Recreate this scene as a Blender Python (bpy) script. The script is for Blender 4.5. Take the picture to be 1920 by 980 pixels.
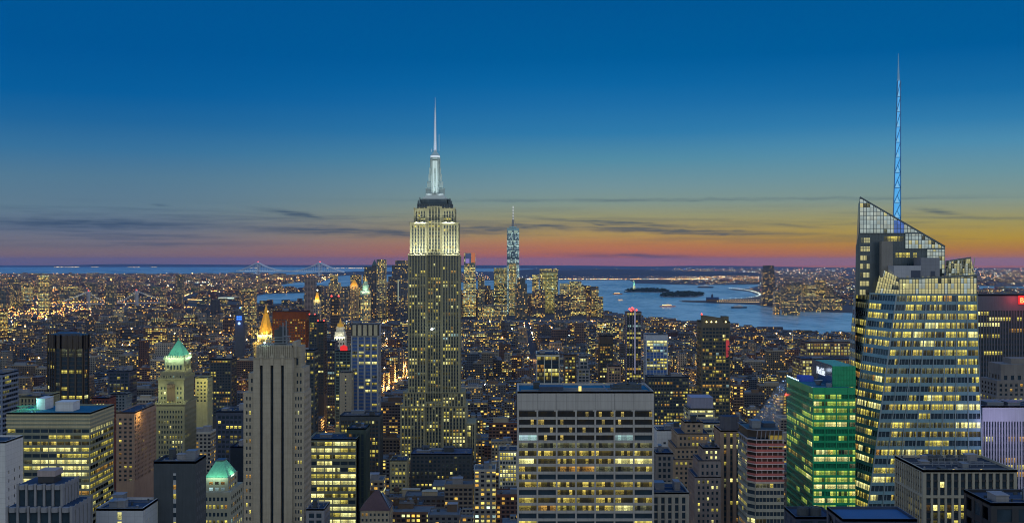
import bpy, math, random
import numpy as np
from mathutils import Vector
R = math.radians
random.seed(7)
for o in list(bpy.data.objects): bpy.data.objects.remove(o)
SC = bpy.context.scene
COL = SC.collection

# ---------------------------------------------------------------- camera
F, CX, CY, H = 2250.0, 960.0, 490.0, 262.0        # focal length in photo pixels, horizon, eye height (m)
cam_d = bpy.data.cameras.new('camera'); cam = bpy.data.objects.new('camera', cam_d); COL.objects.link(cam)
cam.location = (0, 0, H); cam.rotation_euler = (R(90), 0, 0)
cam_d.sensor_width = 36; cam_d.lens = 36*F/1920; cam_d.clip_start = 1; cam_d.clip_end = 300000
SC.camera = cam
def X_(px, Y): return (px-CX)/F*Y
def Z_(py, Y): return H-(py-CY)/F*Y
def GY(py): return H*F/(py-CY)                      # distance of the ground seen at that height

# ---------------------------------------------------------------- view, world, sun
SC.view_settings.view_transform = 'Standard'; SC.view_settings.look = 'None'
SC.view_settings.exposure = 0.0; SC.view_settings.gamma = 1; SC.view_settings.use_curve_mapping = False
SC.render.engine = 'CYCLES'
SC.cycles.max_bounces = 5; SC.cycles.diffuse_bounces = 2; SC.cycles.glossy_bounces = 3
SC.cycles.transparent_max_bounces = 8; SC.cycles.volume_bounces = 0
SC.cycles.sample_clamp_indirect = 3; SC.cycles.use_denoising = True; SC.cycles.use_light_tree = True
SC.cycles.caustics_reflective = False; SC.cycles.caustics_refractive = False
SC.cycles.filter_width = 1.05; SC.cycles.use_adaptive_sampling = True; SC.cycles.adaptive_threshold = 0.01
HAZE = 1.1e-5
AMB_REAR = (0.66, 0.75, 0.79); ZENITH = (0.03, 0.20, 0.62)

def lin(c):
    return tuple((x/255/12.92 if x/255 <= .04045 else ((x/255+.055)/1.055)**2.4) for x in c)
class NT:
    """small helper for node trees"""
    def __init__(s, tree): s.t = tree; s.n = tree.nodes; s.l = tree.links
    def new(s, typ, **kw):
        n = s.n.new(typ)
        for k, v in kw.items(): setattr(n, k, v)
        return n
    def put(s, sock, v):
        if isinstance(v, bpy.types.NodeSocket): s.l.new(v, sock)
        elif v is not None:
            if hasattr(sock.default_value, '__len__') and not hasattr(v, '__len__'): sock.default_value = (v,)*len(sock.default_value)
            elif hasattr(sock.default_value, '__len__') and len(sock.default_value) == 4 and len(v) == 3: sock.default_value = (*v, 1)
            else: sock.default_value = v
    def m(s, op, a, b=None, c=None, clamp=False):
        n = s.new('ShaderNodeMath', operation=op, use_clamp=clamp)
        for i, v in enumerate((a, b, c)):
            if v is not None: s.put(n.inputs[i], v)
        return n.outputs[0]
    def v(s, op, a, b=None):
        n = s.new('ShaderNodeVectorMath', operation=op); s.put(n.inputs[0], a)
        if b is not None: s.put(n.inputs[1], b)
        return n.outputs[0]
    def xyz(s, a):
        n = s.new('ShaderNodeSeparateXYZ'); s.put(n.inputs[0], a); return n.outputs
    def comb(s, x, y, z=0.0):
        n = s.new('ShaderNodeCombineXYZ')
        for i, v in enumerate((x, y, z)): s.put(n.inputs[i], v)
        return n.outputs[0]
    def mix(s, f, a, b, blend='MIX'):
        n = s.new('ShaderNodeMix', data_type='RGBA', blend_type=blend)
        s.put(n.inputs[0], f); s.put(n.inputs[6], a); s.put(n.inputs[7], b); return n.outputs[2]
    def mr(s, x, a, b, c=0.0, d=1.0, smooth=True):
        n = s.new('ShaderNodeMapRange', interpolation_type='SMOOTHSTEP' if smooth else 'LINEAR')
        for i, v in enumerate((x, a, b, c, d)): s.put(n.inputs[i], v)
        return n.outputs[0]
    def noise(s, vec, scale=1.0, detail=2.0, rough=.5, dim='3D'):
        n = s.new('ShaderNodeTexNoise', noise_dimensions=dim)
        s.put(n.inputs['Vector'], vec); n.inputs['Scale'].default_value = scale
        n.inputs['Detail'].default_value = detail; n.inputs['Roughness'].default_value = rough
        return n.outputs[0]
    def white(s, vec):
        n = s.new('ShaderNodeTexWhiteNoise', noise_dimensions='3D'); s.put(n.inputs['Vector'], vec); return n.outputs
    def ramp(s, fac, stops):
        n = s.new('ShaderNodeValToRGB'); e = n.color_ramp.elements
        while len(e) > 1: e.remove(e[-1])
        e[0].position = stops[0][0]; e[0].color = (*stops[0][1], 1)
        for p, c in stops[1:]:
            k = e.new(p); k.color = (*c, 1)
        s.put(n.inputs[0], fac); return n.outputs[0]

W = bpy.data.worlds.new('World'); SC.world = W; W.use_nodes = True
w = NT(W.node_tree); w.n.clear()
d = w.xyz(w.new('ShaderNodeTexCoord').outputs['Generated'])
az = w.m('MULTIPLY', w.m('ARCTAN2', d[0], d[1]), 57.2958)
el = w.m('MULTIPLY', w.m('ARCSINE', d[2]), 57.2958)
def stops(rows):
    out = []
    for y, c in sorted(rows, key=lambda r: -r[0]):
        out.append(((math.degrees(math.atan((CY-y)/F))+1)/15, lin(c)))
    return out
ef = w.m('DIVIDE', w.m('ADD', el, 1.0), 15.0, clamp=True)
rl = w.ramp(ef, stops([(0,(0,84,148)),(110,(0,86,151)),(190,(6,94,156)),(240,(30,102,156)),(290,(55,114,156)),(340,(82,122,148)),(395,(97,124,142)),(430,(100,114,134)),(460,(118,112,120)),(480,(132,106,100)),(497,(132,100,92))]))
rc = w.ramp(ef, stops([(0,(0,85,148)),(110,(0,93,156)),(160,(10,102,163)),(200,(28,110,167)),(250,(46,122,170)),(300,(82,140,165)),(350,(115,148,155)),(380,(130,150,140)),(405,(150,150,113)),(440,(177,146,82)),(460,(186,120,70)),(480,(192,104,60)),(497,(190,104,60))]))
rr = w.ramp(ef, stops([(0,(0,87,149)),(110,(0,92,155)),(190,(22,108,165)),(240,(48,124,172)),(280,(76,140,174)),(330,(105,148,160)),(380,(130,150,140)),(420,(160,150,90)),(450,(180,146,42)),(470,(184,122,38)),(485,(192,114,40)),(499,(184,104,46))]))
sky = w.mix(w.mr(az, -20, 6), rl, rc); sky = w.mix(w.mr(az, 3, 21), sky, rr)
# thin dusk clouds: a soft streaky layer near the horizon and a few single wisps
cv = w.comb(w.m('MULTIPLY', az, .12), w.m('MULTIPLY', el, 2.6), 3.3)
n1 = w.noise(cv, 1.0, 6.0, .6)
band = w.m('MULTIPLY', w.mr(el, .35, 1.2), w.mr(el, 3.0, 1.7))
mask = w.m('MULTIPLY', w.mr(n1, .47, .66), w.m('MULTIPLY', band, w.mr(az, 10, -22, .3, .5)))
warp = w.m('MULTIPLY', w.m('SUBTRACT', w.noise(w.comb(w.m('MULTIPLY', az, .9), w.m('MULTIPLY', el, 2.0), 9.1), 1.0, 3.0), .5), .35)
hair = w.mr(w.noise(w.comb(w.m('MULTIPLY', az, .5), w.m('MULTIPLY', el, 12.0), 1.7), 1.0, 4.0), .36, .58)
for (px, py, ln, th, sl, am) in [(740,438,70,8,-.01,.9),(900,430,110,7,.0,.85),(1010,424,80,5,-.02,.9),(1180,428,120,4,-.03,.8),(560,404,60,5,-.13,.9),(180,424,230,9,.0,.85),(620,432,180,8,-.01,.8),(1160,419,150,4,-.06,.9),(1290,435,220,5,-.03,1.),(1110,418,35,3,-.16,1.0),
                                 (1240,376,420,3,.0,.45),(1760,402,32,4,-.14,.7),(1700,378,160,2.5,0,.3),(1830,414,160,3,-.03,.4),(1190,480,120,4,-.03,.75),(320,459,160,4,.01,.5),(900,437,90,5,.0,.6),(300,388,14,2,-.05,.6),(1480,424,60,3,-.08,.45)]:
    a0 = math.degrees(math.atan((px-CX)/F)); e0 = math.degrees(math.atan((CY-py)/F)); k = 57.2958/F
    da = w.m('SUBTRACT', az, a0); de = w.m('ADD', w.m('SUBTRACT', w.m('SUBTRACT', el, e0), w.m('MULTIPLY', da, sl)), w.m('MULTIPLY', warp, min(1, th/6)))
    q = w.m('ADD', w.m('POWER', w.m('ABSOLUTE', w.m('DIVIDE', da, ln*k)), 2.0), w.m('POWER', w.m('ABSOLUTE', w.m('DIVIDE', de, th*k)), 2.0))
    g = w.m('MULTIPLY', w.m('EXPONENT', w.m('MULTIPLY', q, -1.0)), am)
    mask = w.m('MAXIMUM', mask, w.m('MULTIPLY', g, w.m('ADD', w.m('MULTIPLY', hair, .5), .5)))
cloud = w.mix(.6, w.mix(1.0, sky, (.42, .50, .62), 'MULTIPLY'), lin((56, 80, 108)))
sky = w.mix(w.m('MINIMUM', w.m('MULTIPLY', mask, 1.15), .9), sky, cloud)
sky = w.mix(w.mr(el, 14, 55), sky, ZENITH)
rear = w.mr(w.m('ABSOLUTE', az), 40, 115)
sky = w.mix(w.m('MULTIPLY', rear, w.mr(el, 75, 25)), sky, AMB_REAR)
bg = w.new('ShaderNodeBackground'); w.put(bg.inputs[0], sky); bg.inputs[1].default_value = 1.0
w.l.new(bg.outputs[0], w.new('ShaderNodeOutputWorld').inputs[0])

sd = bpy.data.lights.new('afterglow_sun', 'SUN'); sd.energy = .22; sd.color = (1, .72, .62); sd.angle = R(25)
so = bpy.data.objects.new('afterglow_sun', sd); COL.objects.link(so)
so.rotation_euler = Vector((-math.sin(R(48)), -math.cos(R(48)), -.16)).to_track_quat('-Z', 'Y').to_euler()

# ---------------------------------------------------------------- materials
def mat(name):
    m = bpy.data.materials.new(name); m.use_nodes = True; t = NT(m.node_tree); t.n.clear()
    b = t.new('ShaderNodeBsdfPrincipled'); o = t.new('ShaderNodeOutputMaterial'); t.l.new(b.outputs[0], o.inputs[0])
    return m, t, b
MC = {}
def wall(name, rgb, rough=.8, var=.22, scale=.12, streak=.25, metal=0.0, joint=None):
    """stone, brick, concrete or metal skin with stains, weathering streaks and panel joints"""
    if name in MC: return MC[name]
    m, t, b = mat(name); MC[name] = m
    pos = t.new('ShaderNodeNewGeometry').outputs['Position']
    n1 = t.noise(pos, scale, 5.0, .65); n2 = t.noise(t.v('MULTIPLY', pos, (1.3, 1.3, .06)), 1.0, 3.0)
    f = t.m('ADD', t.m('MULTIPLY', t.m('SUBTRACT', n1, .5), var*3), t.m('MULTIPLY', t.m('SUBTRACT', n2, .5), streak*2))
    if joint:
        p = t.xyz(pos)
        j = t.m('MAXIMUM', t.m('LESS_THAN', t.m('FRACT', t.m('DIVIDE', p[2], joint)), .06), t.m('LESS_THAN', t.m('FRACT', t.m('DIVIDE', t.m('ADD', p[0], p[1]), joint*1.4)), .045))
        f = t.m('SUBTRACT', f, t.m('MULTIPLY', j, .22))
    c = t.mix(1.0, rgb, t.comb(*(t.m('ADD', f, 1.0),)*3), 'MULTIPLY')
    t.put(b.inputs['Base Color'], c); b.inputs['Roughness'].default_value = rough; b.inputs['Metallic'].default_value = metal
    if rough >= .6: b.inputs['Specular IOR Level'].default_value = .15
    return m
def plain(name, rgb, rough=.6, metal=0.0): return wall(name, rgb, rough, .12, .4, .08, metal)
def emis(name, rgb, s):
    if name in MC: return MC[name]
    m, t, b = mat(name); MC[name] = m
    b.inputs['Base Color'].default_value = (.02, .02, .02, 1)
    b.inputs['Emission Color'].default_value = (*rgb, 1); b.inputs['Emission Strength'].default_value = s
    return m
def pane(name, c1, c2, s, floorv=.15, dim=.2, var=1.05, offk=.9):
    """a lit window: each pane has its own brightness and a cluttered room behind the glass"""
    m, t, b = mat(name)
    uv = t.new('ShaderNodeUVMap').outputs[0]; u = t.xyz(uv)
    r = t.white(t.v('FLOOR', uv)); fv = t.m('FRACT', u[1]); fu = t.m('FRACT', u[0])
    clut = t.mr(t.noise(t.v('MULTIPLY', uv, (3.5, 4.0, 1.0)), 1.0, 3.0, .75), .42, .56)
    low = t.mr(fv, .85, .45)
    blind = t.mr(t.m('FRACT', t.m('MULTIPLY', u[0], 2.0)), .0, .14, .45, 1.0)
    k = t.m('MULTIPLY', t.m('SUBTRACT', 1.0, t.m('MULTIPLY', t.m('MULTIPLY', clut, low), 1-floorv)), blind)
    off = t.m('LESS_THAN', t.white(t.v('ADD', t.v('FLOOR', uv), (9.3, 4.1, 2)))[0], dim)
    k = t.m('MULTIPLY', k, t.m('ADD', .875-var/2, t.m('MULTIPLY', t.m('POWER', r[0], 1.4), var)))
    k = t.m('MULTIPLY', k, t.m('SUBTRACT', 1.0, t.m('MULTIPLY', off, offk)))
    k = t.m('MULTIPLY', k, t.mr(fv, .55, 1.0, .85, 1.25))
    b.inputs['Base Color'].default_value = (.015, .018, .022, 1); b.inputs['Roughness'].default_value = .15
    t.put(b.inputs['Emission Color'], t.mix(t.white(t.v('ADD', t.v('FLOOR', uv), (3.3, 1.1, 7)))[0], c1, c2))
    t.put(b.inputs['Emission Strength'], t.m('MULTIPLY', k, s))
    m.cycles.emission_sampling = 'NONE'; return m
def dark_glass(name, rgb=(.014, .024, .034), rough=.12):
    m, t, b = mat(name)
    pos = t.new('ShaderNodeNewGeometry').outputs['Position']
    t.put(b.inputs['Base Color'], t.mix(t.noise(pos, .35, 2.0), rgb, tuple(x*2.6 for x in rgb)))
    b.inputs['Roughness'].default_value = rough; b.inputs['IOR'].default_value = 1.5
    return m
PANE = [dark_glass('dark_window_glass'), pane('yellow_lit_glass', (.80,.64,.11), (.66,.58,.11), 1.25), pane('pale_lit_glass', (.92,.80,.26), (.78,.78,.32), 1.6, .35, .08),
        pane('amber_lit_glass', (.70,.40,.08), (.62,.30,.05), .9), pane('cool_lit_glass', (.36,.62,.55), (.42,.60,.66), .9, .6),
        pane('dim_lit_glass', (.22,.20,.08), (.14,.16,.09), .8), pane('screen_glass', (.36,.40,.34), (.30,.38,.38), 1.35, .9, .0, .4),
        pane('screen_glass_blue', (.10,.22,.75), (.07,.20,.60), .9, .85, .0, .4), dark_glass('blue_window_glass', (.03,.07,.20), .2),
        pane('warm_screen_glass', (.54,.47,.19), (.44,.42,.20), 1.3, .9, .0, .35), dark_glass('green_window_glass', (.004,.07,.035), .15), pane('green_lit_glass', (.40,.66,.09), (.62,.68,.12), 1.05, .4, .1),
        pane('patchy_lit_glass', (.72,.60,.13), (.66,.48,.08), 1.0, .12, .58), pane('curtained_glass', (.70,.50,.10), (.55,.42,.12), .95, .15, .84, 1.05, .985)]
DARK, YEL, PALE, AMB, COOL, DIM, SCR, SCRB, BLUG, WSCR, GRNG, GRNL, PAT, CUR = range(14)
PAL_OFFICE = {YEL: 4, PALE: 2, PAT: 3, AMB: .8, COOL: .3, DIM: 2.2}
PAL_WARM = {YEL: 4, PALE: 1, AMB: 2.5, COOL: .2, DIM: 1.5}
PAL_BRIGHT = {YEL: 4, PALE: 6, COOL: .15, DIM: .8}
PAL_GREEN = {GRNL: 6, PALE: 2.5, YEL: 1, DIM: .8}

def city_material():
    """facade skin for the many ordinary blocks: each mesh face carries its wall colour and its window grid"""
    m, t, b = mat('city_block_facade')
    uv = t.new('ShaderNodeUVMap').outputs[0]; u = t.xyz(uv)
    ac = t.new('ShaderNodeAttribute', attribute_name='wall_colour').outputs['Color']
    ap = t.xyz(t.new('ShaderNodeAttribute', attribute_name='grid').outputs['Vector'])       # lit share, cell width, cell height
    sd_ = t.new('ShaderNodeAttribute', attribute_name='seed').outputs['Fac']
    cu = t.m('DIVIDE', u[0], ap[1]); cvv = t.m('DIVIDE', u[1], ap[2])
    iu, iv = t.m('FLOOR', cu), t.m('FLOOR', cvv); fu, fv = t.m('FRACT', cu), t.m('FRACT', cvv)
    r = t.white(t.comb(iu, iv, sd_)); row = t.white(t.comb(iv, sd_, 5.5))[0]; bld = t.white(t.comb(sd_, 2.2, 1.1)); 
    wfrac = t.m('ADD', .22, t.m('MULTIPLY', bld[0], .16))
    win = t.m('MULTIPLY', t.m('LESS_THAN', t.m('ABSOLUTE', t.m('SUBTRACT', fu, .5)), wfrac), t.m('LESS_THAN', t.m('ABSOLUTE', t.m('SUBTRACT', fv, .52)), .27))
    p = t.m('MULTIPLY', ap[0], t.mr(row, .15, .95, .45, 1.9, False))
    lit = t.m('MULTIPLY', t.m('LESS_THAN', r[0], p), win)
    geo = t.new('ShaderNodeNewGeometry'); nz = t.xyz(geo.outputs['Normal'])[2]
    roof = t.m('GREATER_THAN', nz, .6); notroof = t.m('SUBTRACT', 1.0, roof)
    lit = t.m('MULTIPLY', lit, notroof)
    c = t.xyz(r[1])
    col = t.ramp(c[0], [(0,(.85,.42,.06)),(.18,(.85,.56,.10)),(.45,(.82,.68,.15)),(.74,(.80,.78,.30)),(.9,(.55,.78,.58)),(1,(.40,.62,.90))])
    stren = t.m('ADD', .5, t.m('MULTIPLY', t.m('POWER', c[1], 2.0), 2.2))
    clut = t.mr(t.noise(t.v('MULTIPLY', uv, (1.1, 1.3, 1)), 1.0, 2.0), .4, .6, 1.0, .55)
    st = t.noise(geo.outputs['Position'], .07, 5.0, .7); sk = t.noise(t.v('MULTIPLY', geo.outputs['Position'], (.8, .8, .05)), 1.0, 2.0)
    mod = t.m('ADD', .35, t.m('ADD', t.m('MULTIPLY', st, .8), t.m('MULTIPLY', sk, .5)))
    wc = t.mix(1.0, ac, t.comb(mod, mod, mod), 'MULTIPLY')
    sill = t.m('LESS_THAN', fv, .10); wc = t.mix(t.m('MULTIPLY', t.m('MULTIPLY', sill, t.m('GREATER_THAN', bld[0], .45)), .35), wc, tuple((.32,.31,.30)))
    rf = t.mix(t.noise(geo.outputs['Position'], .15, 3.0), (.05,.055,.065), (.16,.17,.18))
    base = t.mix(t.m('MULTIPLY', win, notroof), wc, (.012,.016,.026)); base = t.mix(roof, base, rf)
    t.put(b.inputs['Base Color'], base)
    t.put(b.inputs['Roughness'], t.mr(t.m('MULTIPLY', win, notroof), 0, 1, .85, .18, False))
    t.put(b.inputs['Emission Color'], col); t.put(b.inputs['Emission Strength'], t.m('MULTIPLY', t.m('MULTIPLY', lit, stren), clut))
    m.cycles.emission_sampling = 'NONE'; return m
CITY = city_material()

LIME = wall('limestone', (.29,.27,.175), joint=3.5); TRAV = wall('travertine', (.37,.35,.335), .75, .10, .08, .22, joint=4.0)
BRICK = wall('tan_brick', (.35,.305,.235), .85, .15, .3, .2, joint=3.0); BROWN = wall('brown_brick', (.14,.10,.075)); GREYST = wall('grey_granite', (.22,.22,.24))
PINK = wall('pinkish_brick', (.32,.22,.165)); RUST = wall('rust_red_granite', (.10,.038,.019)); BRONZE = wall('dark_bronze', (.055,.042,.033), .45, metal=.3)
BLACK = wall('black_steel', (.022,.024,.03), .4); NAVY = wall('navy_steel', (.03,.045,.085), .45); WHITE = wall('white_brick', (.52,.52,.53), .7, .08, .2, .15, joint=3.0)
ROOF = wall('roof_gravel', (.028,.05,.09), .9, .35, .25, .1); ROOFT = wall('teal_roof_membrane', (.015,.11,.19), .7, .3, .2, .1); METAL = plain('galvanised_metal', (.17,.19,.23), .5, .3)
COPPER = wall('green_copper', (.13,.42,.27), .6, .2, .4, .3); GOLD = wall('gilded_tile', (.80,.42,.05), .35, .15, .5, .2, metal=.5); SPANG = wall('blue_grey_spandrel_glass', (.15,.27,.34), .3, .2, .1, .1)
SPGRN = wall('green_spandrel_glass', (.012,.30,.13), .25, .25, .15, .1); OLIVE = wall('olive_spandrel', (.20,.21,.155), .5); CREAM = wall('cream_metal_panel', (.42,.36,.22), .6, .1)
WOODT = plain('tank_wood', (.10,.07,.05), .9); DIRTW = wall('dark_grey_panel', (.055,.065,.075), .6); SLATE = wall('slate_blue_metal', (.12,.16,.24), .5); PURP = wall('silver_fin', (.40,.38,.46), .5, .06)

# ---------------------------------------------------------------- mesh helpers
class MB:
    def __init__(s): s.v = []; s.f = []; s.m = []; s.uv = []; s.a = []
    def quad(s, a, b, c, d_, mat=0, uv=None, at=None):
        i = len(s.v); s.v += [a, b, c, d_]; s.f.append((i, i+1, i+2, i+3)); s.m.append(mat)
        s.uv += uv or [(0,0),(1,0),(1,1),(0,1)]; s.a.append(at)
    def tri(s, a, b, c, mat=0, at=None):
        i = len(s.v); s.v += [a, b, c]; s.f.append((i, i+1, i+2)); s.m.append(mat); s.uv += [(0,0),(1,0),(.5,1)]; s.a.append(at)
    def box(s, x0, x1, y0, y1, z0, z1, mat=0, at=None, bottom=False, top=True):
        def q(a, b, c, d_, L, hh): s.quad(a, b, c, d_, mat, [(0,z0),(L,z0),(L,z0+hh),(0,z0+hh)], at)
        q((x0,y0,z0),(x1,y0,z0),(x1,y0,z1),(x0,y0,z1), x1-x0, z1-z0)
        q((x1,y0,z0),(x1,y1,z0),(x1,y1,z1),(x1,y0,z1), y1-y0, z1-z0)
        q((x1,y1,z0),(x0,y1,z0),(x0,y1,z1),(x1,y1,z1), x1-x0, z1-z0)
        q((x0,y1,z0),(x0,y0,z0),(x0,y0,z1),(x0,y1,z1), y1-y0, z1-z0)
        if top: s.quad((x0,y0,z1),(x1,y0,z1),(x1,y1,z1),(x0,y1,z1), mat, None, at)
        if bottom: s.quad((x0,y1,z0),(x1,y1,z0),(x1,y0,z0),(x0,y0,z0), mat, None, at)
    def prism(s, pts, z0, z1, mat=0, top=True, scale_top=1.0, at=None, c=None):
        """extrude a plan polygon (counter-clockwise from above), optionally shrinking to a point"""
        cx = sum(p[0] for p in pts)/len(pts); cy = sum(p[1] for p in pts)/len(pts)
        if c: cx, cy = c
        tp = [(cx+(x-cx)*scale_top, cy+(y-cy)*scale_top) for x, y in pts]
        n = len(pts)
        for i in range(n):
            j = (i+1) % n; L = math.dist(pts[i], pts[j])
            if scale_top <= 0: s.tri((*pts[i], z0), (*pts[j], z0), (cx, cy, z1), mat, at)
            else: s.quad((*pts[i], z0), (*pts[j], z0), (*tp[j], z1), (*tp[i], z1), mat, [(0,z0),(L,z0),(L,z1),(0,z1)], at)
        if top and scale_top > 0:
            for i in range(1, n-1): s.tri((*tp[0], z1), (*tp[i], z1), (*tp[i+1], z1), mat, at)
    def cyl(s, x, y, r0, r1, z0, z1, n=12, mat=0, top=True, at=None):
        s.prism([(x+r0*math.cos(2*math.pi*k/n), y+r0*math.sin(2*math.pi*k/n)) for k in range(n)], z0, z1, mat, top, r1/r0, at, (x, y))
    def bar(s, a, b, r, mat=0):
        """square bar between two points"""
        a, b = Vector(a), Vector(b); dr = (b-a)
        if dr.length < 1e-6: return
        dr.normalize(); up = Vector((0,0,1)) if abs(dr.z) < .9 else Vector((1,0,0))
        p = dr.cross(up).normalized()*r; q = dr.cross(p).normalized()*r
        c0 = [a+p+q, a-p+q, a-p-q, a+p-q]; c1 = [b+p+q, b-p+q, b-p-q, b+p-q]
        for i in range(4):
            j = (i+1) % 4; s.quad(tuple(c0[j]), tuple(c0[i]), tuple(c1[i]), tuple(c1[j]), mat)
        s.quad(*[tuple(c) for c in c0], mat); s.quad(*[tuple(c) for c in reversed(c1)], mat)
    def octa(s, x, y, z, r, mat=0):
        i = len(s.v); s.v += [(x+r,y,z),(x,y+r,z),(x-r,y,z),(x,y-r,z),(x,y,z+r),(x,y,z-r)]
        for a, b, c in ((0,1,4),(1,2,4),(2,3,4),(3,0,4),(1,0,5),(2,1,5),(3,2,5),(0,3,5)):
            s.f.append((i+a, i+b, i+c)); s.m.append(mat); s.uv += [(0,0),(1,0),(.5,1)]; s.a.append(None)
    def build(s, name, mats, parent=None, loc=None, smooth=False):
        if not s.f: return None
        base = parent.matrix_world.translation if parent is not None else Vector(loc or (0,0,0))
        if parent is not None:
            base = Vector(parent.get('_o', (0,0,0)))
        me = bpy.data.meshes.new(name)
        V = np.array(s.v, dtype=np.float64) - np.array(tuple(base))
        tot = np.array([len(f) for f in s.f]); flat = np.array([i for f in s.f for i in f])
        me.vertices.add(len(V)); me.vertices.foreach_set('co', V.astype(np.float32).ravel())
        me.loops.add(len(flat)); me.loops.foreach_set('vertex_index', flat)
        me.polygons.add(len(tot)); me.polygons.foreach_set('loop_start', np.concatenate([[0], np.cumsum(tot)[:-1]]).astype(np.int32))
        me.polygons.foreach_set('loop_total', tot.astype(np.int32)); me.polygons.foreach_set('material_index', np.array(s.m, dtype=np.int32))
        ul = me.uv_layers.new(name='UVMap'); ul.data.foreach_set('uv', np.array(s.uv, dtype=np.float32).ravel())
        if any(a is not None for a in s.a):
            dflt = ((.1,.1,.1), (0,3,3), 0); aa = [a or dflt for a in s.a]
            A = me.attributes.new('wall_colour', 'FLOAT_COLOR', 'FACE'); A.data.foreach_set('color', np.array([(*a[0], 1) for a in aa], dtype=np.float32).ravel())
            A = me.attributes.new('grid', 'FLOAT_VECTOR', 'FACE'); A.data.foreach_set('vector', np.array([a[1] for a in aa], dtype=np.float32).ravel())
            A = me.attributes.new('seed', 'FLOAT', 'FACE'); A.data.foreach_set('value', np.array([a[2] for a in aa], dtype=np.float32))
        me.update(calc_edges=True); me.validate()
        for m_ in (mats if isinstance(mats, (list, tuple)) else [mats]): me.materials.append(m_)
        o = bpy.data.objects.new(name, me); COL.objects.link(o)
        if smooth: me.polygons.foreach_set('use_smooth', [True]*len(me.polygons))
        if parent is not None: o.parent = parent
        else: o.location = base
        o['_o'] = tuple(base)
        return o
def tag(o, label=None, cat=None, group=None, kind=None):
    if label: o['label'] = label
    if cat: o['category'] = cat
    if group: o['group'] = group
    if kind: o['kind'] = kind
    return o
def thing(name, label, cat, loc, group=None):
    o = bpy.data.objects.new(name, None); COL.objects.link(o); o.location = loc; o['_o'] = tuple(loc)
    o.empty_display_size = 1; return tag(o, label, cat, group)

# screen bookkeeping (which rows a hero must stay visible down to; lots already built on)
HEROES = []; LAND = []
def claim(X0, X1, Y0, Y1, vb, ytop, short=None):
    px = [X/Yy*F+CX for X in (X0, X1) for Yy in (Y0, Y1)]
    HEROES.append((min(px), max(px), vb, X0, X1, Y0, Y1))
    if short: LAND.append((short, (min(px)+max(px))/2, (ytop+min(vb, 960))/2))

def facade(mw, panes, q, nx, nz, pw=.3, sh=.35, op=.4, os=.3, lit=.5, pal=PAL_OFFICE, rng=random, wm=0, sm=0, edge=0.0, dark=DARK, rows=None, run=.6, ledge=None):
    """a real window wall over the quad q = lower-left, lower-right, upper-right, upper-left seen from outside:
    piers and spandrels stand proud of the glass plane; the panes are collected for their own objects"""
    q = [Vector(p) for p in q]; U = q[1]-q[0]; n = U.cross(q[3]-q[0]).normalized()
    def P(s_, t_, off=0.0): return tuple((q[0]*(1-s_)+q[1]*s_)*(1-t_)+(q[3]*(1-s_)+q[2]*s_)*t_ + n*off)
    L = U.length; e = edge/L if L else 0
    def slab(s0, s1, t0, t1, off, m_, ends):
        mw.quad(P(s0,t0,off), P(s1,t0,off), P(s1,t1,off), P(s0,t1,off), m_)
        if 'v' in ends:
            mw.quad(P(s0,t0,0), P(s0,t0,off), P(s0,t1,off), P(s0,t1,0), m_); mw.quad(P(s1,t0,off), P(s1,t0,0), P(s1,t1,0), P(s1,t1,off), m_)
        if 'h' in ends:
            mw.quad(P(s0,t1,off), P(s1,t1,off), P(s1,t1,0), P(s0,t1,0), m_); mw.quad(P(s0,t0,0), P(s1,t0,0), P(s1,t0,off), P(s0,t0,off), m_)
    su = (1-2*e)/nx; sv = 1.0/nz
    pier = [(0 if i == 0 else e+i*su-pw*su/2, 1 if i == nx else e+i*su+pw*su/2) for i in range(nx+1)]
    sp = [(0 if j == 0 else j*sv-sh*sv/2, 1 if j == nz else j*sv+sh*sv/2) for j in range(nz+1)]
    if op >= os:
        for a, b in pier: slab(a, b, 0, 1, op, wm, 'vh')
        for i in range(nx):
            for a, b in sp: slab(pier[i][1], pier[i+1][0], a, b, os, sm, 'h')
    else:
        for a, b in sp: slab(0, 1, a, b, os, sm, 'vh')
        for j in range(nz):
            for a, b in pier: slab(a, b, sp[j][1], sp[j+1][0], op, wm, 'v')
    pal_ = pal if callable(pal) else (lambda j: pal)
    su0, sv0 = rng.randint(0, 400), rng.randint(0, 400)
    for j in range(nz):
        rf = lit*rng.choice((.35, .7, 1, 1, 1.3, 1.6)) if rows is None else rows(nz-1-j)
        st, kd = None, None; pj = pal_(nz-1-j); keys, wts = list(pj), list(pj.values())
        for i in range(nx):
            if st is None or rng.random() > run: st = rng.random() < rf; kd = rng.choices(keys, wts)[0]
            k = kd if st else dark
            a, b, c, d_ = pier[i][1], pier[i+1][0], sp[j][1], sp[j+1][0]
            quad_ = (P(a,c), P(b,c), P(b,d_), P(a,d_))
            ns_ = max(1, round((b-a)*L/1.45)); uu, vv = (su0+i)*ns_, sv0+j
            panes.append((quad_, [(uu+.02,vv+.02),(uu+ns_-.02,vv+.02),(uu+ns_-.02,vv+.98),(uu+.02,vv+.98)], k))
def proj(p): return (CX+p[0]/p[1]*F, CY-(p[2]-H)/p[1]*F)
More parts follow.
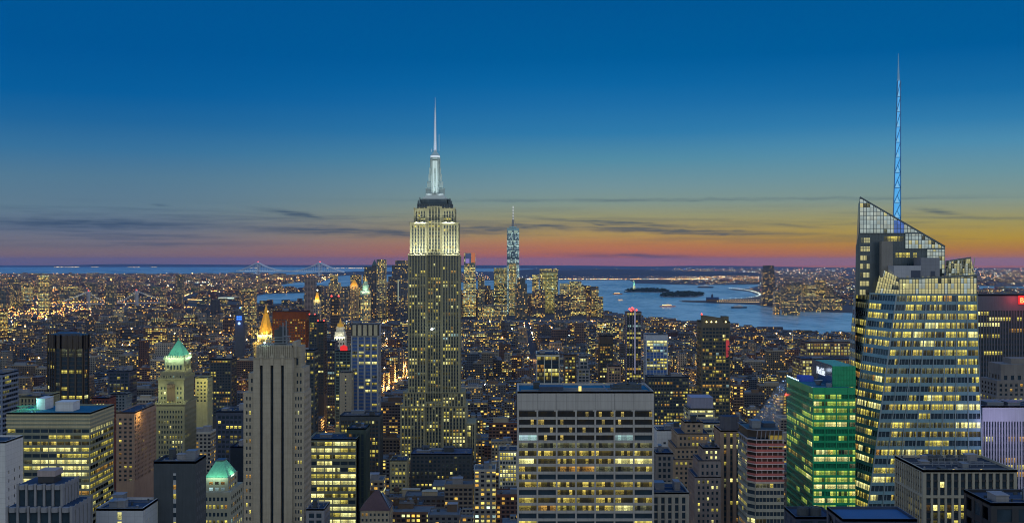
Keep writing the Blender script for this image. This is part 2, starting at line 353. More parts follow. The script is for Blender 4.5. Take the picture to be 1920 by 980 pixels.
def windows(root, panes, nobj, vb=980):
    """the panes that show largest become windows of their own, the rest one part"""
    sc = []
    for k, (qd, uv, st) in enumerate(panes):
        a, b, c = proj(qd[0]), proj(qd[2]), proj(qd[1])
        ar = abs((c[0]-a[0])*(b[1]-c[1])); n = (Vector(qd[1])-Vector(qd[0])).cross(Vector(qd[3])-Vector(qd[0]))
        vis = n.dot(Vector((0,0,H))-Vector(qd[0])) > 0 and 0 < a[0] < 1920 and a[1] < min(vb, 980) and b[1] > 0
        sc.append((-ar if vis else 1, k))
    sc.sort(); own = {k for a, k in sc[:min(nobj, 100)] if a < 0}
    rest = MB()
    for k, (qd, uv, st) in enumerate(panes):
        if k in own:
            mb = MB(); mb.quad(*qd, 0, uv); mb.build('window', PANE[st], root)
        else: rest.quad(*qd, st, uv)
    o = rest.build('window_glass', PANE, root)
    if o and len(rest.f) > 1: o['kind'] = 'stuff'
    return o

def bulkhead(root, x0, x1, y0, y1, z0, z1, m_=METAL, name='bulkhead', louvre=True):
    mb = MB(); mb.box(x0, x1, y0, y1, z0, z1)
    if louvre:
        n = max(2, int((z1-z0)/.8))
        for i in range(1, n):
            z = z0+(z1-z0)*i/n; mb.box(x0-.12, x1+.12, y0-.12, y0-.01, z, z+.25)
    mb.box(x0-.25, x1+.25, y0-.25, y1+.25, z1, z1+.3, 0, None, True)
    return mb.build(name, m_, root)
def water_tank(root, x, y, z, r=2.2, h=4.0):
    t = MB()
    for k in range(16):
        a = 2*math.pi*k/16; 
        t.box(x+r*math.cos(a)-.1, x+r*math.cos(a)+.1, y+r*math.sin(a)-.1, y+r*math.sin(a)+.1, z+3, z+3+h)
    t.cyl(x, y, r, r, z+3, z+3+h, 16); t.cyl(x, y, r*1.08, .15, z+3+h, z+3+h+r*.7, 16)
    for sx in (-1, 1):
        for sy in (-1, 1): t.box(x+sx*r*.6-.15, x+sx*r*.6+.15, y+sy*r*.6-.15, y+sy*r*.6+.15, z, z+3.05)
    return t.build('water_tank', WOODT, root)
def roof_part(root, X0, X1, Y0, Y1, z, wm, rm=ROOF, par=1.1, kit=0, rng=random, th=.5, name='roof'):
    mb = MB(); mb.quad((X0+th,Y0+th,z-par),(X1-th,Y0+th,z-par),(X1-th,Y1-th,z-par),(X0+th,Y1-th,z-par)); root = mb.build(name, rm, root)
    pp = MB()
    pp.box(X0, X1, Y0, Y0+th, z-par-.05, z, 0, None, True); pp.box(X0, X1, Y1-th, Y1, z-par-.05, z, 0, None, True)
    pp.box(X0, X0+th, Y0+th, Y1-th, z-par-.05, z, 0, None, True); pp.box(X1-th, X1, Y0+th, Y1-th, z-par-.05, z, 0, None, True)
    pp.build('parapet', wm, root)
    w_, d_ = X1-X0, Y1-Y0
    for k in range(kit):
        q_ = 1.0 if kit < 5 else .55; bw, bd, bh = rng.uniform(.10,.28)*w_*q_, rng.uniform(.15,.35)*d_*q_, rng.uniform(1.5, 4.5)*q_
        bx = rng.uniform(X0+1.5, X1-1.5-bw); by = rng.uniform(Y0+1.5, Y1-1.5-bd)
        bulkhead(root, bx, bx+bw, by, by+bd, z-par-.1, z-par+bh, rng.choice((METAL, GREYST, DIRTW)), rng.choice(('bulkhead', 'vent_unit', 'cooling_unit')))
    if kit:
        for k in range(5+kit):
            a, b = rng.uniform(X0+1, X1-2), rng.uniform(Y0+1, Y1-2); q = rng.uniform(.4, 1.1); v_ = MB()
            if rng.random() < .5: v_.box(a, a+q*1.6, b, b+q, z-par-.05, z-par+q); v_.box(a+.1, a+q*1.6-.1, b+.1, b+q-.1, z-par+q, z-par+q+.2)
            else: v_.cyl(a, b, q*.5, q*.5, z-par-.05, z-par+q*1.3, 10); v_.cyl(a, b, q*.75, q*.3, z-par+q*1.3, z-par+q*1.6, 10)
            v_.build('roof_vent', rng.choice((METAL, GREYST, DIRTW)), root)
        if rng.random() < .5: v_ = MB(); a, b = rng.uniform(X0+2, X1-2), rng.uniform(Y0+2, Y1-2); v_.bar((a, b, z-par), (a, b, z+rng.uniform(3, 8)), .12); v_.build('antenna', METAL, root)
    if kit > 1:
        p = MB()
        for k in range(4):
            y = rng.uniform(Y0+2, Y1-2); p.bar((X0+2, y, z-par+.3), (X1-2, y, z-par+.3), .15)
        p.build('roof_pipe', METAL, root)

def tower(name, label, tiers, Y, D, vb=980, wall_=BRICK, span=None, bay=4.0, fl=3.9, pw=.3, sh=.35, op=.4, os=.3, lit=.4, pal=PAL_OFFICE, edge=1.0, cap=3.0, nobj=60,
          group=None, cat='building', kit=3, roofm=ROOF, seed=0, both=False, dark=DARK, rows=None, run=.6, short=None, sbay=None, top_roof=True, side_wall=None, front=True):
    """tiers, widest first: (x0, x1, ytop) in photo pixels at the tower's distance Y, with optional setback dy in front and behind"""
    rng = random.Random(seed*77+len(name)+int(Y))
    x0, x1, yt = tiers[0][:3]
    root = thing(name, label, cat, (X_((x0+x1)/2, Y), Y+D/2, 0), group)
    mats = [wall_, span or wall_]; mw = MB(); panes = []; zb = 0
    zv = max(0, Z_(vb, Y)-14)
    for ti, t_ in enumerate(tiers):
        a, b, yt = t_[:3]; dy = t_[3] if len(t_) > 3 else 0; dback = t_[4] if len(t_) > 4 else dy
        Y0, Y1 = Y+dy, Y+D-dback; X0, X1 = X_(a, Y0), X_(b, Y0); z1 = Z_(yt, Y0)
        claim(X0, X1, Y0, Y1, vb, yt, short if ti == len(tiers)-1 else None)
        zf = max(zb, zv); zt = z1-cap
        nz = max(1, round((zt-zf)/fl))
        if zt <= zf+1: zf = zt; 
        right = (X0+X1)/2 < 0
        # plain body, inset behind the facade planes
        o_ = op if op > os else os
        sides = ('r' if right else 'l') if not both else 'rl'
        bx0 = X0+(o_ if 'l' in sides else 0); bx1 = X1-(o_ if 'r' in sides else 0); by0 = Y0+(o_ if front else 0)
        mw.box(bx0, bx1, by0+.02, Y1, zb, z1-1.5 if top_roof else z1, 0)
        if zf > zb: mw.box(X0, X1, Y0, by0, zb, zf, 0); 
        if zf > zb and o_: mw.box(X1-o_ if right else X0, X1 if right else X0+o_, by0, Y1, zb, zf, 0)
        if cap > 0:
            mw.box(X0, X1, Y0, by0, zt, z1, 0, None, True)
            for sd__ in sides: mw.box(X1-o_ if sd__ == 'r' else X0, X1 if sd__ == 'r' else X0+o_, by0, Y1, zt, z1, 0, None, True)
        if zt > zf+1:
            if front:
                nx = max(1, round((X1-X0-2*edge)/bay))
                facade(mw, panes, [(X0,by0,zf),(X1,by0,zf),(X1,by0,zt),(X0,by0,zt)], nx, nz, pw, sh, op, os, lit, pal, rng, 0, 1, edge, dark, rows, run)
            ns = max(1, round((Y1-by0-2*min(edge, 1))/(sbay or bay)))
            for sd__ in sides:
                if sd__ == 'r': qq = [(X1-o_,by0,zf),(X1-o_,Y1,zf),(X1-o_,Y1,zt),(X1-o_,by0,zt)]
                else: qq = [(X0+o_,Y1,zf),(X0+o_,by0,zf),(X0+o_,by0,zt),(X0+o_,Y1,zt)]
                if side_wall is None: facade(mw, panes, qq, ns, nz, pw, sh, op, os, lit*.9, pal, rng, 0, 1, min(edge, 1), dark, rows, run)
                else: mw.quad(*qq, 0)
        last = ti == len(tiers)-1
        if top_roof or not last:
            roof_part(root, X0, X1, Y0, Y1, z1+.03, wall_, roofm, 1.0 if last else .6, kit if last else 0, rng)
        zb = z1-.6 if not last else z1
    mw.build('walls', mats, root)
    windows(root, panes, nobj, vb)
    root['_top'] = (X0, X1, Y0, Y1, z1)
    return root

def simple(name, label, tiers, Y, D, col=(.12,.11,.11), lit=.3, cw=3.4, ch=3.6, vb=980, group=None, cat='building', seed=None, topcol=None, short=None, tank=0, bulk=0, rng=random):
    """a smaller or farther block: walls with the city facade, a roof slab, bulkheads and tanks"""
    seed = seed if seed is not None else random.random()*900
    x0, x1, yt = tiers[0][:3]; root = thing(name, label, cat, (X_((x0+x1)/2, Y), Y+D/2, 0), group)
    mw = MB(); zb = 0
    for ti, t_ in enumerate(tiers):
        a, b, yt = t_[:3]; dy = t_[3] if len(t_) > 3 else 0
        Y0, Y1 = Y+dy, Y+D-dy; X0, X1 = X_(a, Y0), X_(b, Y0); z1 = Z_(yt, Y0)
        claim(X0, X1, Y0, Y1, vb, yt, short if ti == len(tiers)-1 else None)
        mw.box(X0, X1, Y0, Y1, zb, z1, 0, (col, (lit, cw, ch), seed+ti)); zb = z1-.5
    mw.build('walls', CITY, root)
    root['_top'] = (X0, X1, Y0, Y1, z1)
    if topcol is not None or bulk or tank:
        extras(root, X0, X1, Y0, Y1, z1, tank, bulk, rng, topcol)
    return root
def extras(root, X0, X1, Y0, Y1, z1, tank, bulk, rng, topcol=None):
    w_, d_ = X1-X0, Y1-Y0
    pp = MB(); th = .5
    for bx in ((X0-.15, X1+.15, Y0-.15, Y0+th), (X0-.15, X1+.15, Y1-th, Y1+.15), (X0-.15, X0+th, Y0+th, Y1-th), (X1-th, X1+.15, Y0+th, Y1-th)): pp.box(*bx, z1-.9, z1+1.0, 0, None, True)
    pp.build('parapet', topcol or GREYST, root)
    for k in range(bulk):
        bw, bd = rng.uniform(.2,.4)*w_, rng.uniform(.25,.45)*d_
        bx, by = rng.uniform(X0+1, X1-1-bw), rng.uniform(Y0+1, Y1-1-bd)
        bulkhead(root, bx, bx+bw, by, by+bd, z1-.1, z1+rng.uniform(2.5, 6), rng.choice((GREYST, BRICK, METAL, BROWN)), louvre=False)
    for k in range(3):
        bx, by, q = rng.uniform(X0+1, X1-3), rng.uniform(Y0+1, Y1-3), rng.uniform(.7, 1.8); bulkhead(root, bx, bx+q*1.4, by, by+q, z1-.1, z1+q, rng.choice((GREYST, METAL, DIRTW)), 'vent_unit', False)
    for k in range(tank): water_tank(root, rng.uniform(X0+3, X1-3), rng.uniform(Y0+3, Y1-3), z1, rng.uniform(1.8, 2.6), rng.uniform(3.5, 5))

def light(kind, loc, energy, color=(1,1,1), size=1.0, to=None, spot=None, root=None, sy=None, name='floodlight'):
    l = bpy.data.lights.new(name, kind); l.energy = energy; l.color = color
    if kind == 'AREA':
        l.size = size
        if sy: l.shape = 'RECTANGLE'; l.size_y = sy
    else: l.shadow_soft_size = size
    if spot: l.spot_size = R(spot); l.spot_blend = .6
    o = bpy.data.objects.new(name, l); COL.objects.link(o); o.location = loc
    if to is not None: o.rotation_euler = (Vector(to)-Vector(loc)).to_track_quat('-Z', 'Y').to_euler()
    return o
# ---------------------------------------------------------------- ground, water, roads
def G(px, py, z=0.0):
    Y = GY(py); return (X_(px, Y), Y, z)
gm, gt, gb = mat('dark_ground')
gp = gt.new('ShaderNodeNewGeometry').outputs['Position']
gt.put(gb.inputs['Base Color'], gt.mix(gt.noise(gp, .01, 5.0, .7), (.02,.022,.022), (.07,.065,.06))); gb.inputs['Roughness'].default_value = .95
g = MB()
gpts = [(-90000,-4000,0),(90000,-4000,0),(90000,49000,0),(19500,49000,0),(2000,62000,0),(-17000,82000,0),(-90000,84000,0)]
i0 = len(g.v); g.v += gpts; g.f.append(tuple(range(len(gpts)))); g.m.append(0); g.uv += [(0,0)]*len(gpts); g.a.append(None)
tag(g.build('ground', gm), kind='structure')
wm_, wt, wb = mat('harbour_water')
wp = wt.new('ShaderNodeNewGeometry').outputs['Position']
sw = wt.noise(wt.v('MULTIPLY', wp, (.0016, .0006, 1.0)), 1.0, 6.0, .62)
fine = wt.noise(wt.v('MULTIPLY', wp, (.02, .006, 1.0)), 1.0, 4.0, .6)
wt.put(wb.inputs['Base Color'], wt.mix(wt.mr(wt.m('ADD', wt.m('MULTIPLY', sw, .7), wt.m('MULTIPLY', fine, .3)), .38, .62), (.12,.30,.36), (.50,.70,.72)))  # pale streaks of reflected sky are put into the water's base colour
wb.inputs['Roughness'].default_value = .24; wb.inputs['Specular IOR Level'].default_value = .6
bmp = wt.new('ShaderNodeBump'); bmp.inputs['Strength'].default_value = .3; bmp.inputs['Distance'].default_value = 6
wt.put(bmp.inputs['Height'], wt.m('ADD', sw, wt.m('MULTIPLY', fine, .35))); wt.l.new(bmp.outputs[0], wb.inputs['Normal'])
WATER = {
 'ocean_water': [(-160,500.2),(300,500.2),(760,501),(1000,504),(1000,509),(765,509),(700,511),(690,510),(640,511),(610,515.5),(560,516),(500,514),(440,513),(300,513.5),(100,512.5),(-160,512)],
 'narrows_water': [(628,518),(680,514),(765,514),(765,532),(690,532),(640,541),(585,541),(533,541),(526,534),(560,529),(600,530)],
 'river_water': [(476,555),(500,551),(572,549),(650,549),(650,562),(572,563),(530,569),(500,570),(476,567)],
 'bay_water': [(862,530),(900,526),(985,525),(1180,525),(1190,531),(1300,534.5),(1430,533.5),(1405,541),(1368,543),(1409,547),(1425,554),(1400,560),(1340,563),(1280,563.5),(1277,566),(1340,568.5),(1415,571),(1440,575),(1480,583),(1540,585),(1600,587),(1680,590),(1680,625),(1600,624),(1540,629),(1520,625),(1400,612),(1310,606),(1215,597),(1130,586),(1110,570),(1000,562),(862,560)],
 'inlet_water': [(1836,536),(1960,538),(1960,542.5),(1880,541),(1836,541)],
}
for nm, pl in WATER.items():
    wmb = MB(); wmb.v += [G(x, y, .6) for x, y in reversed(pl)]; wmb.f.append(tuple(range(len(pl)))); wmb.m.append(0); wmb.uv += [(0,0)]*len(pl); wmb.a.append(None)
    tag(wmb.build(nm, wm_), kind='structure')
def inside(px, py, poly):
    c = False; n = len(poly)
    for i in range(n):
        (x1, y1), (x2, y2) = poly[i], poly[i-1]
        if (y1 > py) != (y2 > py) and px < (x2-x1)*(py-y1)/(y2-y1)+x1: c = not c
    return c
def wet(px, py): return any(inside(px, py, p) for p in WATER.values())
rm_, rt, rb = mat('asphalt'); rb.inputs['Roughness'].default_value = .85
rp = rt.new('ShaderNodeNewGeometry').outputs['Position']; rt.put(rb.inputs['Base Color'], rt.mix(rt.noise(rp, .2, 4.0), (.035,.035,.037), (.07,.068,.066)))
AVES = [-1960,-1650,-1380,-1130,-900,-690,-520,-365,-217,60,330,600,870,1140,1400,1660,1930]
av = MB()
for k, x in enumerate(AVES): av.quad((x-12,500,.03),(x+12,500,.03),(x+12,4200 if abs(x)>600 else 5600,.03),(x-12,4200 if abs(x)>600 else 5600,.03))
tag(av.build('avenue_road', rm_), kind='structure')
mk = MB(); MARK = plain('road_paint', (.7,.7,.66))
for x in AVES:
    for off in (-4, 0, 4):
        for y in range(900, 3200, 12): mk.quad((x+off-.1,y,.06),(x+off+.1,y,.06),(x+off+.1,y+5,.06),(x+off-.1,y+5,.06))
tag(mk.build('road_markings', MARK), kind='structure')
# low hills across the bay
def hills(name, x0, x1, Y, depth, hgt, seed, n=90, rows=9):
    rng = random.Random(seed); ph = [rng.uniform(0, 6.28) for _ in range(8)]
    mb = MB(); gr = []
    for j in range(rows+1):
        row = []
        for i in range(n+1):
            s = i/n; t = j/rows
            hh = sum(math.sin(s*(3+4*k)+ph[k]+t*k*.7)/(1+k*.6) for k in range(8))*.25+.75
            env = math.sin(math.pi*min(1, max(0, t)))**.7*min(1, s*8, (1-s)*8)
            row.append((x0+(x1-x0)*s, Y+depth*t, max(0, hh)*hgt*env-.5))
        gr.append(row)
    for j in range(rows):
        for i in range(n): mb.quad(gr[j][i], gr[j][i+1], gr[j+1][i+1], gr[j+1][i])
    return tag(mb.build(name, gm, smooth=True), kind='structure')
hills('island_hills', X_(880, 21000), X_(1560, 21000), 20500, 9000, 95, 3)
hills('headland_hills', X_(590, 26000), X_(760, 26000), 23500, 5000, 60, 5)
hills('far_shore_hills', -25000, 14000, 56000, 6000, 110, 8)
hills('park_hill', X_(90, 12000), X_(330, 12000), 12200, 2600, 28, 12)

# islands in the bay
TREE = wall('tree_foliage', (.028,.045,.026), .9, .6, .4, .1); SHORE = plain('shore_stone', (.16,.16,.15), .9)
def island(name, label, outline, tree_label, seed, z=3.0):
    rng = random.Random(seed); pts = [G(x, y)[:2] for x, y in outline][::-1]
    mb = MB(); n = len(pts)
    for i in range(n): j = (i+1) % n; mb.quad((*pts[i], -.5), (*pts[j], -.5), (*pts[j], z), (*pts[i], z))
    mb.v += [(x, y, z) for x, y in pts]; k = len(mb.v); mb.f.append(tuple(range(k-n, k))); mb.m.append(0); mb.uv += [(0,0)]*n; mb.a.append(None)
    tag(mb.build(name, SHORE), kind='structure')
    tb = MB(); xs = [p[0] for p in outline]; ys = [p[1] for p in outline]
    c = 0
    while c < 260:
        px, py = rng.uniform(min(xs), max(xs)), rng.uniform(min(ys), max(ys))
        if not inside(px, py, outline): continue
        x, y, _ = G(px, py); r = rng.uniform(7, 13); hh = rng.uniform(11, 19); c += 1
        tb.cyl(x, y, .8, .5, z-.2, z+hh*.5, 5)
        for q in range(9):
            a = rng.uniform(0, 6.28); rr_ = r*rng.uniform(.2, .8)
            tb.octa(x+math.cos(a)*rr_, y+math.sin(a)*rr_, z+hh*rng.uniform(.4, .95), r*rng.uniform(.25, .5))
    tag(tb.build('tree_cover', TREE), tree_label, None, None, 'stuff')
LIB = [(1170,546.5),(1182,544),(1200,543),(1230,543),(1252,545.5),(1255,547.5),(1235,548.8),(1200,548),(1178,548)]
ELL = [(1236,555.5),(1245,552),(1262,549.5),(1290,549),(1316,550.5),(1320,554),(1308,557),(1270,557.5),(1245,557)]
island('statue_island', '', LIB, 'dark trees covering the island around the green statue', 4)
island('museum_island', '', ELL, 'dark trees covering the rounder island nearer the pier', 5)
st = thing('statue', 'pale green floodlit robed statue raising a torch on a stone pedestal on the island', 'statue', (*G(1189, 545.5)[:2], 3))
sx, sy = st.location[0], st.location[1]
pd = MB(); pd.box(sx-28, sx+28, sy-28, sy+28, 3, 12); pd.prism([(sx-13,sy-13),(sx+13,sy-13),(sx+13,sy+13),(sx-13,sy+13)], 12, 44, 0, True, .72); pd.box(sx-11, sx+11, sy-11, sy+11, 44, 47, 0, None, True); pd.build('pedestal', LIME, st)
STG = wall('statue_copper', (.22,.50,.38), .6)
fb = MB(); fb.cyl(sx, sy, 7.5, 5.2, 47, 66, 12); fb.cyl(sx, sy, 5.2, 4.2, 66, 78, 12); fb.cyl(sx, sy, 1.8, 1.6, 78, 81, 8); fb.cyl(sx, sy, 2.8, 2.2, 80.5, 85.5, 10)
for k in range(7):
    a = math.pi*k/6; fb.bar((sx+2*math.cos(a), sy, 85+1.5*math.sin(a)), (sx+5*math.cos(a), sy, 86+4.5*math.sin(a)), .3)
fb.bar((sx-4, sy, 76), (sx-7.5, sy, 88), 1.4); fb.bar((sx+4, sy, 75), (sx+5, sy-4, 66), 1.4); fb.build('figure', STG, st)
tb = MB(); tb.cyl(sx-8, sy, .7, 1.6, 88, 91.5, 8); tb.cyl(sx-8, sy, 1.3, .2, 91.5, 95, 8); tb.build('torch', emis('torch_flame', (1,.7,.25), 5), st)
bb = MB(); bb.box(sx+3.8, sx+6.5, sy-5.6, sy-4.8, 62, 70); bb.build('tablet', STG, st)
light('SPOT', (sx-45, sy-90, 6), 1.0e6, (.8,1,.8), 3, (sx, sy, 62), 42); light('SPOT', (sx+40, sy-80, 6), 3.5e5, (.8,1,.8), 3, (sx, sy, 30), 45)

# lamps of the shore roads and the far city: far too many to count
GLOW = [emis('sodium_lamp', (1,.40,.06), 6), emis('warm_lamp', (1,.62,.22), 4.5), emis('white_lamp', (.85,.95,.8), 4.5), emis('red_lamp', (1,.06,.04), 4), emis('blue_lamp', (.1,.3,1), 4)]
for m_ in GLOW: m_.cycles.emission_sampling = 'NONE'
far = MB(); rng = random.Random(21)
def fl_(px, py, s, k, z=10):
    if py < 499.5 or wet(px, py): return
    x, y, _ = G(px, py); far.octa(x, y, z, s*y/F, k)
def clump(px, py, rx, ry, n, cols, s=(.35,.9)):
    for _ in range(n): fl_(rng.gauss(px, rx), rng.gauss(py, ry), rng.uniform(*s), rng.choice(cols))
for _ in range(2600):
    px = rng.uniform(-60, 1000); py = 513+abs(rng.gauss(0, 1))*24
    dens = .35+.65*abs(math.sin(px*.013+py*.12)*math.cos(px*.031))
    if py < 592 and rng.random() < dens: fl_(px, py, min(1.5, rng.uniform(.25,.62)*(1+rng.random()**12*1.6)), rng.choices((0,1,2,3), (5,7,2.2,.25))[0], rng.uniform(6, 24))
for _ in range(1500):
    px = rng.uniform(1260, 1990); py = 503+rng.random()**1.2*55
    fl_(px, py, rng.uniform(.22,.6)*(1+rng.random()**12), rng.choices((0,1,2,3,4), (3,8,3,.3,.1))[0], rng.uniform(6, 20))
for _ in range(430): fl_(rng.uniform(880, 1580), 503+rng.random()**.8*20, rng.uniform(.2,.42), rng.choices((0,1,2), (3,5,2))[0], 12)
for _ in range(260): fl_(rng.uniform(985, 1330), rng.gauss(524.0, .5), rng.uniform(.3,.65), rng.choice((1,1,0,2)))
for _ in range(300): fl_(rng.uniform(1258, 1430), rng.gauss(521, 4.2), rng.uniform(.22,.62), rng.choice((1,0,1,2)))
for x0, x1, y in ((98,148,500.8),(240,262,501.2),(282,297,501.2),(172,185,500.6),(612,682,503.2),(460,482,502.6)):
    for k in range(int((x1-x0)*.9)): far.octa(*G(x0+(x1-x0)*rng.random(), y+rng.uniform(-.1,.1))[:2], 12, rng.uniform(.25,.45)*G(0, y)[1]/F, 1)
clump(345, 533, 34, 3, 190, (2,2,1), (.4,1.1)); clump(165, 524, 14, 2.2, 12, (0,0,1), (1,2)); clump(400, 545, 34, 4, 42, (0,1), (.5,1.1)); clump(270, 532, 16, 2.5, 50, (1,2,0))
clump(60, 594, 60, 5, 170, (0,0,0,1), (.5,1.25)); clump(150, 588, 90, 10, 130, (0,0,0,1), (.5,1.3)); clump(24, 575, 40, 8, 120, (0,0,1), (.5,1.4)); clump(100, 572, 60, 8, 120, (0,0,1), (.5,1.3)); clump(300, 588, 60, 10, 80, (0,1), (.5,1.2))
clump(560, 523, 34, 2.2, 120, (0,1), (.5,1.1)); clump(520, 545, 24, 2.6, 90, (0,1,1), (.5,1.2)); clump(610, 523, 10, 1.2, 60, (1,1,2), (.5,1.0)); clump(495, 522, 24, 3, 60, (0,1))
clump(230, 590, 80, 9, 150, (0,0,0,1), (.6,1.5)); clump(420, 600, 40, 10, 50, (0,0,1), (.5,1.3)); clump(120, 550, 90, 14, 160, (0,0,1,1), (.4,1.0)); clump(1640, 540, 60, 5, 40, (2,2,1), (.4,.9)); clump(1880, 515, 40, 5, 120, (1,0,2), (.3,.9)); clump(1540, 545, 40, 6, 60, (1,2,2)); clump(1450, 512, 60, 4, 60, (2,1))
tag(far.build('distant_city_lights', GLOW), 'sodium orange, warm and white lamps scattered over the far boroughs and shores', None, None, 'stuff')

# curved lamp-lit causeway and pier
def lamp_row(mb, pts, n, s, k, z=9, jit=0):
    P_ = [Vector(G(*p)) for p in pts]; L_ = [0]
    for a, b in zip(P_, P_[1:]): L_.append(L_[-1]+(b-a).length)
    for q in range(n):
        t_ = L_[-1]*q/(n-1); i = max(j for j in range(len(P_)) if L_[j] <= t_+1e-6); i = min(i, len(P_)-2)
        p = P_[i].lerp(P_[i+1], (t_-L_[i])/(L_[i+1]-L_[i])); mb.octa(p.x, p.y, z, s*p.y/F, k)
def strip(mb, pts, wd, z, m_=0):
    P_ = [Vector(G(*p)) for p in pts]
    for a, b in zip(P_, P_[1:]):
        n_ = Vector(((b-a).y, -(b-a).x, 0)).normalized()*wd
        q = [a-n_, a+n_, b+n_, b-n_]; c_ = [(v.x, v.y, z) for v in q]
        if (b-a).y > 0: pass
        mb.quad(*c_, m_); 
        for i in range(4): j = (i+1) % 4; mb.quad((c_[i][0], c_[i][1], -.5), (c_[j][0], c_[j][1], -.5), c_[j], c_[i], m_)
cw = thing('causeway', 'curved low seawall promenade edged with bright lamps beside the bay', 'causeway', (*G(1400, 545)[:2], 0))
curve = [(1368,541.2),(1382,542.5),(1398,544.6),(1412,547.6),(1422,551),(1426,554),(1418,557.5),(1400,560),(1370,561.6),(1340,562.6)]
c_ = MB(); strip(c_, curve, 22, 4); c_.build('seawall', SHORE, cw); c_ = MB(); lamp_row(c_, curve, 44, .5, 0); tag(c_.build('lamp_string', GLOW[2:3], cw), kind='stuff')
pr = thing('pier', 'long low pier with lamps running out into the bay below the second island', 'pier', (*G(1340, 566)[:2], 0))
pp_ = [(1279,563.8),(1310,565),(1350,566),(1400,567),(1438,567)]
c_ = MB(); strip(c_, pp_, 30, 4); c_.build('deck', SHORE, pr); c_ = MB(); lamp_row(c_, [(1345,567.4),(1438,569)], 26, .6, 0); lamp_row(c_, [(1345,565),(1438,565)], 20, .5, 0); tag(c_.build('lamp_string', GLOW[1:2], pr), kind='stuff')
tm = thing('terminal_building', 'dark gabled ferry terminal with a small clock spire on the pier', 'terminal', (*G(1336, 566)[:2], 4))
tx, ty = tm.location[0], tm.location[1]
m1 = MB(); m1.box(tx-38, tx+38, ty-15, ty+20, 4, 20); m1.build('walls', BROWN, tm)
m1 = MB(); 
for s_ in (-1, 1): m1.quad((tx-40, ty-17, 20) if s_ < 0 else (tx+40, ty+22, 20), (tx+40, ty-17, 20) if s_ < 0 else (tx-40, ty+22, 20), (tx+40 if s_ < 0 else tx-40, ty+2.5, 32), (tx-40 if s_ < 0 else tx+40, ty+2.5, 32))
m1.tri((tx-40,ty+22,20),(tx-40,ty-17,20),(tx-40,ty+2.5,32)); m1.tri((tx+40,ty-17,20),(tx+40,ty+22,20),(tx+40,ty+2.5,32)); m1.build('roof', NAVY, tm)
m1 = MB(); m1.box(tx-8, tx+4, ty-2, ty+8, 28, 42); m1.prism([(tx-9,ty-3),(tx+5,ty-3),(tx+5,ty+9),(tx-9,ty+9)], 42, 56, 0, False, 0); m1.build('spire', NAVY, tm)
m1 = MB(); lamp_row(m1, [(1800,529.5),(1920,532)], 30, .3, 0)

# suspension bridges
STEEL = plain('bridge_steel', (.32,.36,.42), .5, .3); CABL = emis('cable_lamp', (.62,.72,.70), 1.1); CABL.cycles.emission_sampling = 'NONE'
def bridge(name, label, A, B, side, ht, dz, wd, sag, tw, lamps, steel, road_k, cable_r, lamp_r, cab_emit=None):
    A, B = Vector((*A, 0)), Vector((*B, 0)); u = (B-A).normalized(); n = Vector((-u.y, u.x, 0)); L = (B-A).length
    root = thing(name, label, 'bridge', tuple((A+B)/2))
    for T in (A, B):
        t_ = MB()
        for s_ in (-1, 1):
            c = T+n*wd*s_; t_.prism([tuple((c+u*a*tw+n*b*tw*.6)[:2]) for a, b in ((-1,-1),(1,-1),(1,1),(-1,1))], 0, ht, 0, True, .8)
        for z in (ht*.98, ht*.78, dz-4): t_.bar(T+n*wd+Vector((0,0,z)), T-n*wd+Vector((0,0,z)), tw*.8)
        tob_ = t_.build('bridge_tower', steel, root)
        c_ = MB(); c_.octa(T.x, T.y, ht+tw, tw*.7); c_.build('beacon', GLOW[3], tob_)
    d_ = MB(); a, b = A-u*side, B+u*side; p = [a-n*wd, a+n*wd, b+n*wd, b-n*wd]
    d_.prism([tuple(q[:2]) for q in p][::-1] if (p[1]-p[0]).cross(p[2]-p[1]).z < 0 else [tuple(q[:2]) for q in p], dz-4, dz)
    d_.build('deck', steel, root)
    for s_ in (-1, 1):
        c_ = MB(); lm = MB(); hg = MB(); prev = None; N = lamps
        for k in range(-N//2, N+N//2+1):
            t_ = k/N
            if 0 <= t_ <= 1: z = dz+sag+(ht-dz-sag)*(2*t_-1)**2
            else:
                q = (-t_ if t_ < 0 else t_-1)*L/side
                if q > 1: prev = None; continue
                z = dz+(ht-dz)*(1-q)**1.25
            p = A+u*L*t_+n*wd*s_; p.z = z
            if prev is not None: c_.bar(prev, p, cable_r)
            if k % 2 == 0: hg.bar(p, Vector((p.x, p.y, dz)), cable_r*.25)
            lm.octa(p.x, p.y, p.z+lamp_r, lamp_r); prev = p
        c_.build('cable', cab_emit or steel, root); tag(hg.build('hangers', steel, root), kind='stuff')
        if not cab_emit: tag(lm.build('cable_lamps', CABL, root), kind='stuff')
    lm = MB(); M = int(lamps*1.6)
    for k in range(M+1):
        p = a.lerp(b, k/M); lm.octa(p.x, p.y, dz+8, lamp_r*1.05, 0)
    tag(lm.build('road_lamps', road_k, root), kind='stuff')
YV = 20500
bridge('suspension_bridge', 'large pale suspension bridge crossing the narrows on the horizon', (X_(484, YV+400), YV+400), (X_(600, YV-500), YV-500), 560, 241, 88, 16, 8, 15, 70, plain('pale_bridge_steel', (.55,.6,.68)), CABL, 7.0, 5.0)
bridge('suspension_bridge', 'nearer suspension bridge with strings of lamps on its cables among the houses', (X_(166, 6450), 6450), (X_(256, 6600), 6600), 190, 99, 36, 14, 3, 6, 22, STEEL, GLOW[0], .7, 2.0)
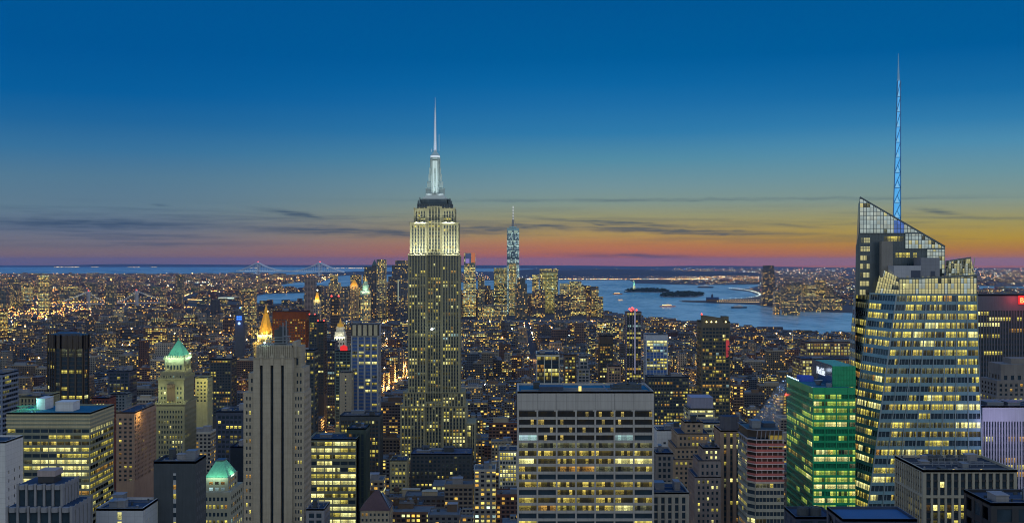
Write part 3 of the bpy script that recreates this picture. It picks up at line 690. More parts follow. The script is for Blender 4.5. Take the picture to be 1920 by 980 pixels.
# expressway and lit sheds on the far bank
ex = thing('expressway', 'elevated expressway streaked with white and orange traffic light beyond the nearer bridge', 'road', (*G(330, 563)[:2], 0))
e_ = MB(); strip(e_, [(318,566),(420,569)], 14, 10); strip(e_, [(333,563.5),(354,555)], 14, 10); e_.build('road_deck', SHORE, ex)
e_ = MB(); lamp_row(e_, [(352,565),(418,567.6)], 80, .55, 0, 14); lamp_row(e_, [(334,563),(354,554.5)], 30, .7, 0, 14); tag(e_.build('traffic_lights', GLOW[1:2], ex), kind='stuff')
sh_ = thing('market_shed', 'long pale floodlit shed with a row of lamps, left of the brown residential tower', 'shed', (*G(424, 563)[:2], 0))
x_, y_ = sh_.location[0], sh_.location[1]
e_ = MB(); e_.box(x_-62, x_+62, y_, y_+60, 0, 22); e_.build('walls', wall('pale_shed', (.4,.5,.45)), sh_)
e_ = MB()
for k in range(18): e_.octa(x_-60+k*7, y_-3, 17, 1.7)
tag(e_.build('wall_lamps', GLOW[2], sh_), kind='stuff')

# boats
def boat(px, py, L, label, hullm, lit=True, cat='boat'):
    x, y, _ = G(px, py); root = thing('boat', label, cat, (x, y, .6)); w_ = L*.14
    pts = [(x-L/2, y-w_), (x+L*.32, y-w_), (x+L/2, y), (x+L*.32, y+w_), (x-L/2, y+w_)]
    mb = MB(); mb.prism(pts, .2, L*.07+1.5, 0, True, 1.06); mb.build('hull', hullm, root)
    mb = MB(); mb.box(x-L*.36, x+L*.2, y-w_*.7, y+w_*.7, L*.07+1.4, L*.07+1.4+L*.09); mb.box(x-L*.1, x+L*.1, y-w_*.5, y+w_*.5, L*.16+1.3, L*.22+1.4); mb.build('cabin', WHITE, root)
    if lit:
        mb = MB()
        for k in range(9): mb.octa(x-L*.36+L*.07*k, y-w_*.9, L*.11+1.5, L*.02)
        tag(mb.build('deck_lamps', GLOW[1], root), kind='stuff')
    mb = MB(); mb.bar((x-L*.2, y, L*.2), (x-L*.2, y, L*.34), .4); mb.build('mast', METAL, root)
boat(1158, 551.6, 75, 'small orange ferry with lit cabin left of the two wooded islands', plain('orange_hull', (.6,.2,.05)))
boat(1164, 563.5, 48, 'tiny white launch low in the open bay below the orange ferry', WHITE)
boat(1252, 575.2, 88, 'brightly lit pink and orange ferry in the open water below the wooded islands', plain('pink_hull', (.6,.3,.25)))
boat(1386, 577.4, 84, 'dark barge trailing a wake off the pier', BLACK, False, 'barge')
boat(1323, 539.3, 150, 'long dark cargo ship lying in the far bay', BLACK, False, 'ship')
boat(1178, 547.5, 70, 'dark low vessel just left of the statue island', BLACK, False)
def block(mw, panes, X0, X1, Y0, Y1, z0, z1, nx, nz, ny=0, sides='r', zf=None, cap=1.0, op=.4, os=.3, **kw):
    """one storeyed mass with real window walls in front and on the named sides"""
    o_ = max(op, os); zf = z0 if zf is None else max(z0, zf)
    if ny == 0: sides = ''
    bx0 = X0+(o_ if 'l' in sides else 0); bx1 = X1-(o_ if 'r' in sides else 0); by = Y0+(o_ if nx else 0)
    mw.box(bx0, bx1, by+.02, Y1, z0, z1-.02)
    for a, b in ((z0, zf), (z1-cap, z1)):
        if b-a > .05:
            if nx: mw.box(X0, X1, Y0, by, a, b, 0, None, True)
            if 'r' in sides: mw.box(X1-o_, X1, by, Y1, a, b, 0, None, True)
            if 'l' in sides: mw.box(X0, X0+o_, by, Y1, a, b, 0, None, True)
    zt = z1-cap
    if nx: facade(mw, panes, [(X0,by,zf),(X1,by,zf),(X1,by,zt),(X0,by,zt)], nx, nz, op=op, os=os, **kw)
    if 'r' in sides: facade(mw, panes, [(X1-o_,by,zf),(X1-o_,Y1,zf),(X1-o_,Y1,zt),(X1-o_,by,zt)], ny, nz, op=op, os=os, **kw)
    if 'l' in sides: facade(mw, panes, [(X0+o_,Y1,zf),(X0+o_,by,zf),(X0+o_,by,zt),(X0+o_,Y1,zt)], ny, nz, op=op, os=os, **kw)

# ================================================================ the floodlit skyscraper in the middle
def floodlit_skyscraper():
    Y = 1290.0; x = lambda p, yy=Y: X_(p, yy); z = lambda p, yy=Y: Z_(p, yy); rng = random.Random(3)
    root = thing('skyscraper', 'tall limestone skyscraper with floodlit white crown, setbacks and a glowing needle mast', 'skyscraper', (x(814), Y+20, 0))
    claim(x(752), x(892), Y-15, Y+50, 842, 180, 'floodlit needle-topped skyscraper')
    mw = MB(); pn = []
    P = dict(lit=.36, pal=PAL_OFFICE, rng=rng, wm=0, sm=1, pw=.45, sh=.38, edge=1.0, run=.5, op=.8, os=.15)
    PB = dict(P, lit=.62)
    zb = z(900)
    rowp = lambda j: .8 if j in (7,8,13,14,16,22,26,30,33,37,40,48) else .25
    PS = dict(P, rows=rowp)
    block(mw, pn, x(875), x(892), Y-12, Y+30, 0, z(790), 4, 9, 0, '', zb, 1.5, **P)
    block(mw, pn, x(752), x(798), Y-10, Y+42, 0, z(760), 7, 21, 0, '', zb, 1.2, **PB); block(mw, pn, x(830), x(875), Y-10, Y+42, 0, z(760), 7, 21, 0, '', zb, 1.2, **PB)
    block(mw, pn, x(798), x(830), Y-7, Y+42, 0, z(752), 5, 22, 0, '', zb, 1.2, **PB)
    block(mw, pn, x(757), x(799), Y-5, Y+40, z(760)-1, z(735), 7, 4, 0, '', None, 1.0, **PB); block(mw, pn, x(829), x(871), Y-5, Y+40, z(760)-1, z(735), 7, 4, 10, 'r', None, 1.0, **PB)
    block(mw, pn, x(765), x(800), Y, Y+38, z(735)-1, z(478), 6, 39, 0, '', None, 1.0, **PS); block(mw, pn, x(828), x(862), Y, Y+38, z(735)-1, z(478), 6, 39, 9, 'r', None, 1.0, **PS)
    block(mw, pn, x(800), x(828), Y+3, Y+38, z(752)-1, z(471), 5, 42, 0, '', None, 1.0, **PS)
    PL = dict(P, lit=.12, op=.8, os=.25, edge=1.6, pw=.48, sh=.45)
    block(mw, pn, x(768), x(800), Y+2.5, Y+36, z(478)-1, z(418), 5, 9, 0, '', None, 2.0, **PL); block(mw, pn, x(828), x(859.5), Y+2.5, Y+36, z(478)-1, z(418), 5, 9, 8, 'r', None, 2.0, **PL)
    block(mw, pn, x(775), x(800), Y+6, Y+32, z(418)-1, z(391), 4, 4, 0, '', None, 2.2, **PL); block(mw, pn, x(828), x(853), Y+6, Y+32, z(418)-1, z(391), 4, 4, 6, 'r', None, 2.2, **PL)
    block(mw, pn, x(800), x(828), Y+5, Y+34, z(471)-1, z(386), 4, 13, 0, '', None, 1.0, **dict(PL, lit=.3))
    for a, b, dy, zz in ((752, 875, -10, 760), (757, 871, -5, 735), (765, 862, 0, 478), (768, 859.5, 2.5, 418), (775, 853, 6, 391)):   # thin cornices on the setbacks
        mw.box(x(a)-.4, x(b)+.4, Y+dy-.5, Y+dy+.6, z(zz)-.2, z(zz)+.7, 0, None, True)
        for q in range(9): mw.box(x(a)+q*(x(b)-x(a)-1.2)/8, x(a)+q*(x(b)-x(a)-1.2)/8+1.2, Y+dy-.45, Y+dy+.9, z(zz)+.7, z(zz)+1.6)
    mw.build('walls', [LIME, wall('dark_aluminium_spandrel', (.085,.09,.07), .5)], root)
    # dark navy observatory floors
    o = MB(); pn2 = []
    block(o, pn2, x(781), x(847), Y+8, Y+30, z(391)-1, z(381), 14, 2, 4, 'r', None, .6, lit=.08, wm=0, sm=0, pw=.3, sh=.3, rng=rng)
    o.prism([(x(785),Y+11),(x(789),Y+9),(x(839),Y+9),(x(843),Y+11),(x(843),Y+29),(x(785),Y+29)], z(381)-.4, z(372))
    for k in range(22): o.box(x(781)+k*1.75, x(781)+k*1.75+.25, Y+7.6, Y+7.9, z(381), z(381)+2.6)
    for k, hh in ((783, 4), (786, 7), (843, 6), (846, 3), (790, 3), (838, 4)): o.box(x(k)-.5, x(k)+.5, Y+9, Y+10, z(381), z(381)+hh)
    o.build('observatory', wall('observatory_slate', (.09,.12,.14)), root)
    s = MB(); cxx, cyy = x(813.8), Y+20
    s.prism([(x(791),Y+12),(x(836),Y+12),(x(836),Y+28),(x(791),Y+28)], z(372)-.1, z(368), 0, True, .97)
    s.prism([(x(796),Y+13),(x(831.5),Y+13),(x(831.5),Y+27),(x(796),Y+27)], z(368), z(362), 0, True, .94)
    s.build('mast_base', wall('pale_metal', (.55,.60,.58), .45, .08, .2, .1), root)
    m1 = MB()    # mooring mast with stepped wings
    for a, b in ((362, 350), (350, 338), (338, 324), (324, 312), (312, 297)):
        hw = {362: 10.4, 350: 8.6, 338: 7.2, 324: 6.3, 312: 5.5}[a]
        for sgn in (-1, 1):
            m1.box(cxx+sgn*hw-.9 if sgn > 0 else cxx-hw, cxx+hw if sgn > 0 else cxx-hw+.9, cyy-1.2, cyy+1.2, z(a), z(b))
            m1.box(cxx+sgn*3.4-.6, cxx+sgn*3.4+.6, cyy-5.2, cyy-3.4, z(a), z(b))
        m1.box(cxx-hw+1, cxx+hw-1, cyy-1, cyy+1, z(a), z(b)-.6); m1.box(cxx-1.0, cxx+1.0, cyy-hw*.8, cyy+hw*.8, z(a), z(b)-.8)
    m1.cyl(cxx, cyy, 4.6, 4.1, z(362), z(296), 16)
    m1.build('mooring_mast', wall('mast_metal', (.42,.52,.50), .4, .05, .2, .05), root)
    g1 = MB()
    for a in (-1.9, 0, 1.9): g1.box(cxx+a-.62, cxx+a+.62, cyy-4.75, cyy-4.0, z(360), z(299))
    g1.build('mast_window_strip', emis('mast_glow', (.62,.80,.82), .85), root)
    dm = MB(); dm.cyl(cxx, cyy, 5.6, 5.6, z(297), z(293.5), 20); dm.cyl(cxx, cyy, 4.6, 4.9, z(293.5), z(289), 20); dm.cyl(cxx, cyy, 5.4, 3.2, z(289), z(284), 20); dm.cyl(cxx, cyy, 3.0, 1.2, z(284), z(280), 16)
    for k in range(20):
        a = 6.283*k/20; dm.box(cxx+5.4*math.cos(a)-.15, cxx+5.4*math.cos(a)+.15, cyy+5.4*math.sin(a)-.15, cyy+5.4*math.sin(a)+.15, z(293.5), z(292))
    dmr = dm.build('dome', wall('mast_metal', (0,0,0)), root)
    dl = MB(); dl.cyl(cxx, cyy, 5.0, 5.2, z(292), z(289.5), 20); dl.build('dome_lamp_ring', emis('dome_glow', (.75,.88,1), .9), dmr)
    an = MB(); an.cyl(cxx, cyy, 1.7, 1.4, z(280), z(262), 10); an.cyl(cxx, cyy, 1.25, 1.0, z(262), z(238), 10); an.cyl(cxx, cyy, .9, .6, z(238), z(208), 8); an.cyl(cxx, cyy, .6, .35, z(208), z(194), 6); an.cyl(cxx, cyy, .3, .12, z(194), z(178), 6)
    for k in range(24):
        yy = 278-k*3.4; r_ = 2.1-1.3*k/24; an.box(cxx-r_, cxx+r_, cyy-.25, cyy+.25, z(yy), z(yy)+.35, 0, None, True); an.box(cxx-.25, cxx+.25, cyy-r_, cyy+r_, z(yy)+.5, z(yy)+.8, 0, None, True)
    an.bar((cxx+4.2, cyy, z(280)), (cxx+4.2, cyy, z(248)), .22); an.bar((cxx-3.8, cyy, z(282)), (cxx-3.8, cyy, z(276)), .3)
    anr = an.build('antenna', wall('antenna_metal', (.62,.68,.75), .4), root)
    al = MB()
    for k in range(21): al.octa(cxx, cyy-2.4+k*.07, z(277-k*3.5), 0.85-.024*k)
    tag(al.build('antenna_lamps', emis('antenna_glow', (.72,.82,1), 1.1), anr), kind='stuff')
    sp_ = MB(); sp_.octa(x(811), Y-11.2, z(616), 1.3); sp_.build('star_lamp', emis('star_white', (.8,1,.95), 40), root)
    windows(root, pn+pn2, 100, 842)
    # crown floods; the wide outer pair is added, hanging unseen off the facade
    for a, b, e in ((768, 800, 1), (828, 860, 1)):
        light('AREA', (x((a+b)/2), Y-4, z(479)), 7500*e, (.95,1,.80), x(b)-x(a)-3, (x((a+b)/2), Y-3.99, z(440)), None, None, 1.2)
        light('AREA', (x((a+b)/2), Y-17, z(479)), 20000*e, (.95,1,.80), x(b)-x(a)-2, (x((a+b)/2), Y-16.99, z(440)), None, None, 3)
    light('AREA', (x(814), Y-6, z(473)), 500, (1,.92,.5), 10, (x(814), Y-5.99, z(440)), None, None, 2)
    for a, b in ((776, 799), (829, 852)):
        light('AREA', (x((a+b)/2), Y+1.5, z(418.5)), 4200, (.92,1,.86), x(b)-x(a)-2, (x((a+b)/2), Y+1.51, z(403)), None, None, 1)
    light('AREA', (x(868), Y+18, z(479)), 5000, (1,.98,.72), 1.5, (x(867.9), Y+18, z(440)), None, None, 24)
    for sgn in (-1, 1): light('SPOT', (cxx+sgn*11, cyy-18, z(383)), 15000, (.8,.95,1), .8, (cxx+sgn*1.5, cyy, z(335)), 34)
    light('SPOT', (cxx, cyy-20, z(378)), 22000, (.8,.92,1), .8, (cxx, cyy, z(300)), 44)
    light('SPOT', (cxx, cyy-24, z(330)), 16000, (.75,.85,1), .8, (cxx, cyy, z(245)), 40)
floodlit_skyscraper()

# ================================================================ the crystalline glass tower with the spire
def crystal_tower():
    rng = random.Random(5); root = thing('glass_tower', 'huge faceted glass office tower with slanted lit crown and blue lattice spire', 'skyscraper', (X_(1720, 670), 670, 0))
    claim(X_(1600, 640), X_(1843, 640), 638, 705, 980, 371, 'faceted glass tower with the blue spire')
    def V(px, py, Y): return (X_(px, Y), Y, Z_(py, Y))
    z0, z1 = Z_(980, 640), Z_(551, 640)
    def edge(pa, pb, Y, zz):   # px at z1 -> pa, at z0 -> pb, at depth Y
        t_ = (z1-zz)/(z1-z0); return (X_(pa+(pb-pa)*t_, Y), Y, zz)
    E = {'S': (1602, 1573, 700), 'L': (1632, 1581, 667), 'C': (1681, 1623, 640), 'D': (1831, 1844, 640)}
    c = lambda k, zz: edge(*E[k], zz)
    mw = MB(); pn = []
    zl = z0-8; nz = round((z1-zl)/4.83)
    K = dict(pw=.10, sh=.38, op=.18, os=.32, sm=0, wm=1, rng=rng, run=.72)
    facade(mw, pn, [c('C',zl), c('D',zl), c('D',z1), c('C',z1)], 26, nz, lit=.84, pal={YEL:7, AMB:.6, PALE:2.0, PAT:3, DIM:2.2, COOL:.2}, **K)
    facade(mw, pn, [c('L',zl), c('C',zl), c('C',z1), c('L',z1)], 10, nz, lit=.72, pal={YEL:6, AMB:.6, PALE:1.5, PAT:2, DIM:3}, **K)
    facade(mw, pn, [c('S',zl), c('L',zl), c('L',z1), c('S',z1)], 7, nz, lit=.62, pal={YEL:4, AMB:.6, DIM:4}, **K)
    bk = (X_(1760, 700), 705)
    ring = [c(k, 0)[:2] for k in 'SLCD']
    for a, b in (('S','L'), ('L','C'), ('C','D')):
        mw.quad(c(a,0), c(b,0), c(b,zl), c(a,zl))
    Dk = lambda zz: (c('D',zz)[0]+1, 700, zz); Sk = lambda zz: (c('S',zz)[0], 700.5, zz)
    mw.quad(c('D',0), Dk(0), Dk(z1), c('D',z1)); mw.quad(Dk(0), Sk(0), Sk(z1), Dk(z1))
    tp = [c('S',z1), c('L',z1), c('C',z1), c('D',z1), Dk(z1)]
    for i in range(1, 4): mw.tri(tp[0], tp[i], tp[i+1])
    # bay ribs dividing the window groups
    for k in range(0, 9):
        t_ = k/8; a, b = Vector(c('C',zl)).lerp(Vector(c('D',zl)), t_), Vector(c('C',z1)).lerp(Vector(c('D',z1)), t_)
        a.y -= .4; b.y -= .4; mw.bar(a, b, .22, 1)
    mw.build('walls', [SPANG, wall('pale_mullion', (.22,.28,.32), .35)], root)
    cr = MB()
    for k in 'LC': cr.bar(Vector(c(k,zl))+Vector((-.1,-.5,0)), Vector(c(k,z1))+Vector((-.1,-.5,0)), .35)
    cr.build('corner_rib', wall('pale_mullion', (0,0,0)), root)
    # upper slab of the rear crystal
    Yr = 668; rw = MB(); zt = Z_(437, Yr)
    xl = lambda py: 1604+(551-py)*(10/180)
    pl = MB(); pl.quad(V(1604,553,Yr), V(1771,553,Yr), V(1771,462.5,Yr), V(1604.5,462.5,Yr)); pl.quad(V(1604.5,462.5,Yr), V(1771,462.5,Yr), V(1728.5,437.2,Yr), V(xl(437),437.2,Yr))
    pl.quad((X_(1600,700),700,0), (X_(1604,Yr),Yr,0), (X_(1604,Yr),Yr,Z_(551,Yr)), (X_(1602,700),700,Z_(551,Yr)))
    zA, zB = Z_(371, Yr), Z_(462, Yr)
    pl.quad((X_(1602,700),700,Z_(551,Yr)), V(1604,551,Yr), V(1614,371,Yr), (X_(1609,700),700,zA-2))
    pl.quad((X_(1771,Yr),Yr,0), (X_(1771,Yr),700,0), (X_(1771,Yr),700,zB), (X_(1771,Yr),Yr,zB))
    pl.quad((X_(1771,Yr),700,0), (X_(1600,700),700,0), (X_(1609,700),700,zA-2), (X_(1771,Yr),700,zB))
    for k in range(1, 27): pl.box(X_(1604+k*6.2,Yr)-.09, X_(1604+k*6.2,Yr)+.09, Yr-.14, Yr-.01, Z_(551,Yr), Z_(max(438, 371+(1604+k*6.2-1614)*(91/157)+2),Yr))
    for k in range(1, 8): pl.box(X_(1605+k*.9,Yr), X_(1771 if k < 6 else 1730,Yr), Yr-.18, Yr-.02, Z_(551-k*14.3,Yr), Z_(551-k*14.3,Yr)+.3, 0, None, True)
    pl.build('rear_wall', wall('smoky_glass_panel', (.06,.085,.105), .25, .3, .12, .2), root)
    for k in range(7):       # the column of lit windows up the left edge
        y_ = 446+k*16.2; xs = 1614-(y_-437)*.02
        for q in range(3):
            wb_ = MB(); a, b = X_(xs+q*6,Yr), X_(xs+q*6+5.2,Yr)
            wb_.quad((a,Yr-.12,Z_(y_+9,Yr)), (b,Yr-.12,Z_(y_+9,Yr)), (b,Yr-.12,Z_(y_,Yr)), (a,Yr-.12,Z_(y_,Yr)), 0, [(q*3+k*17,k),(q*3+k*17+.9,k),(q*3+k*17+.9,k+.9),(q*3+k*17,k+.9)])
            wb_.build('window', PANE[DIM if (k+q) % 4 == 0 else WSCR], root)
    for (xa, xb, ya, yb, n_) in ((1658,1694.5,443,452,6), (1679,1706,474,482.5,4), (1712,1720,474,482.5,1), (1657,1680,475,483,2), (1700,1722,491,498,3)):
        for q in range(n_):
            wb_ = MB(); w__ = (xb-xa)/n_; a, b = X_(xa+q*w__,Yr), X_(xa+(q+.88)*w__,Yr)
            wb_.quad((a,Yr-.12,Z_(yb,Yr)), (b,Yr-.12,Z_(yb,Yr)), (b,Yr-.12,Z_(ya,Yr)), (a,Yr-.12,Z_(ya,Yr)), 0, [(q*2.,ya),(q*2+.9,ya),(q*2+.9,ya+.9),(q*2.,ya+.9)])
            wb_.build('window', PANE[YEL if ya < 480 and xa != 1657 else DARK], root)
    # glazed screens: mullion grid with softly lit panes, cut to a sloping top
    def screen(name, xa, xb, yb, top, Y, nx, dy, states, fm, lean=0):
        pns = []; fr = MB(); w__ = (xb-xa)/nx
        for i in range(nx):
            x0, x1 = xa+i*w__, xa+(i+1)*w__; j = 0; y = yb
            while True:
                t0_, t1_ = top(x0), top(x1); yu = y-dy
                a0, a1 = max(yu, t0_), max(yu, t1_)
                if y <= max(t0_, t1_)+.3: break
                if a0 < y or a1 < y:
                    q = [V(x0,y,Y), V(x1,y,Y), V(x1,min(a1,y),Y), V(x0,min(a0,y),Y)]
                    pns.append((q, [(i+.03,j+.1),(i+.95,j+.1),(i+.95,j+.92),(i+.03,j+.92)], states(i/nx, j, rng)))
                j += 1; y -= dy
        for i in range(nx+1):
            x0 = xa+i*w__
            if top(x0) >= yb: continue
            fr.box(X_(x0,Y)-.11, X_(x0,Y)+.11, Y-.45, Y-.02, Z_(yb,Y), Z_(top(x0),Y))
        y = yb; 
        while y > min(top(xa), top(xb)):
            xr = [xa+i*.5 for i in range(int((xb-xa)*2)+1) if top(xa+i*.5) <= y]
            if xr: fr.box(X_(min(xr),Y), X_(max(xr),Y), Y-.4, Y-.02, Z_(y,Y)-.14, Z_(y,Y)+.14, 0, None, True)
            y -= dy
        for i in range(nx):
            a, b = xa+i*w__, xa+(i+1)*w__; fr.bar((X_(a,Y),Y-.3,Z_(top(a),Y)), (X_(b,Y),Y-.3,Z_(top(b),Y)), .42)
        fr.build(name, wall('screen_frame', (.07,.10,.12), .4), root); return pns
    slope = lambda x: 371+(x-1614)*(91/157)
    def st1(s, j, r):
        if .36 < s < .50 and j < 3: return SCRB
        return r.choices((SCR, WSCR, DIM), (12, .5, .6))[0]
    pn += screen('crown_screen', 1612, 1771, 437, slope, Yr-.3, 25, 8.0, st1, None)
    def st2(s, j, r): return r.choices((SCR, WSCR, DIM, DARK), (8, 2, .5, .1))[0]
    pn += screen('crown_screen', 1697, 1771, 466, lambda x: max(437.2, slope(x)+.6), Yr-.6, 12, 8.0, st2, None)
    pn += screen('crown_screen', 1738, 1771, 512, lambda x: 466.2, Yr-.6, 6, 8.0, st2, None)
    # rounded warm panel behind the terrace
    pp = MB(); pp.box(X_(1653,660), X_(1674,660), 660, 664, Z_(520,660), Z_(452,660)); pp.build('stair_core', wall('smoky_panel', (.17,.16,.15), .4), root)
    # terrace screens of the front crystal
    pn += screen('terrace_screen', 1686, 1831, 551, lambda x: 522+(1831-x)*0-min(1, max(0, (x-1720)/111))*6, 640, 24, 10.0, lambda s, j, r: r.choices((WSCR, PALE if j < 2 else SCR, SCR, DIM), (8, .3, 1.2, .15 if j < 2 else .8))[0], None)
    lt = MB(); q = [V(1640,551,664), V(1686,551,640.2), V(1691,523,640.2), V(1652,503,664)]
    facade(lt, pn, q, 9, 4, pw=.1, sh=.06, op=.2, os=.2, lit=1.0, pal={WSCR: 6, PALE: .3, DIM: .8, SCR: 1}, rng=rng); lt.build('terrace_screen', wall('screen_frame', (0,0,0)), root)
    dk = MB(); zt_ = Z_(522.5, 640); dk.box(X_(1690,640), X_(1828,640), 641, 667, zt_-.6, zt_); dk.build('terrace_deck', wall('terrace_stone', (.34,.30,.24)), root)
    b1 = MB(); b1.box(X_(1676,650), X_(1727,650), 650, 660, zt_-2, Z_(498,650)); b1.build('penthouse_box', wall('pale_panel', (.30,.31,.36), .5, .1, .3, .15, joint=2.5), root)
    b1 = MB(); b1.box(X_(1727,652), X_(1762,652), 652, 664, zt_-2, Z_(483,652)); b1.build('penthouse_box', wall('grey_panel', (.17,.18,.22), .5, .1, .3, .15, joint=2.0), root)
    b1 = MB(); b1.box(X_(1708,650), X_(1726,650), 649.8, 649.95, zt_, Z_(507,650)); b1.build('louvre', NAVY, root); b1 = MB(); b1.box(X_(1745,652), X_(1753,652), 651.8, 651.95, zt_, Z_(508,652)); b1.build('louvre', NAVY, root)
    dd = MB()
    for k in range(14): xx = X_(1690+k*9.5, 645); dd.box(xx, xx+rng.uniform(.4,1.8), 644, 645, zt_, zt_+rng.uniform(.5,1.7))
    dd.build('terrace_railing', CREAM, root)
    # lower crown on the right
    pn += screen('side_crown_screen', 1773, 1820, 521, lambda x: 490-(x-1773)*(7/47), 655, 9, 9.0, lambda s, j, r: r.choices((DIM, WSCR, SCR), (5, 1.5, 2))[0], None)
    sc_ = MB(); q = [V(1820,521,655), V(1829,521,645), V(1829,517,645), V(1820,483,655)]
    facade(sc_, pn, q, 3, 4, pw=.15, sh=.1, op=.15, os=.15, lit=1, pal={DIM: 4, WSCR: 2}, rng=rng)
    for k in range(7): sc_.bar(V(1774+k*8,520,654), V(1780+k*8,489-k,654), .18); 
    for yy in (516, 507, 498): sc_.bar(V(1773,yy,654.5), V(1822,yy,654.5), .18)
    sc_.build('side_crown_frame', wall('pale_truss', (.45,.42,.30)), root)
    # spire: tapering lattice with blue lit panels
    Ys = 685; lean = lambda py: 1680.5+(410-py)*(4.0/262)
    hw = lambda py: 7.0-(410-py)*(4.3/262)
    fr = MB(); lt_ = MB(); lv = [437, 409, 381, 352.5, 324, 295.5, 267.5, 239, 210.5, 182, 152]
    for a, b in zip(lv, lv[1:]):
        for s1, s2, yy in ((-1, 1, -1), (1, 1, -1)):
            fr.bar((X_(lean(a)+s1*hw(a),Ys), Ys-1.2, Z_(a,Ys)), (X_(lean(b)+s1*hw(b),Ys), Ys-1.2, Z_(b,Ys)), .22)
        fr.bar((X_(lean(a),Ys), Ys+2.2, Z_(a,Ys)), (X_(lean(b),Ys), Ys+2, Z_(b,Ys)), .22)
        fr.bar((X_(lean(a)-hw(a),Ys), Ys-1.2, Z_(a,Ys)), (X_(lean(a)+hw(a),Ys), Ys-1.2, Z_(a,Ys)), .16)
        fr.bar((X_(lean(a)-hw(a),Ys), Ys-1.25, Z_(a,Ys)), (X_(lean(b)+hw(b),Ys), Ys-1.25, Z_(b,Ys)), .15)
        if a > 300: fr.bar((X_(lean(a)+hw(a),Ys), Ys-1.3, Z_(a,Ys)), (X_(lean((a+b)/2),Ys), Ys-1.3, Z_((a+b)/2,Ys)), .12)
        A = [(X_(lean(a)-hw(a)*.93,Ys), Ys-.9, Z_(a,Ys)), (X_(lean(a)+hw(a)*.93,Ys), Ys-.9, Z_(a,Ys)), (X_(lean(a),Ys), Ys+1.9, Z_(a,Ys))]
        B = [(X_(lean(b)-hw(b)*.93,Ys), Ys-.9, Z_(b,Ys)), (X_(lean(b)+hw(b)*.93,Ys), Ys-.9, Z_(b,Ys)), (X_(lean(b),Ys), Ys+1.7, Z_(b,Ys))]
        for i in range(3):
            j = (i+1) % 3; lt_.quad(A[i], A[j], B[j], B[i], 0, [(i,0),(i+1,0),(i+1,1),(i,1)])
        w2 = .55; bm = (a*.62+b*.38)
        lt_.tri((X_(lean(a)-hw(a)*w2,Ys), Ys-1.0, Z_(a-1,Ys)), (X_(lean(a)+hw(a)*w2,Ys), Ys-1.0, Z_(a-1,Ys)), (X_(lean(bm),Ys), Ys-1.0, Z_(bm,Ys)), 1)
    fr.build('spire_lattice', wall('spire_steel', (.05,.20,.45), .4), root)
    sm, t, b = mat('spire_blue_light'); uv = t.xyz(t.new('ShaderNodeUVMap').outputs[0])
    b.inputs['Base Color'].default_value = (.02,.1,.25,1)
    t.put(b.inputs['Emission Color'], t.mix(t.noise(t.new('ShaderNodeNewGeometry').outputs['Position'], .25, 3.0), (.03,.30,.82), (.16,.62,.95))); t.put(b.inputs['Emission Strength'], .8)
    lt_.build('spire_light_panel', [sm, emis('spire_pale_light', (.25,.62,.95), .75)], root)
    mt = MB(); mt.cyl(X_(lean(146),Ys), Ys, 1.0, .7, Z_(153,Ys), Z_(148,Ys), 8); mt.cyl(X_(lean(146),Ys), Ys, .62, .10, Z_(148,Ys), Z_(100,Ys), 8); mt.build('spire_tip', wall('spire_tip_metal', (.25,.50,.72), .35), root)
    windows(root, pn, 100, 980)
crystal_tower()

# ================================================================ travertine slab in the centre foreground
t_ = tower('office_slab', 'white travertine office slab with seven wide window bays and a blank top band', [(970,1226,733)], 600, 40, 980, TRAV, TRAV, bay=9.75, fl=3.945, pw=.085, sh=.34, op=.9, os=.7, lit=.62,
      pal=lambda j: {CUR:1} if j < 3 else ({PAT:5, YEL:1.6, AMB:.5, PALE:1.0, DIM:1.6, COOL:.12} if j != 3 else {CUR:3, COOL:1}), edge=.4, cap=9.6, nobj=100, kit=0, seed=2, roofm=ROOFT, short='white travertine slab', run=.62,
      rows=lambda j: (.95,.9,.7,.8,.7,.5,.7,.85,.6,1.0,.5,.85,.9,.3,.8,.4)[j % 16])
X0, X1, Y0, Y1, zt = t_['_top']
zz = Z_(768.5, 600)
for k in range(7): mb = MB(); a = X0+.9+k*(X1-X0-.6)/7; mb.box(a, a+(X1-X0)/7-1.9, 599.93, 600.3, zz-.75, zz); mb.build('louvre', BLACK, t_)
for k in range(1, 7): mb = MB(); a = X0+.3+k*(X1-X0-.6)/7; mb.box(a-.05, a+.05, 599.95, 600.2, zz, zt); mb.build('panel_joint', BLACK, t_)
bulkhead(t_, X_(1012,606), X_(1056,606), 606, 616, zt-1.2, zt+1.3, NAVY, 'bulkhead', False); bulkhead(t_, X_(1000,622), X_(1012,622), 620, 626, zt-1.2, zt+2.2, DIRTW, 'vent_unit')
mb = MB()
for k, r_ in enumerate((4.8, 4.8)):
    cx_ = X_(1168+k*18, 616); mb.cyl(cx_, 618, r_, r_, zt-1.2, zt+1.9, 24); mb.cyl(cx_, 618, r_*.55, r_*.5, zt+1.9, zt+2.5, 16)
mb.box(X_(1148,612), X_(1198,612), 611, 626, zt-1.2, zt+.9); mb.build('cooling_tower', DIRTW, t_)
mb = MB(); mb.box(X_(1136,612), X_(1139,612), 601, 638, zt-1.2, zt-.6); mb.box(X0+2, X1-2, 610, 610.4, zt-1.1, zt-.3); mb.box(X_(1056,606), X_(1150,606), 618, 618.5, zt-1.1, zt-.2); mb.build('roof_rail', METAL, t_)
mb = MB(); mb.box(X_(1085,608), X_(1090,608), 607.9, 609, zt-1.1, zt+1.6); mb.build('roof_lamp', emis('yellow_roof_lamp', (1,.75,.2), 1.4), t_)

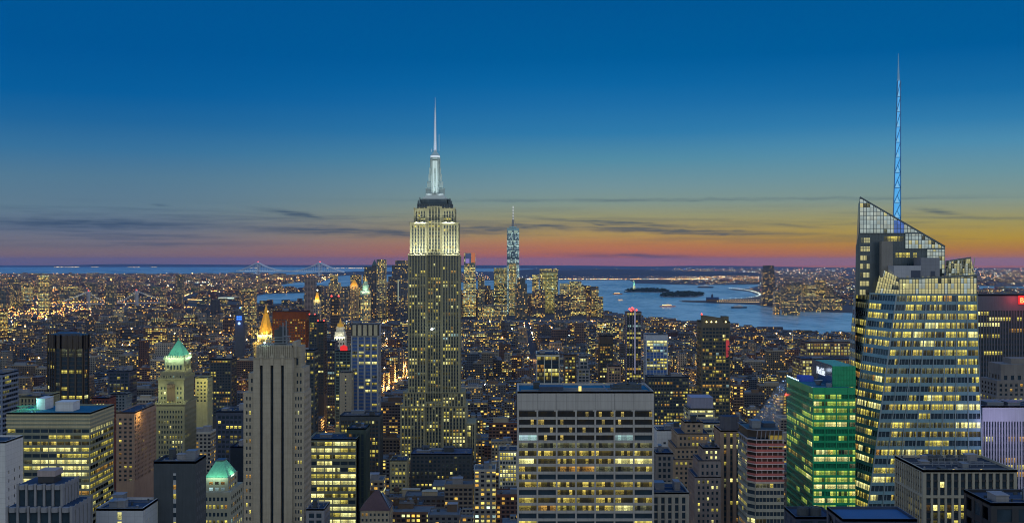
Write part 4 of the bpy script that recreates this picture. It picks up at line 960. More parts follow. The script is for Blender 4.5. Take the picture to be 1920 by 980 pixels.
# ================================================================ art deco tower with three black slots
def deco_tower():
    Y = 720.0; x = lambda p, yy=Y: X_(p, yy); z = lambda p, yy=Y: Z_(p, yy); rng = random.Random(11)
    root = thing('deco_tower', 'tan brick art deco tower with three black vertical slots and a fluted crown', 'building', (x(515), Y+14, 0))
    claim(x(456), x(581), Y-2, Y+30, 980, 640, 'tan art deco tower with black slots')
    mw = MB(); pn = []; zb = z(980)-8
    K = dict(lit=.16, pal=PAL_WARM, rng=rng, wm=0, sm=0, pw=.55, sh=.52, edge=1.0, op=.3, os=.3, run=.3)
    block(mw, pn, x(456.5), x(475), Y, Y+26, 0, z(735), 2, 20, 0, '', zb, 1.6, **K)
    block(mw, pn, x(463), x(476), Y+4, Y+24, z(735)-1, z(700), 1, 2, 0, '', None, 2, **K)
    block(mw, pn, x(549), x(570), Y, Y+26, 0, z(735), 3, 20, 8, 'r', zb, 1.6, **dict(K, pw=.5))
    block(mw, pn, x(549), x(568), Y+4, Y+24, z(735)-1, z(690), 2, 3, 6, 'r', None, 2, **K)
    block(mw, pn, x(546), x(561), Y+7, Y+22, z(690)-1, z(650), 1, 1, 4, 'r', None, 5, **dict(K, lit=0))
    # slab cut by three slots
    edges = [476, 488, 493.5, 508, 513.5, 527.5, 533, 549]
    ys_ = z(683)
    for a, b in ((476,488), (493.5,508), (513.5,527.5), (533,549)): mw.box(x(a), x(b), Y-1.5, Y+3, 0, ys_)
    mw.box(x(476), x(549), Y-1.5, Y+3, ys_, z(671), 0, None, True); mw.box(x(476), x(549), Y+3.02, Y+26, 0, z(671.5))
    mw.box(x(475.5), x(549.5), Y-1.8, Y-1.5, z(672), z(670.5), 0, None, True)
    for s in (490.8, 510.8, 530.2):   # carved keystones over the slots
        mw.prism([(x(s-2.8),Y-2.1),(x(s+2.8),Y-2.1),(x(s+2.8),Y-1.5),(x(s-2.8),Y-1.5)], z(684), z(666), 0, True, .9); mw.prism([(x(s-3.6),Y-2.3),(x(s+3.6),Y-2.3),(x(s+3.6),Y-1.4),(x(s-3.6),Y-1.4)], z(670), z(663), 0, True, .3)
    mw.box(x(480), x(547), Y+1.5, Y+24, z(671), z(648))
    for k in range(17): a = 480+k*67/17; mw.box(x(a)+.1, x(a)+.75, Y+.9, Y+1.5, z(671), z(647))
    mw.box(x(546), x(553), Y+4, Y+20, z(671), z(641))
    mw.build('walls', BRICK, root)
    s = MB()
    for a, b in ((488,493.5), (508,513.5), (527.5,533)): s.quad((x(a),Y+1.2,0), (x(b),Y+1.2,0), (x(b),Y+1.2,ys_), (x(a),Y+1.2,ys_), 0, [(0,0),(1,0),(1,60),(0,60)])
    s.build('slot_glazing', PANE[DARK], root)
    roof_part(root, x(480), x(547), Y+1.8, Y+24, z(647.8), BRICK, kit=0)
    f = MB(); zr = z(650)
    f.box(x(508), x(530), Y+10, Y+18, zr, z(620)); f.box(x(515), x(527), Y+12, Y+16, z(620), z(614)); f.build('bulkhead', DIRTW, root)
    f = MB()
    for xx in (498, 503, 534, 538): f.box(x(xx)-.25, x(xx)+.25, Y+7, Y+7.5, zr, z(634))
    for yy in (634, 639, 645): f.box(x(494), x(540), Y+7, Y+7.4, z(yy)-.2, z(yy)+.25, 0, None, True)
    f.box(x(526), x(541), Y+6.5, Y+7, z(632), z(630), 0, None, True); f.bar((x(526),Y+8,z(646)), (x(526),Y+8,z(606)), .3); f.bar((x(532),Y+8,z(646)), (x(532),Y+8,z(602)), .3)
    f.build('roof_scaffold', METAL, root)
    f = MB(); f.octa(x(496.5), Y, z(642), .55); f.build('roof_floodlight', emis('star_cool', (.6,1,.9), 60), root)
    windows(root, pn, 100, 980)
deco_tower()
tower('podium_block', 'low grey block with flat roof at the right foot of the art deco tower', [(574,608,953)], 700, 22, 980, GREYST, lit=.1, bay=4, seed=3, kit=1, nobj=20, cap=2)

# ================================================================ left foreground
g1 = tower('office_block', 'boxy glass and aluminium office block with brightly lit floors and teal roof', [(12,169,773)], 750, 45, 980, OLIVE, OLIVE, bay=5.0, fl=3.95, pw=.09, sh=.42, op=.12, os=.35, lit=.85,
      pal={YEL:5, PALE:2.2, PAT:3, AMB:.4, DIM:1.2, COOL:.12}, edge=.5, cap=9.5, nobj=100, kit=0, seed=8, roofm=ROOFT, short='boxy lit office block with teal roof', run=.7)
X0, X1, Y0, Y1, zt = g1['_top']
mb = MB()
for k in range(4): z_ = zt-9.3+k*2.4; mb.box(X0-.12, X1+.12, 749.75, 749.9, z_, z_+1.0, 0, None, True); mb.box(X1+.02, X1+.2, 749.9, 795, z_, z_+1.0, 0, None, True)
mb.build('louvre_band', CREAM, g1)
bulkhead(g1, X_(104,765), X_(137,765), 765, 777, zt-1.2, zt+4.6, WHITE, 'bulkhead', False); bulkhead(g1, X_(72,775), X_(88,775), 772, 786, zt-1.2, zt+6.0, WHITE, 'bulkhead', False)
mb = MB(); rng = random.Random(4)
for k in range(26): mb.bar((X_(22+rng.random()*50,760+k), 754+k*1.5, zt-.9), (X_(30+rng.random()*50,760+k), 756+k*1.5, zt-.5), .3)
mb.build('roof_pipework', COPPER, g1)
light('POINT', (X_(60,770), 770, zt+5), 3000, (.3,1,.85), .5)
tower('windowless_block', 'blank white brick block with a few slit windows in its side', [(-70,10,827)], 690, 25, 980, WHITE, lit=.1, bay=8, fl=5, pw=.85, sh=.6, op=.12, os=.12, cap=16, seed=5, kit=1, nobj=30, roofm=ROOF, short='blank white block')
def scalloped():
    Y = 450.0; x = lambda p, yy=Y: X_(p, yy); z = lambda p, yy=Y: Z_(p, yy); rng = random.Random(2)
    root = thing('stepped_tower_top', 'grey granite stepped tower top with scalloped parapets in the corner foreground', 'building', (x(75), Y+12, 0))
    claim(x(12), x(137), Y, Y+26, 980, 887)
    mw = MB(); pn = []
    def tier(a, b, yt, y0, dY, nb, zb):
        mw.box(x(a), x(b), Y+y0+.6, Y+y0+dY, zb, z(yt))
        w_ = (x(b)-x(a))/nb
        for k in range(nb+1):
            xx = x(a)+k*w_; mw.box(xx-.42, xx+.42, Y+y0-.2, Y+y0+.6, zb, z(yt)+.5)
        for k in range(nb):
            xa = x(a)+k*w_+.5; 
            mw.cyl(xa+w_/2-.5, Y+y0+.35, w_*.36, w_*.36, z(yt)-1.7, z(yt)+.05, 8); mw.box(xa, xa+w_-1, Y+y0+.05, Y+y0+.6, z(yt)-1.4, z(yt)-.2, 0, None, True)
            qd = ((xa,Y+y0+.45,zb), (xa+w_-1,Y+y0+.45,zb), (xa+w_-1,Y+y0+.45,z(yt)-1.5), (xa,Y+y0+.45,z(yt)-1.5)); pn.append((qd, [(k,0),(k+.9,0),(k+.9,.9),(k,.9)], DARK))
        n2 = max(2, int(dY/w_))
        for k in range(n2+1):
            yy = Y+y0+.5+k*(dY-.9)/n2; mw.box(x(b)-.02, x(b)+.45, yy-.4, yy+.4, zb, z(yt)+.5)
        mw.box(x(b)-.05, x(b)+.25, Y+y0+.6, Y+y0+dY, z(yt)-1.6, z(yt)+.1)
    tier(13, 133, 951, 0, 22, 6, 0); tier(28, 111, 911, 2.5, 17, 5, z(951)-.5)
    mw.build('walls', GREYST, root)
    mb = MB(); mb.box(x(58), x(92), Y+6, Y+14, z(898), z(887)); mb.build('bulkhead', wall('dusty_pink_brick', (.30,.25,.25)), root)
    mb = MB(); mb.box(x(60), x(90), Y+5.6, Y+6.4, z(909), z(898)); mb.box(x(60), x(90), Y+6.4, Y+13.5, z(911), z(898)); mb.build('louvre', BLACK, root)
    mb = MB(); mb.quad((x(29),Y+3.2,z(911)+.02),(x(110),Y+3.2,z(911)+.02),(x(110),Y+19,z(911)+.02),(x(29),Y+19,z(911)+.02)); mb.quad((x(14),Y+.7,z(951)+.02),(x(132),Y+.7,z(951)+.02),(x(132),Y+21,z(951)+.02),(x(14),Y+21,z(951)+.02)); mb.build('roof', ROOF, root)
    windows(root, pn, 30)
scalloped()
tower('dark_slab', 'dark slab with blank charcoal front and pale striped side face', [(288,367,864)], 500, 17, 980, DIRTW, wall('light_side', (.35,.36,.38)), bay=30, fl=4.0, pw=.93, sh=.5, op=.3, os=.3, lit=.55, pal={YEL:3, COOL:1, AMB:1, DIM:2}, cap=5, edge=.4, seed=6, kit=4, nobj=40, short='dark slab with blank front', sbay=3)
tower('low_block', 'low white block with a brightly glazed corner in the bottom foreground', [(180,268,952)], 480, 22, 980, wall('white_panel', (.42,.43,.46), .6, .1, .3, .1, joint=2.5), bay=40, pw=.9, sh=.2, op=.25, os=.2, lit=1, pal={PALE:4, YEL:1, COOL:1}, fl=3.6, cap=1.2, seed=7, kit=4, nobj=30, sbay=2.5)
def pyramid_tower():
    Y = 900.0; x = lambda p, yy=Y: X_(p, yy); z = lambda p, yy=Y: Z_(p, yy); rng = random.Random(31)
    root = thing('pyramid_tower', 'tall olive stone tower with floodlit green copper pyramid roof and arched belvedere', 'building', (x(325), Y+16, 0))
    claim(x(292), x(347), Y, Y+34, 866, 640, 'green pyramid tower')
    mw = MB(); pn = []; K = dict(lit=.28, pal=PAL_OFFICE, rng=rng, wm=0, sm=0, pw=.5, sh=.5, op=.35, os=.25, edge=1.2, run=.45)
    block(mw, pn, x(293), x(346), Y, Y+34, 0, z(757), 9, 13, 12, 'r', z(890), 4, **K)
    block(mw, pn, x(295.5), x(343.5), Y+2, Y+31, z(757)-1, z(711), 7, 4, 9, 'r', None, 5, **dict(K, lit=.5))
    block(mw, pn, x(298), x(341), Y+4, Y+29, z(711)-1, z(697), 6, 1, 6, 'r', None, 2, **K)
    block(mw, pn, x(304), x(340), Y+7, Y+27, z(697)-1, z(675), 5, 1, 5, 'r', None, 2.2, **dict(K, pw=.4, sh=.55, lit=0))
    for a, b, y0, y1, zz in ((293,346,0,34,757), (295.5,343.5,2,31,711), (304,340,7,27,674)):
        mw.box(x(a)-.8, x(b)+.8, Y+y0-.8, Y+y1, z(zz)-.5, z(zz)+.8, 0, None, True)
        for k in range(12):
            xx = x(a)+k*(x(b)-x(a))/11; mw.prism([(xx-.5,Y+y0-.7),(xx+.5,Y+y0-.7),(xx+.5,Y+y0+.3),(xx-.5,Y+y0+.3)], z(zz)+.8, z(zz)+2.8, 0, True, .3)
            yy = Y+y0+k*(y1-y0)/11; mw.prism([(x(b)-.3,yy-.5),(x(b)+.7,yy-.5),(x(b)+.7,yy+.5),(x(b)-.3,yy+.5)], z(zz)+.8, z(zz)+2.8, 0, True, .3)
    mw.build('walls', wall('olive_stone', (.25,.235,.15), .85, .12, .3, .15), root)
    a = MB(); a.cyl(x(319.5), Y+1.7, 2.9, 2.9, z(727), z(720), 16); a.box(x(312), x(327), Y+1.4, Y+2.4, z(752), z(724)); a.build('arched_window_frame', BROWN, root)
    r = MB(); q = [(x(305),Y+7.5),(x(341.5),Y+7.5),(x(341.5),Y+27),(x(305),Y+27)]; cxx, cyy = (q[0][0]+q[1][0])/2, Y+17
    r.prism(q, z(673.5), z(641), 0, True, .10)
    for k in range(7):
        for s_ in range(4):
            p0 = Vector((*q[s_], z(673.5))).lerp(Vector((*q[(s_+1) % 4], z(673.5))), k/6); c0 = Vector((cxx, cyy, z(641))); r.bar(p0, p0.lerp(c0, .9), .22)
    r.bar((cxx,cyy,z(641)), (cxx,cyy,z(636)), .2); r.build('pyramid_roof', COPPER, root)
    windows(root, pn, 100, 866)
    for k in range(3):
        light('AREA', (x(309+k*13), Y+2.0, z(674.5)), 900, (.62,1,.72), 4, (x(314+k*8), Y+15, z(655)), None, None, 1)
        light('AREA', (x(346), Y+10+k*7, z(674)), 850, (.62,1,.72), 3, (x(333), Y+17, z(655)), None, None, 3)
        light('POINT', (x(307+k*15), Y+4.0, z(694)), 200, (.95,1,.45), .6); light('POINT', (x(344), Y+8+k*8, z(694)), 200, (.95,1,.45), .6)
    light('POINT', (x(300), Y-6, z(735)), 2500, (.9,1,.5), 1); light('POINT', (x(340), Y-6, z(735)), 2500, (.9,1,.5), 1)
pyramid_tower()
def small_pyramid():
    Y = 560.0; x = lambda p, yy=Y: X_(p, yy); z = lambda p, yy=Y: Z_(p, yy); rng = random.Random(32)
    root = thing('pyramid_roofed_block', 'smaller stone block with a truncated floodlit green copper roof', 'building', (x(408), Y+12, 0))
    claim(x(380), x(430), Y, Y+26, 980, 868, 'small green-roofed block')
    mw = MB(); pn = []; K = dict(lit=.5, pal=PAL_WARM, rng=rng, wm=0, sm=0, pw=.35, sh=.5, op=.3, os=.25, edge=1.2)
    block(mw, pn, x(378), x(432), Y, Y+26, 0, z(922), 6, 5, 6, 'r', z(1000), 1.5, **K)
    block(mw, pn, x(382), x(425), Y+3, Y+22, z(922)-.5, z(897), 3, 2, 4, 'r', None, 1.2, **K)
    mw.build('walls', wall('buff_stone', (.30,.29,.22), .85, .12, .3, .15), root)
    r = MB(); q = [(x(381),Y+3.5),(x(424),Y+3.5),(x(424),Y+21),(x(381),Y+21)]; r.prism(q, z(897)+.05, z(870), 0, True, .32)
    for k in range(9):
        p0 = Vector((*q[0], z(897))).lerp(Vector((*q[1], z(897))), k/8); tp = Vector(((q[0][0]+q[1][0])/2, Y+12.2, z(870))); r.bar(p0, p0.lerp(tp, .68), .12)
    r.build('pyramid_roof', COPPER, root)
    c = MB(); c.box(x(396), x(411), Y+9, Y+15, z(870), z(867.5)); c.build('roof_vent', NAVY, root)
    windows(root, pn, 60)
    light('AREA', (x(403), Y+.2, z(897)), 600, (.62,1,.72), 9, (x(403), Y+11, z(880)), None, None, .8); light('AREA', (x(429), Y+12, z(897)), 420, (.62,1,.72), 6, (x(414), Y+12, z(880)), None, None, 2)
small_pyramid()
def brown_tower():
    Y = 1100.0; rng = random.Random(33); z = lambda p: Z_(p, Y)
    root = thing('faceted_tower', 'dark bronze chamfered office tower with ribbed blank crown and scattered lit floors', 'building', (X_(128,Y), Y+20, 0))
    claim(X_(90,Y), X_(166,Y), Y, Y+42, 752, 628, 'dark bronze ribbed tower')
    pts = [(90,14),(104,2),(114,0),(156,0),(166,8),(167,36),(150,44),(104,44)]; pl = [(X_(a, Y+b), Y+b) for a, b in pts]
    mw = MB(); pn = []
    mw.prism(pl, 0, z(780)); n = len(pl)
    for i in range(4):
        a, b = pl[i], pl[i+1]; L = math.dist(a, b)
        facade(mw, pn, [(*a,z(780)), (*b,z(780)), (*b,z(653)), (*a,z(653))], max(1, round(L/6)), 16, pw=.22, sh=.3, op=.9, os=.2, lit=.36, pal=PAL_OFFICE, rng=rng, sm=1, run=.6)
    mw.prism(pl, z(653), z(629))
    for i in range(5):
        a, b = Vector((*pl[i], 0)), Vector((*pl[i+1], 0)); L = (b-a).length
        for k in range(max(1, round(L/5))+1):
            p = a.lerp(b, k/max(1, round(L/5))); mw.cyl(p.x, p.y, 1.0, 1.0, z(655), z(627.5), 6)
    mw.build('walls', [BRONZE, BLACK], root); windows(root, pn, 100, 752)
    r = MB(); r.prism([(X_(108,Y+10),Y+10),(X_(150,Y+10),Y+10),(X_(150,Y+34),Y+34),(X_(108,Y+34),Y+34)], z(629), z(626)); r.build('bulkhead', NAVY, root)
brown_tower()
tower('lit_office_building', 'glass office building glowing with bright yellow floors beside the art deco tower', [(578,668,822)], 800, 30, 980, OLIVE, OLIVE, bay=5.5, fl=4.3, pw=.1, sh=.42, op=.15, os=.4, lit=.93,
      pal={PALE:7, YEL:4, DIM:.4}, edge=.3, cap=1.2, nobj=100, kit=1, seed=12, short='bright yellow-lit office building', run=.8, side_wall=1)
tower('dark_annex', 'dark ribbed service tower on the right end of the bright yellow office building', [(650,686,802)], 815, 24, 980, wall('dark_green_metal', (.05,.07,.06)), lit=.05, bay=3, pw=.4, sh=.1, op=.3, os=.1, cap=4, seed=13, kit=2, nobj=40)
def gable_block():
    Y = 730.0; x = lambda p: X_(p, Y); z = lambda p: Z_(p, Y); rng = random.Random(8)
    root = thing('gabled_building', 'small stone building with a dark steep pyramid roof of brick and glass', 'building', (x(704), Y+10, 0))
    claim(x(675), x(733), Y, Y+26, 980, 925, 'steep-roofed stone building'); mw = MB(); pn = []
    block(mw, pn, x(676), x(729), Y, Y+24, 0, z(956), 7, 4, 4, 'r', z(1000), 1.0, lit=.25, rng=rng, wm=0, sm=0, pw=.5, sh=.5); mw.build('walls', BRICK, root)
    r = MB(); r.prism([(x(675)-.5,Y-.6),(x(729.5)+.5,Y-.6),(x(729.5)+.5,Y+24.5),(x(675)-.5,Y+24.5)], z(956), z(926), 0, True, .12); r.build('pyramid_roof', wall('dark_slate', (.10,.06,.06)), root)
    g_ = MB(); 
    for k in range(5): g_.bar((x(729.5)+.2,Y+3+k*4.5,z(954)), (x(707)+1.5,Y+11+k*.6,z(930)), .25)
    g_.build('skylight', METAL, root); windows(root, pn, 40)
gable_block()

# ================================================================ middle distance, left to centre
tower('banded_tower', 'tall pale tower with vertical cream crown panels and blue window bands', [(658,709,607)], 1400, 32, 772, wall('pale_grey_panel', (.36,.38,.42), .6), SLATE, bay=7.2, fl=4.1, pw=.26, sh=.42, op=.6, os=.4, lit=.33,
      pal={YEL:3, PALE:2, DIM:1}, cap=15, nobj=100, kit=2, seed=14, dark=BLUG, edge=.6, short='pale tower with blue window bands')
mb = MB(); t_ = [o for o in COL.objects if o.name.startswith('banded_tower')][0]
for k in range(5): a = X_(661+k*10, 1399); mb.box(a, a+4.1, 1398.6, 1399.95, Z_(629,1400), Z_(609,1400))
mb.build('crown_panel', wall('crown_cream', (.50,.44,.30)), t_)
mb = MB()
for k in range(6): a = X_(658.5+k*10, 1399); mb.box(a-.2, a+1.6, 1399.2, 1399.93, Z_(629,1400), Z_(607,1400))
mb.build('crown_recess', BLACK, t_)
tower('beige_slab', 'plain beige blank-walled slab with one narrow column of windows', [(637,659,697)], 1370, 20, 785, BRICK, bay=13, fl=3.8, pw=.86, sh=.6, op=.15, os=.15, lit=.3, seed=15, kit=1, nobj=30, cap=3, short='plain beige slab')
tower('dark_office_block', 'dark office block with pale ribs in front of the tower with blue window bands', [(637,712,778)], 1150, 30, 900, DIRTW, BRONZE, bay=3.4, fl=3.9, pw=.3, sh=.4, op=.5, os=.2, lit=.38, pal=PAL_WARM, seed=16, kit=3, nobj=60, cap=5)
RB = tower('rust_tower', 'wide rust red granite office slab glowing orange beyond the gold pyramid', [(511,574,583)], 1900, 40, 700, RUST, RUST, bay=4.2, fl=4.2, pw=.35, sh=.5, op=.3, os=.2, lit=.42, pal={AMB:5, YEL:3}, seed=17, kit=1, nobj=60, cap=12, short='rust red office slab')
light('POINT', (X_(500,1870), 1840, 130), 90000, (1,.5,.12), 10); light('POINT', (X_(545,1840), 1800, 60), 120000, (1,.5,.12), 10)
def emis_gold(): return GOLD
def gold_pyramid():
    Y = 1950.0; x = lambda p: X_(p, Y); z = lambda p: Z_(p, Y); rng = random.Random(9)
    root = thing('gold_pyramid_tower', 'stone tower with a tall glowing gold octagonal pyramid roof and lantern', 'building', (x(495.5), Y+14, 0))
    claim(x(478), x(513), Y-2, Y+30, 660, 570, 'glowing gold pyramid'); mw = MB(); pn = []
    block(mw, pn, x(476), x(515), Y-2, Y+34, 0, z(640), 9, 8, 6, 'r', z(690), 3, lit=.4, rng=rng, wm=0, sm=0, pw=.5, sh=.5, pal=PAL_WARM)
    block(mw, pn, x(482), x(509), Y+2, Y+26, z(640)-1, z(627), 6, 2, 5, 'r', None, 1, lit=1, rng=rng, wm=0, sm=0, pw=.4, sh=.4, pal={PALE:1, YEL:1})
    for k in range(4): xx = x(482+k*9); mw.prism([(xx-1,Y+1),(xx+1,Y+1),(xx+1,Y+3),(xx-1,Y+3)], z(627), z(620), 0, True, .3)
    mw.build('walls', LIME, root)
    cx_, cy_ = x(495.5), Y+14; oc = lambda r, ph=.3927: [(cx_+r*math.cos(ph+k*.7854), cy_+r*math.sin(ph+k*.7854)) for k in range(8)]
    r = MB(); r.prism(oc(11.6), z(627), z(590), 0, True, .32)
    for k in range(8):
        a = Vector((*oc(11.8)[k], z(627))); b = Vector((*oc(3.8)[k], z(590))); r.bar(a, b, .4)
    r.prism(oc(3.9), z(590), z(588.5), 0, True, 1.1); r.build('pyramid_roof', emis_gold(), root)
    l = MB(); l.prism(oc(3.0), z(588.5), z(581), 0, True, .9); l.prism(oc(2.6), z(581), z(575), 0, True, .35); l.prism(oc(.9), z(575), z(569), 0, False, 0); l.build('lantern', emis_gold(), root)
    windows(root, pn, 40, 660)
    for k in range(-1, 2):
        light('AREA', (cx_+k*9, Y-4, z(631)), 6500, (1,.78,.25), 6, (cx_+k*4, cy_, z(606)), None, None, 2)
    light('SPOT', (cx_, Y-32, z(640)), 15000, (1,.72,.2), 1, (cx_, cy_, z(600)), 50); light('POINT', (cx_-13, Y-8, z(640)), 9000, (1,.6,.15), 1)
gold_pyramid()
def clock_lantern_tower():
    Y = 2150.0; x = lambda p: X_(p, Y); z = lambda p: Z_(p, Y); rng = random.Random(10)
    root = thing('lantern_tower', 'white floodlit tower cupola with gilded cap behind the tower with blue bands', 'building', (x(636), Y+10, 0))
    claim(x(626), x(647), Y, Y+20, 640, 604, 'white lit cupola'); mw = MB(); pn = []
    block(mw, pn, x(626.5), x(647), Y, Y+20, 0, z(630), 4, 6, 4, 'r', z(680), 2, lit=.3, rng=rng, wm=0, sm=0, pw=.5, sh=.5)
    mw.box(x(628), x(645.5), Y+2, Y+18, z(630), z(622)); mw.box(x(630), x(643.5), Y+4, Y+16, z(622), z(613))
    for k in range(6): xx = x(628+k*3.4); mw.box(xx-.4, xx+.4, Y+1.2, Y+2, z(630), z(621))
    mw.build('walls', wall('pale_marble', (.6,.58,.48)), root)
    r = MB(); cx_, cy_ = x(636.7), Y+10; r.cyl(cx_, cy_, 7, 5, z(613), z(606), 12); r.cyl(cx_, cy_, 2.2, 1.8, z(606), z(602), 8); r.cyl(cx_, cy_, 1.8, .1, z(602), z(596), 8); r.build('cupola', GOLD, root)
    windows(root, pn, 10, 640)
    light('AREA', (cx_, Y-5, z(634)), 2600, (1,1,.75), 16, (cx_, cy_, z(615)), None, None, 2); light('SPOT', (cx_, Y-22, z(625)), 1800, (1,.75,.3), 1, (cx_, cy_, z(608)), 40)
clock_lantern_tower()
def blue_clock():
    Y = 2900.0; x = lambda p: X_(p, Y); z = lambda p: Z_(p, Y)
    root = thing('clock_tower', 'slim tower lit deep blue at the top above a glowing white clock face', 'clock tower', (x(448), Y+10, 0))
    claim(x(440), x(457), Y, Y+22, 612, 578, 'blue-lit clock tower'); mw = MB()
    mw.box(x(440.5), x(456.5), Y, Y+22, 0, z(610)); mw.box(x(441.5), x(455.5), Y+1, Y+20, z(610), z(590)); mw.prism([(x(443),Y+3),(x(454),Y+3),(x(454),Y+18),(x(443),Y+18)], z(590), z(580), 0, True, .25)
    mw.build('walls', wall('stone_blue', (.07,.08,.10)), root)
    w_ = MB()
    for k in range(3):
        for j in range(2): a = x(443.5+k*3.4); w_.box(a, a+3.4, Y+.6, Y+.98, z(599.5-j*4), z(596.3-j*4))
    w_.build('blue_window', emis('deep_blue_light', (.04,.22,1), 1.6), root)
    c = MB(); n = 20; 
    for k in range(n):
        a, b = 6.283*k/n, 6.283*(k+1)/n; c.tri((x(448.4),Y-.35,z(606)), (x(448.4)+3.3*math.cos(a),Y-.35,z(606)+3.3*math.sin(a)), (x(448.4)+3.3*math.cos(b),Y-.35,z(606)+3.3*math.sin(b)))
    c.build('clock_face', emis('clock_white', (.45,.7,1), 1.6), root)
    light('POINT', (x(448), Y-9, z(603)), 6000, (.05,.2,1), 2)
    b = MB(); b.octa(x(448.6), Y+10, z(577), 2); b.build('blue_lamp', GLOW[4], root)
blue_clock()
tower('green_glass_tower', 'dark teal glass tower with a glowing red dome-shaped lamp box on top', [(628,658,657)], 1500, 26, 780, wall('teal_panel', (.05,.10,.11), .4), bay=4, fl=3.8, pw=.2, sh=.3, lit=.3, pal=PAL_OFFICE, seed=19, kit=1, nobj=40, cap=2, short='teal glass tower with red lamp')
mb = MB(); t_ = [o for o in COL.objects if o.name == 'green_glass_tower'][0]; cx_ = X_(645,1510)
for k in range(5): mb.cyl(cx_-3.6+k*1.8, 1508, 1.0, .9, Z_(657,1508), Z_(646+abs(k-2)*1.3,1508), 8)
mb.build('red_lamp_box', emis('red_dome', (1,.03,.03), .8), t_)
BLK = dict(bay=3.6, fl=3.6, sh=.35, pw=.25)
tower('dark_residential_tower', 'black slim tower with red beacon lamps right of the rust red slab', [(595,608,603)], 1600, 22, 720, BLACK, lit=.14, seed=20, kit=0, nobj=20, cap=3, pal=PAL_WARM, **BLK, short='black slim tower')
tower('striped_residential_tower', 'dark tower with one lit stair column just right of the rust red slab', [(579,595,591)], 1750, 22, 700, DIRTW, lit=.3, seed=21, kit=0, nobj=20, cap=3, pal=PAL_WARM, **BLK)
for nm, pts_ in (('dark_residential_tower', ((596,602),(607,602))), ('striped_residential_tower', ((580,590),(590,590)))):
    t_ = [o for o in COL.objects if o.name == nm][0]; yy = 1600 if nm[0] == 'd' else 1750
    for a, b in pts_: m1 = MB(); m1.octa(X_(a,yy), yy+1, Z_(b,yy)+1, 1.1); m1.build('beacon', GLOW[3], t_)
tower('glass_apartment_tower', 'banded glass apartment tower between the black slim tower and the beige slab', [(608,629,640)], 1650, 22, 780, NAVY, lit=.42, seed=22, kit=1, nobj=30, cap=2, pal=PAL_OFFICE, **BLK)
tower('narrow_office_tower', 'narrow dark tower with many lit yellow windows left of the black slim tower', [(566,590,655)], 1250, 24, 800, DIRTW, lit=.5, seed=23, kit=1, nobj=60, cap=3, pal=PAL_WARM, bay=4, fl=3.8, sh=.35, pw=.25)
tower('dark_navy_block', 'dark navy office block with a few lit rows left of the art deco tower', [(405,456,770)], 900, 30, 980, NAVY, lit=.3, seed=24, kit=2, nobj=80, cap=3, bay=3.2, fl=3.6, pw=.3, sh=.45, short='dark navy office block')
tower('black_block', 'blank black slab below the dark navy office block', [(432,457,836)], 850, 20, 980, wall('near_black', (.02,.028,.04)), lit=0, bay=8, fl=8, pw=.9, sh=.9, op=.1, os=.1, seed=25, kit=1, nobj=0, cap=2)
tower('curtain_wall_block', 'dark blue curtain wall block with pale lit corner behind the teal-roofed office', [(203,242,695)], 1250, 26, 790, NAVY, bay=3.6, fl=3.7, pw=.2, sh=.3, lit=.3, pal=PAL_OFFICE, seed=26, kit=3, nobj=60, cap=2, short='dark blue curtain wall block')
tower('gridded_block', 'square-windowed pale grid facade below the dark blue curtain wall block', [(203,236,738)], 1230, 20, 800, wall('blue_grey_concrete', (.16,.19,.22)), bay=3, fl=3.2, pw=.4, sh=.4, lit=.3, seed=27, kit=1, nobj=30, cap=1)
tower('long_hotel', 'long tan hotel slab seen end-on with lamps glowing at its roof corner', [(218,252,772)], 950, 60, 870, PINK, bay=3.6, fl=3.4, pw=.5, sh=.5, lit=.22, pal=PAL_WARM, seed=28, kit=1, nobj=80, cap=4, short='long tan hotel slab', edge=1)
light('POINT', (X_(272,960), 960, Z_(780,960)), 5000, (1,.6,.15), 1)
tower('cream_annex', 'cream lit low annex at the right of the green pyramid tower', [(366,389,707)], 1300, 22, 730, wall('cream_brick', (.45,.42,.22)), lit=.15, bay=3.6, fl=3.6, pw=.5, sh=.5, seed=29, kit=0, nobj=30, cap=4)
light('POINT', (X_(378,1285), 1285, Z_(720,1285)), 9000, (1,.9,.3), 1)
tower('ornate_block', 'pale gothic-topped stone block behind the teal-roofed office', [(36,86,742)], 980, 30, 800, LIME, bay=3, fl=3.6, pw=.5, sh=.3, op=.8, os=.3, lit=.06, seed=30, kit=2, nobj=40, cap=2)
tower('glass_side_block', 'blue-grey banded block cut by the left picture edge', [(-60,4,700)], 900, 30, 830, SLATE, bay=4, fl=3.6, pw=.15, sh=.45, op=.1, os=.3, lit=.25, seed=31, kit=2, nobj=40, cap=2)
tower('red_brick_row', 'red brick block with lit windows right of the dark bronze tower', [(172,204,745)], 1180, 22, 790, wall('dark_red_brick', (.16,.06,.05)), bay=3.2, fl=3.3, pw=.5, sh=.45, lit=.45, pal=PAL_WARM, seed=32, kit=1, nobj=30, cap=2)
tower('apartment_tower', 'tan apartment tower with pale corner just right of the green pyramid top', [(393,434,672)], 1500, 30, 760, DIRTW, bay=3.6, fl=3.5, pw=.3, sh=.4, lit=.3, pal=PAL_WARM, seed=33, kit=2, nobj=60, cap=2)

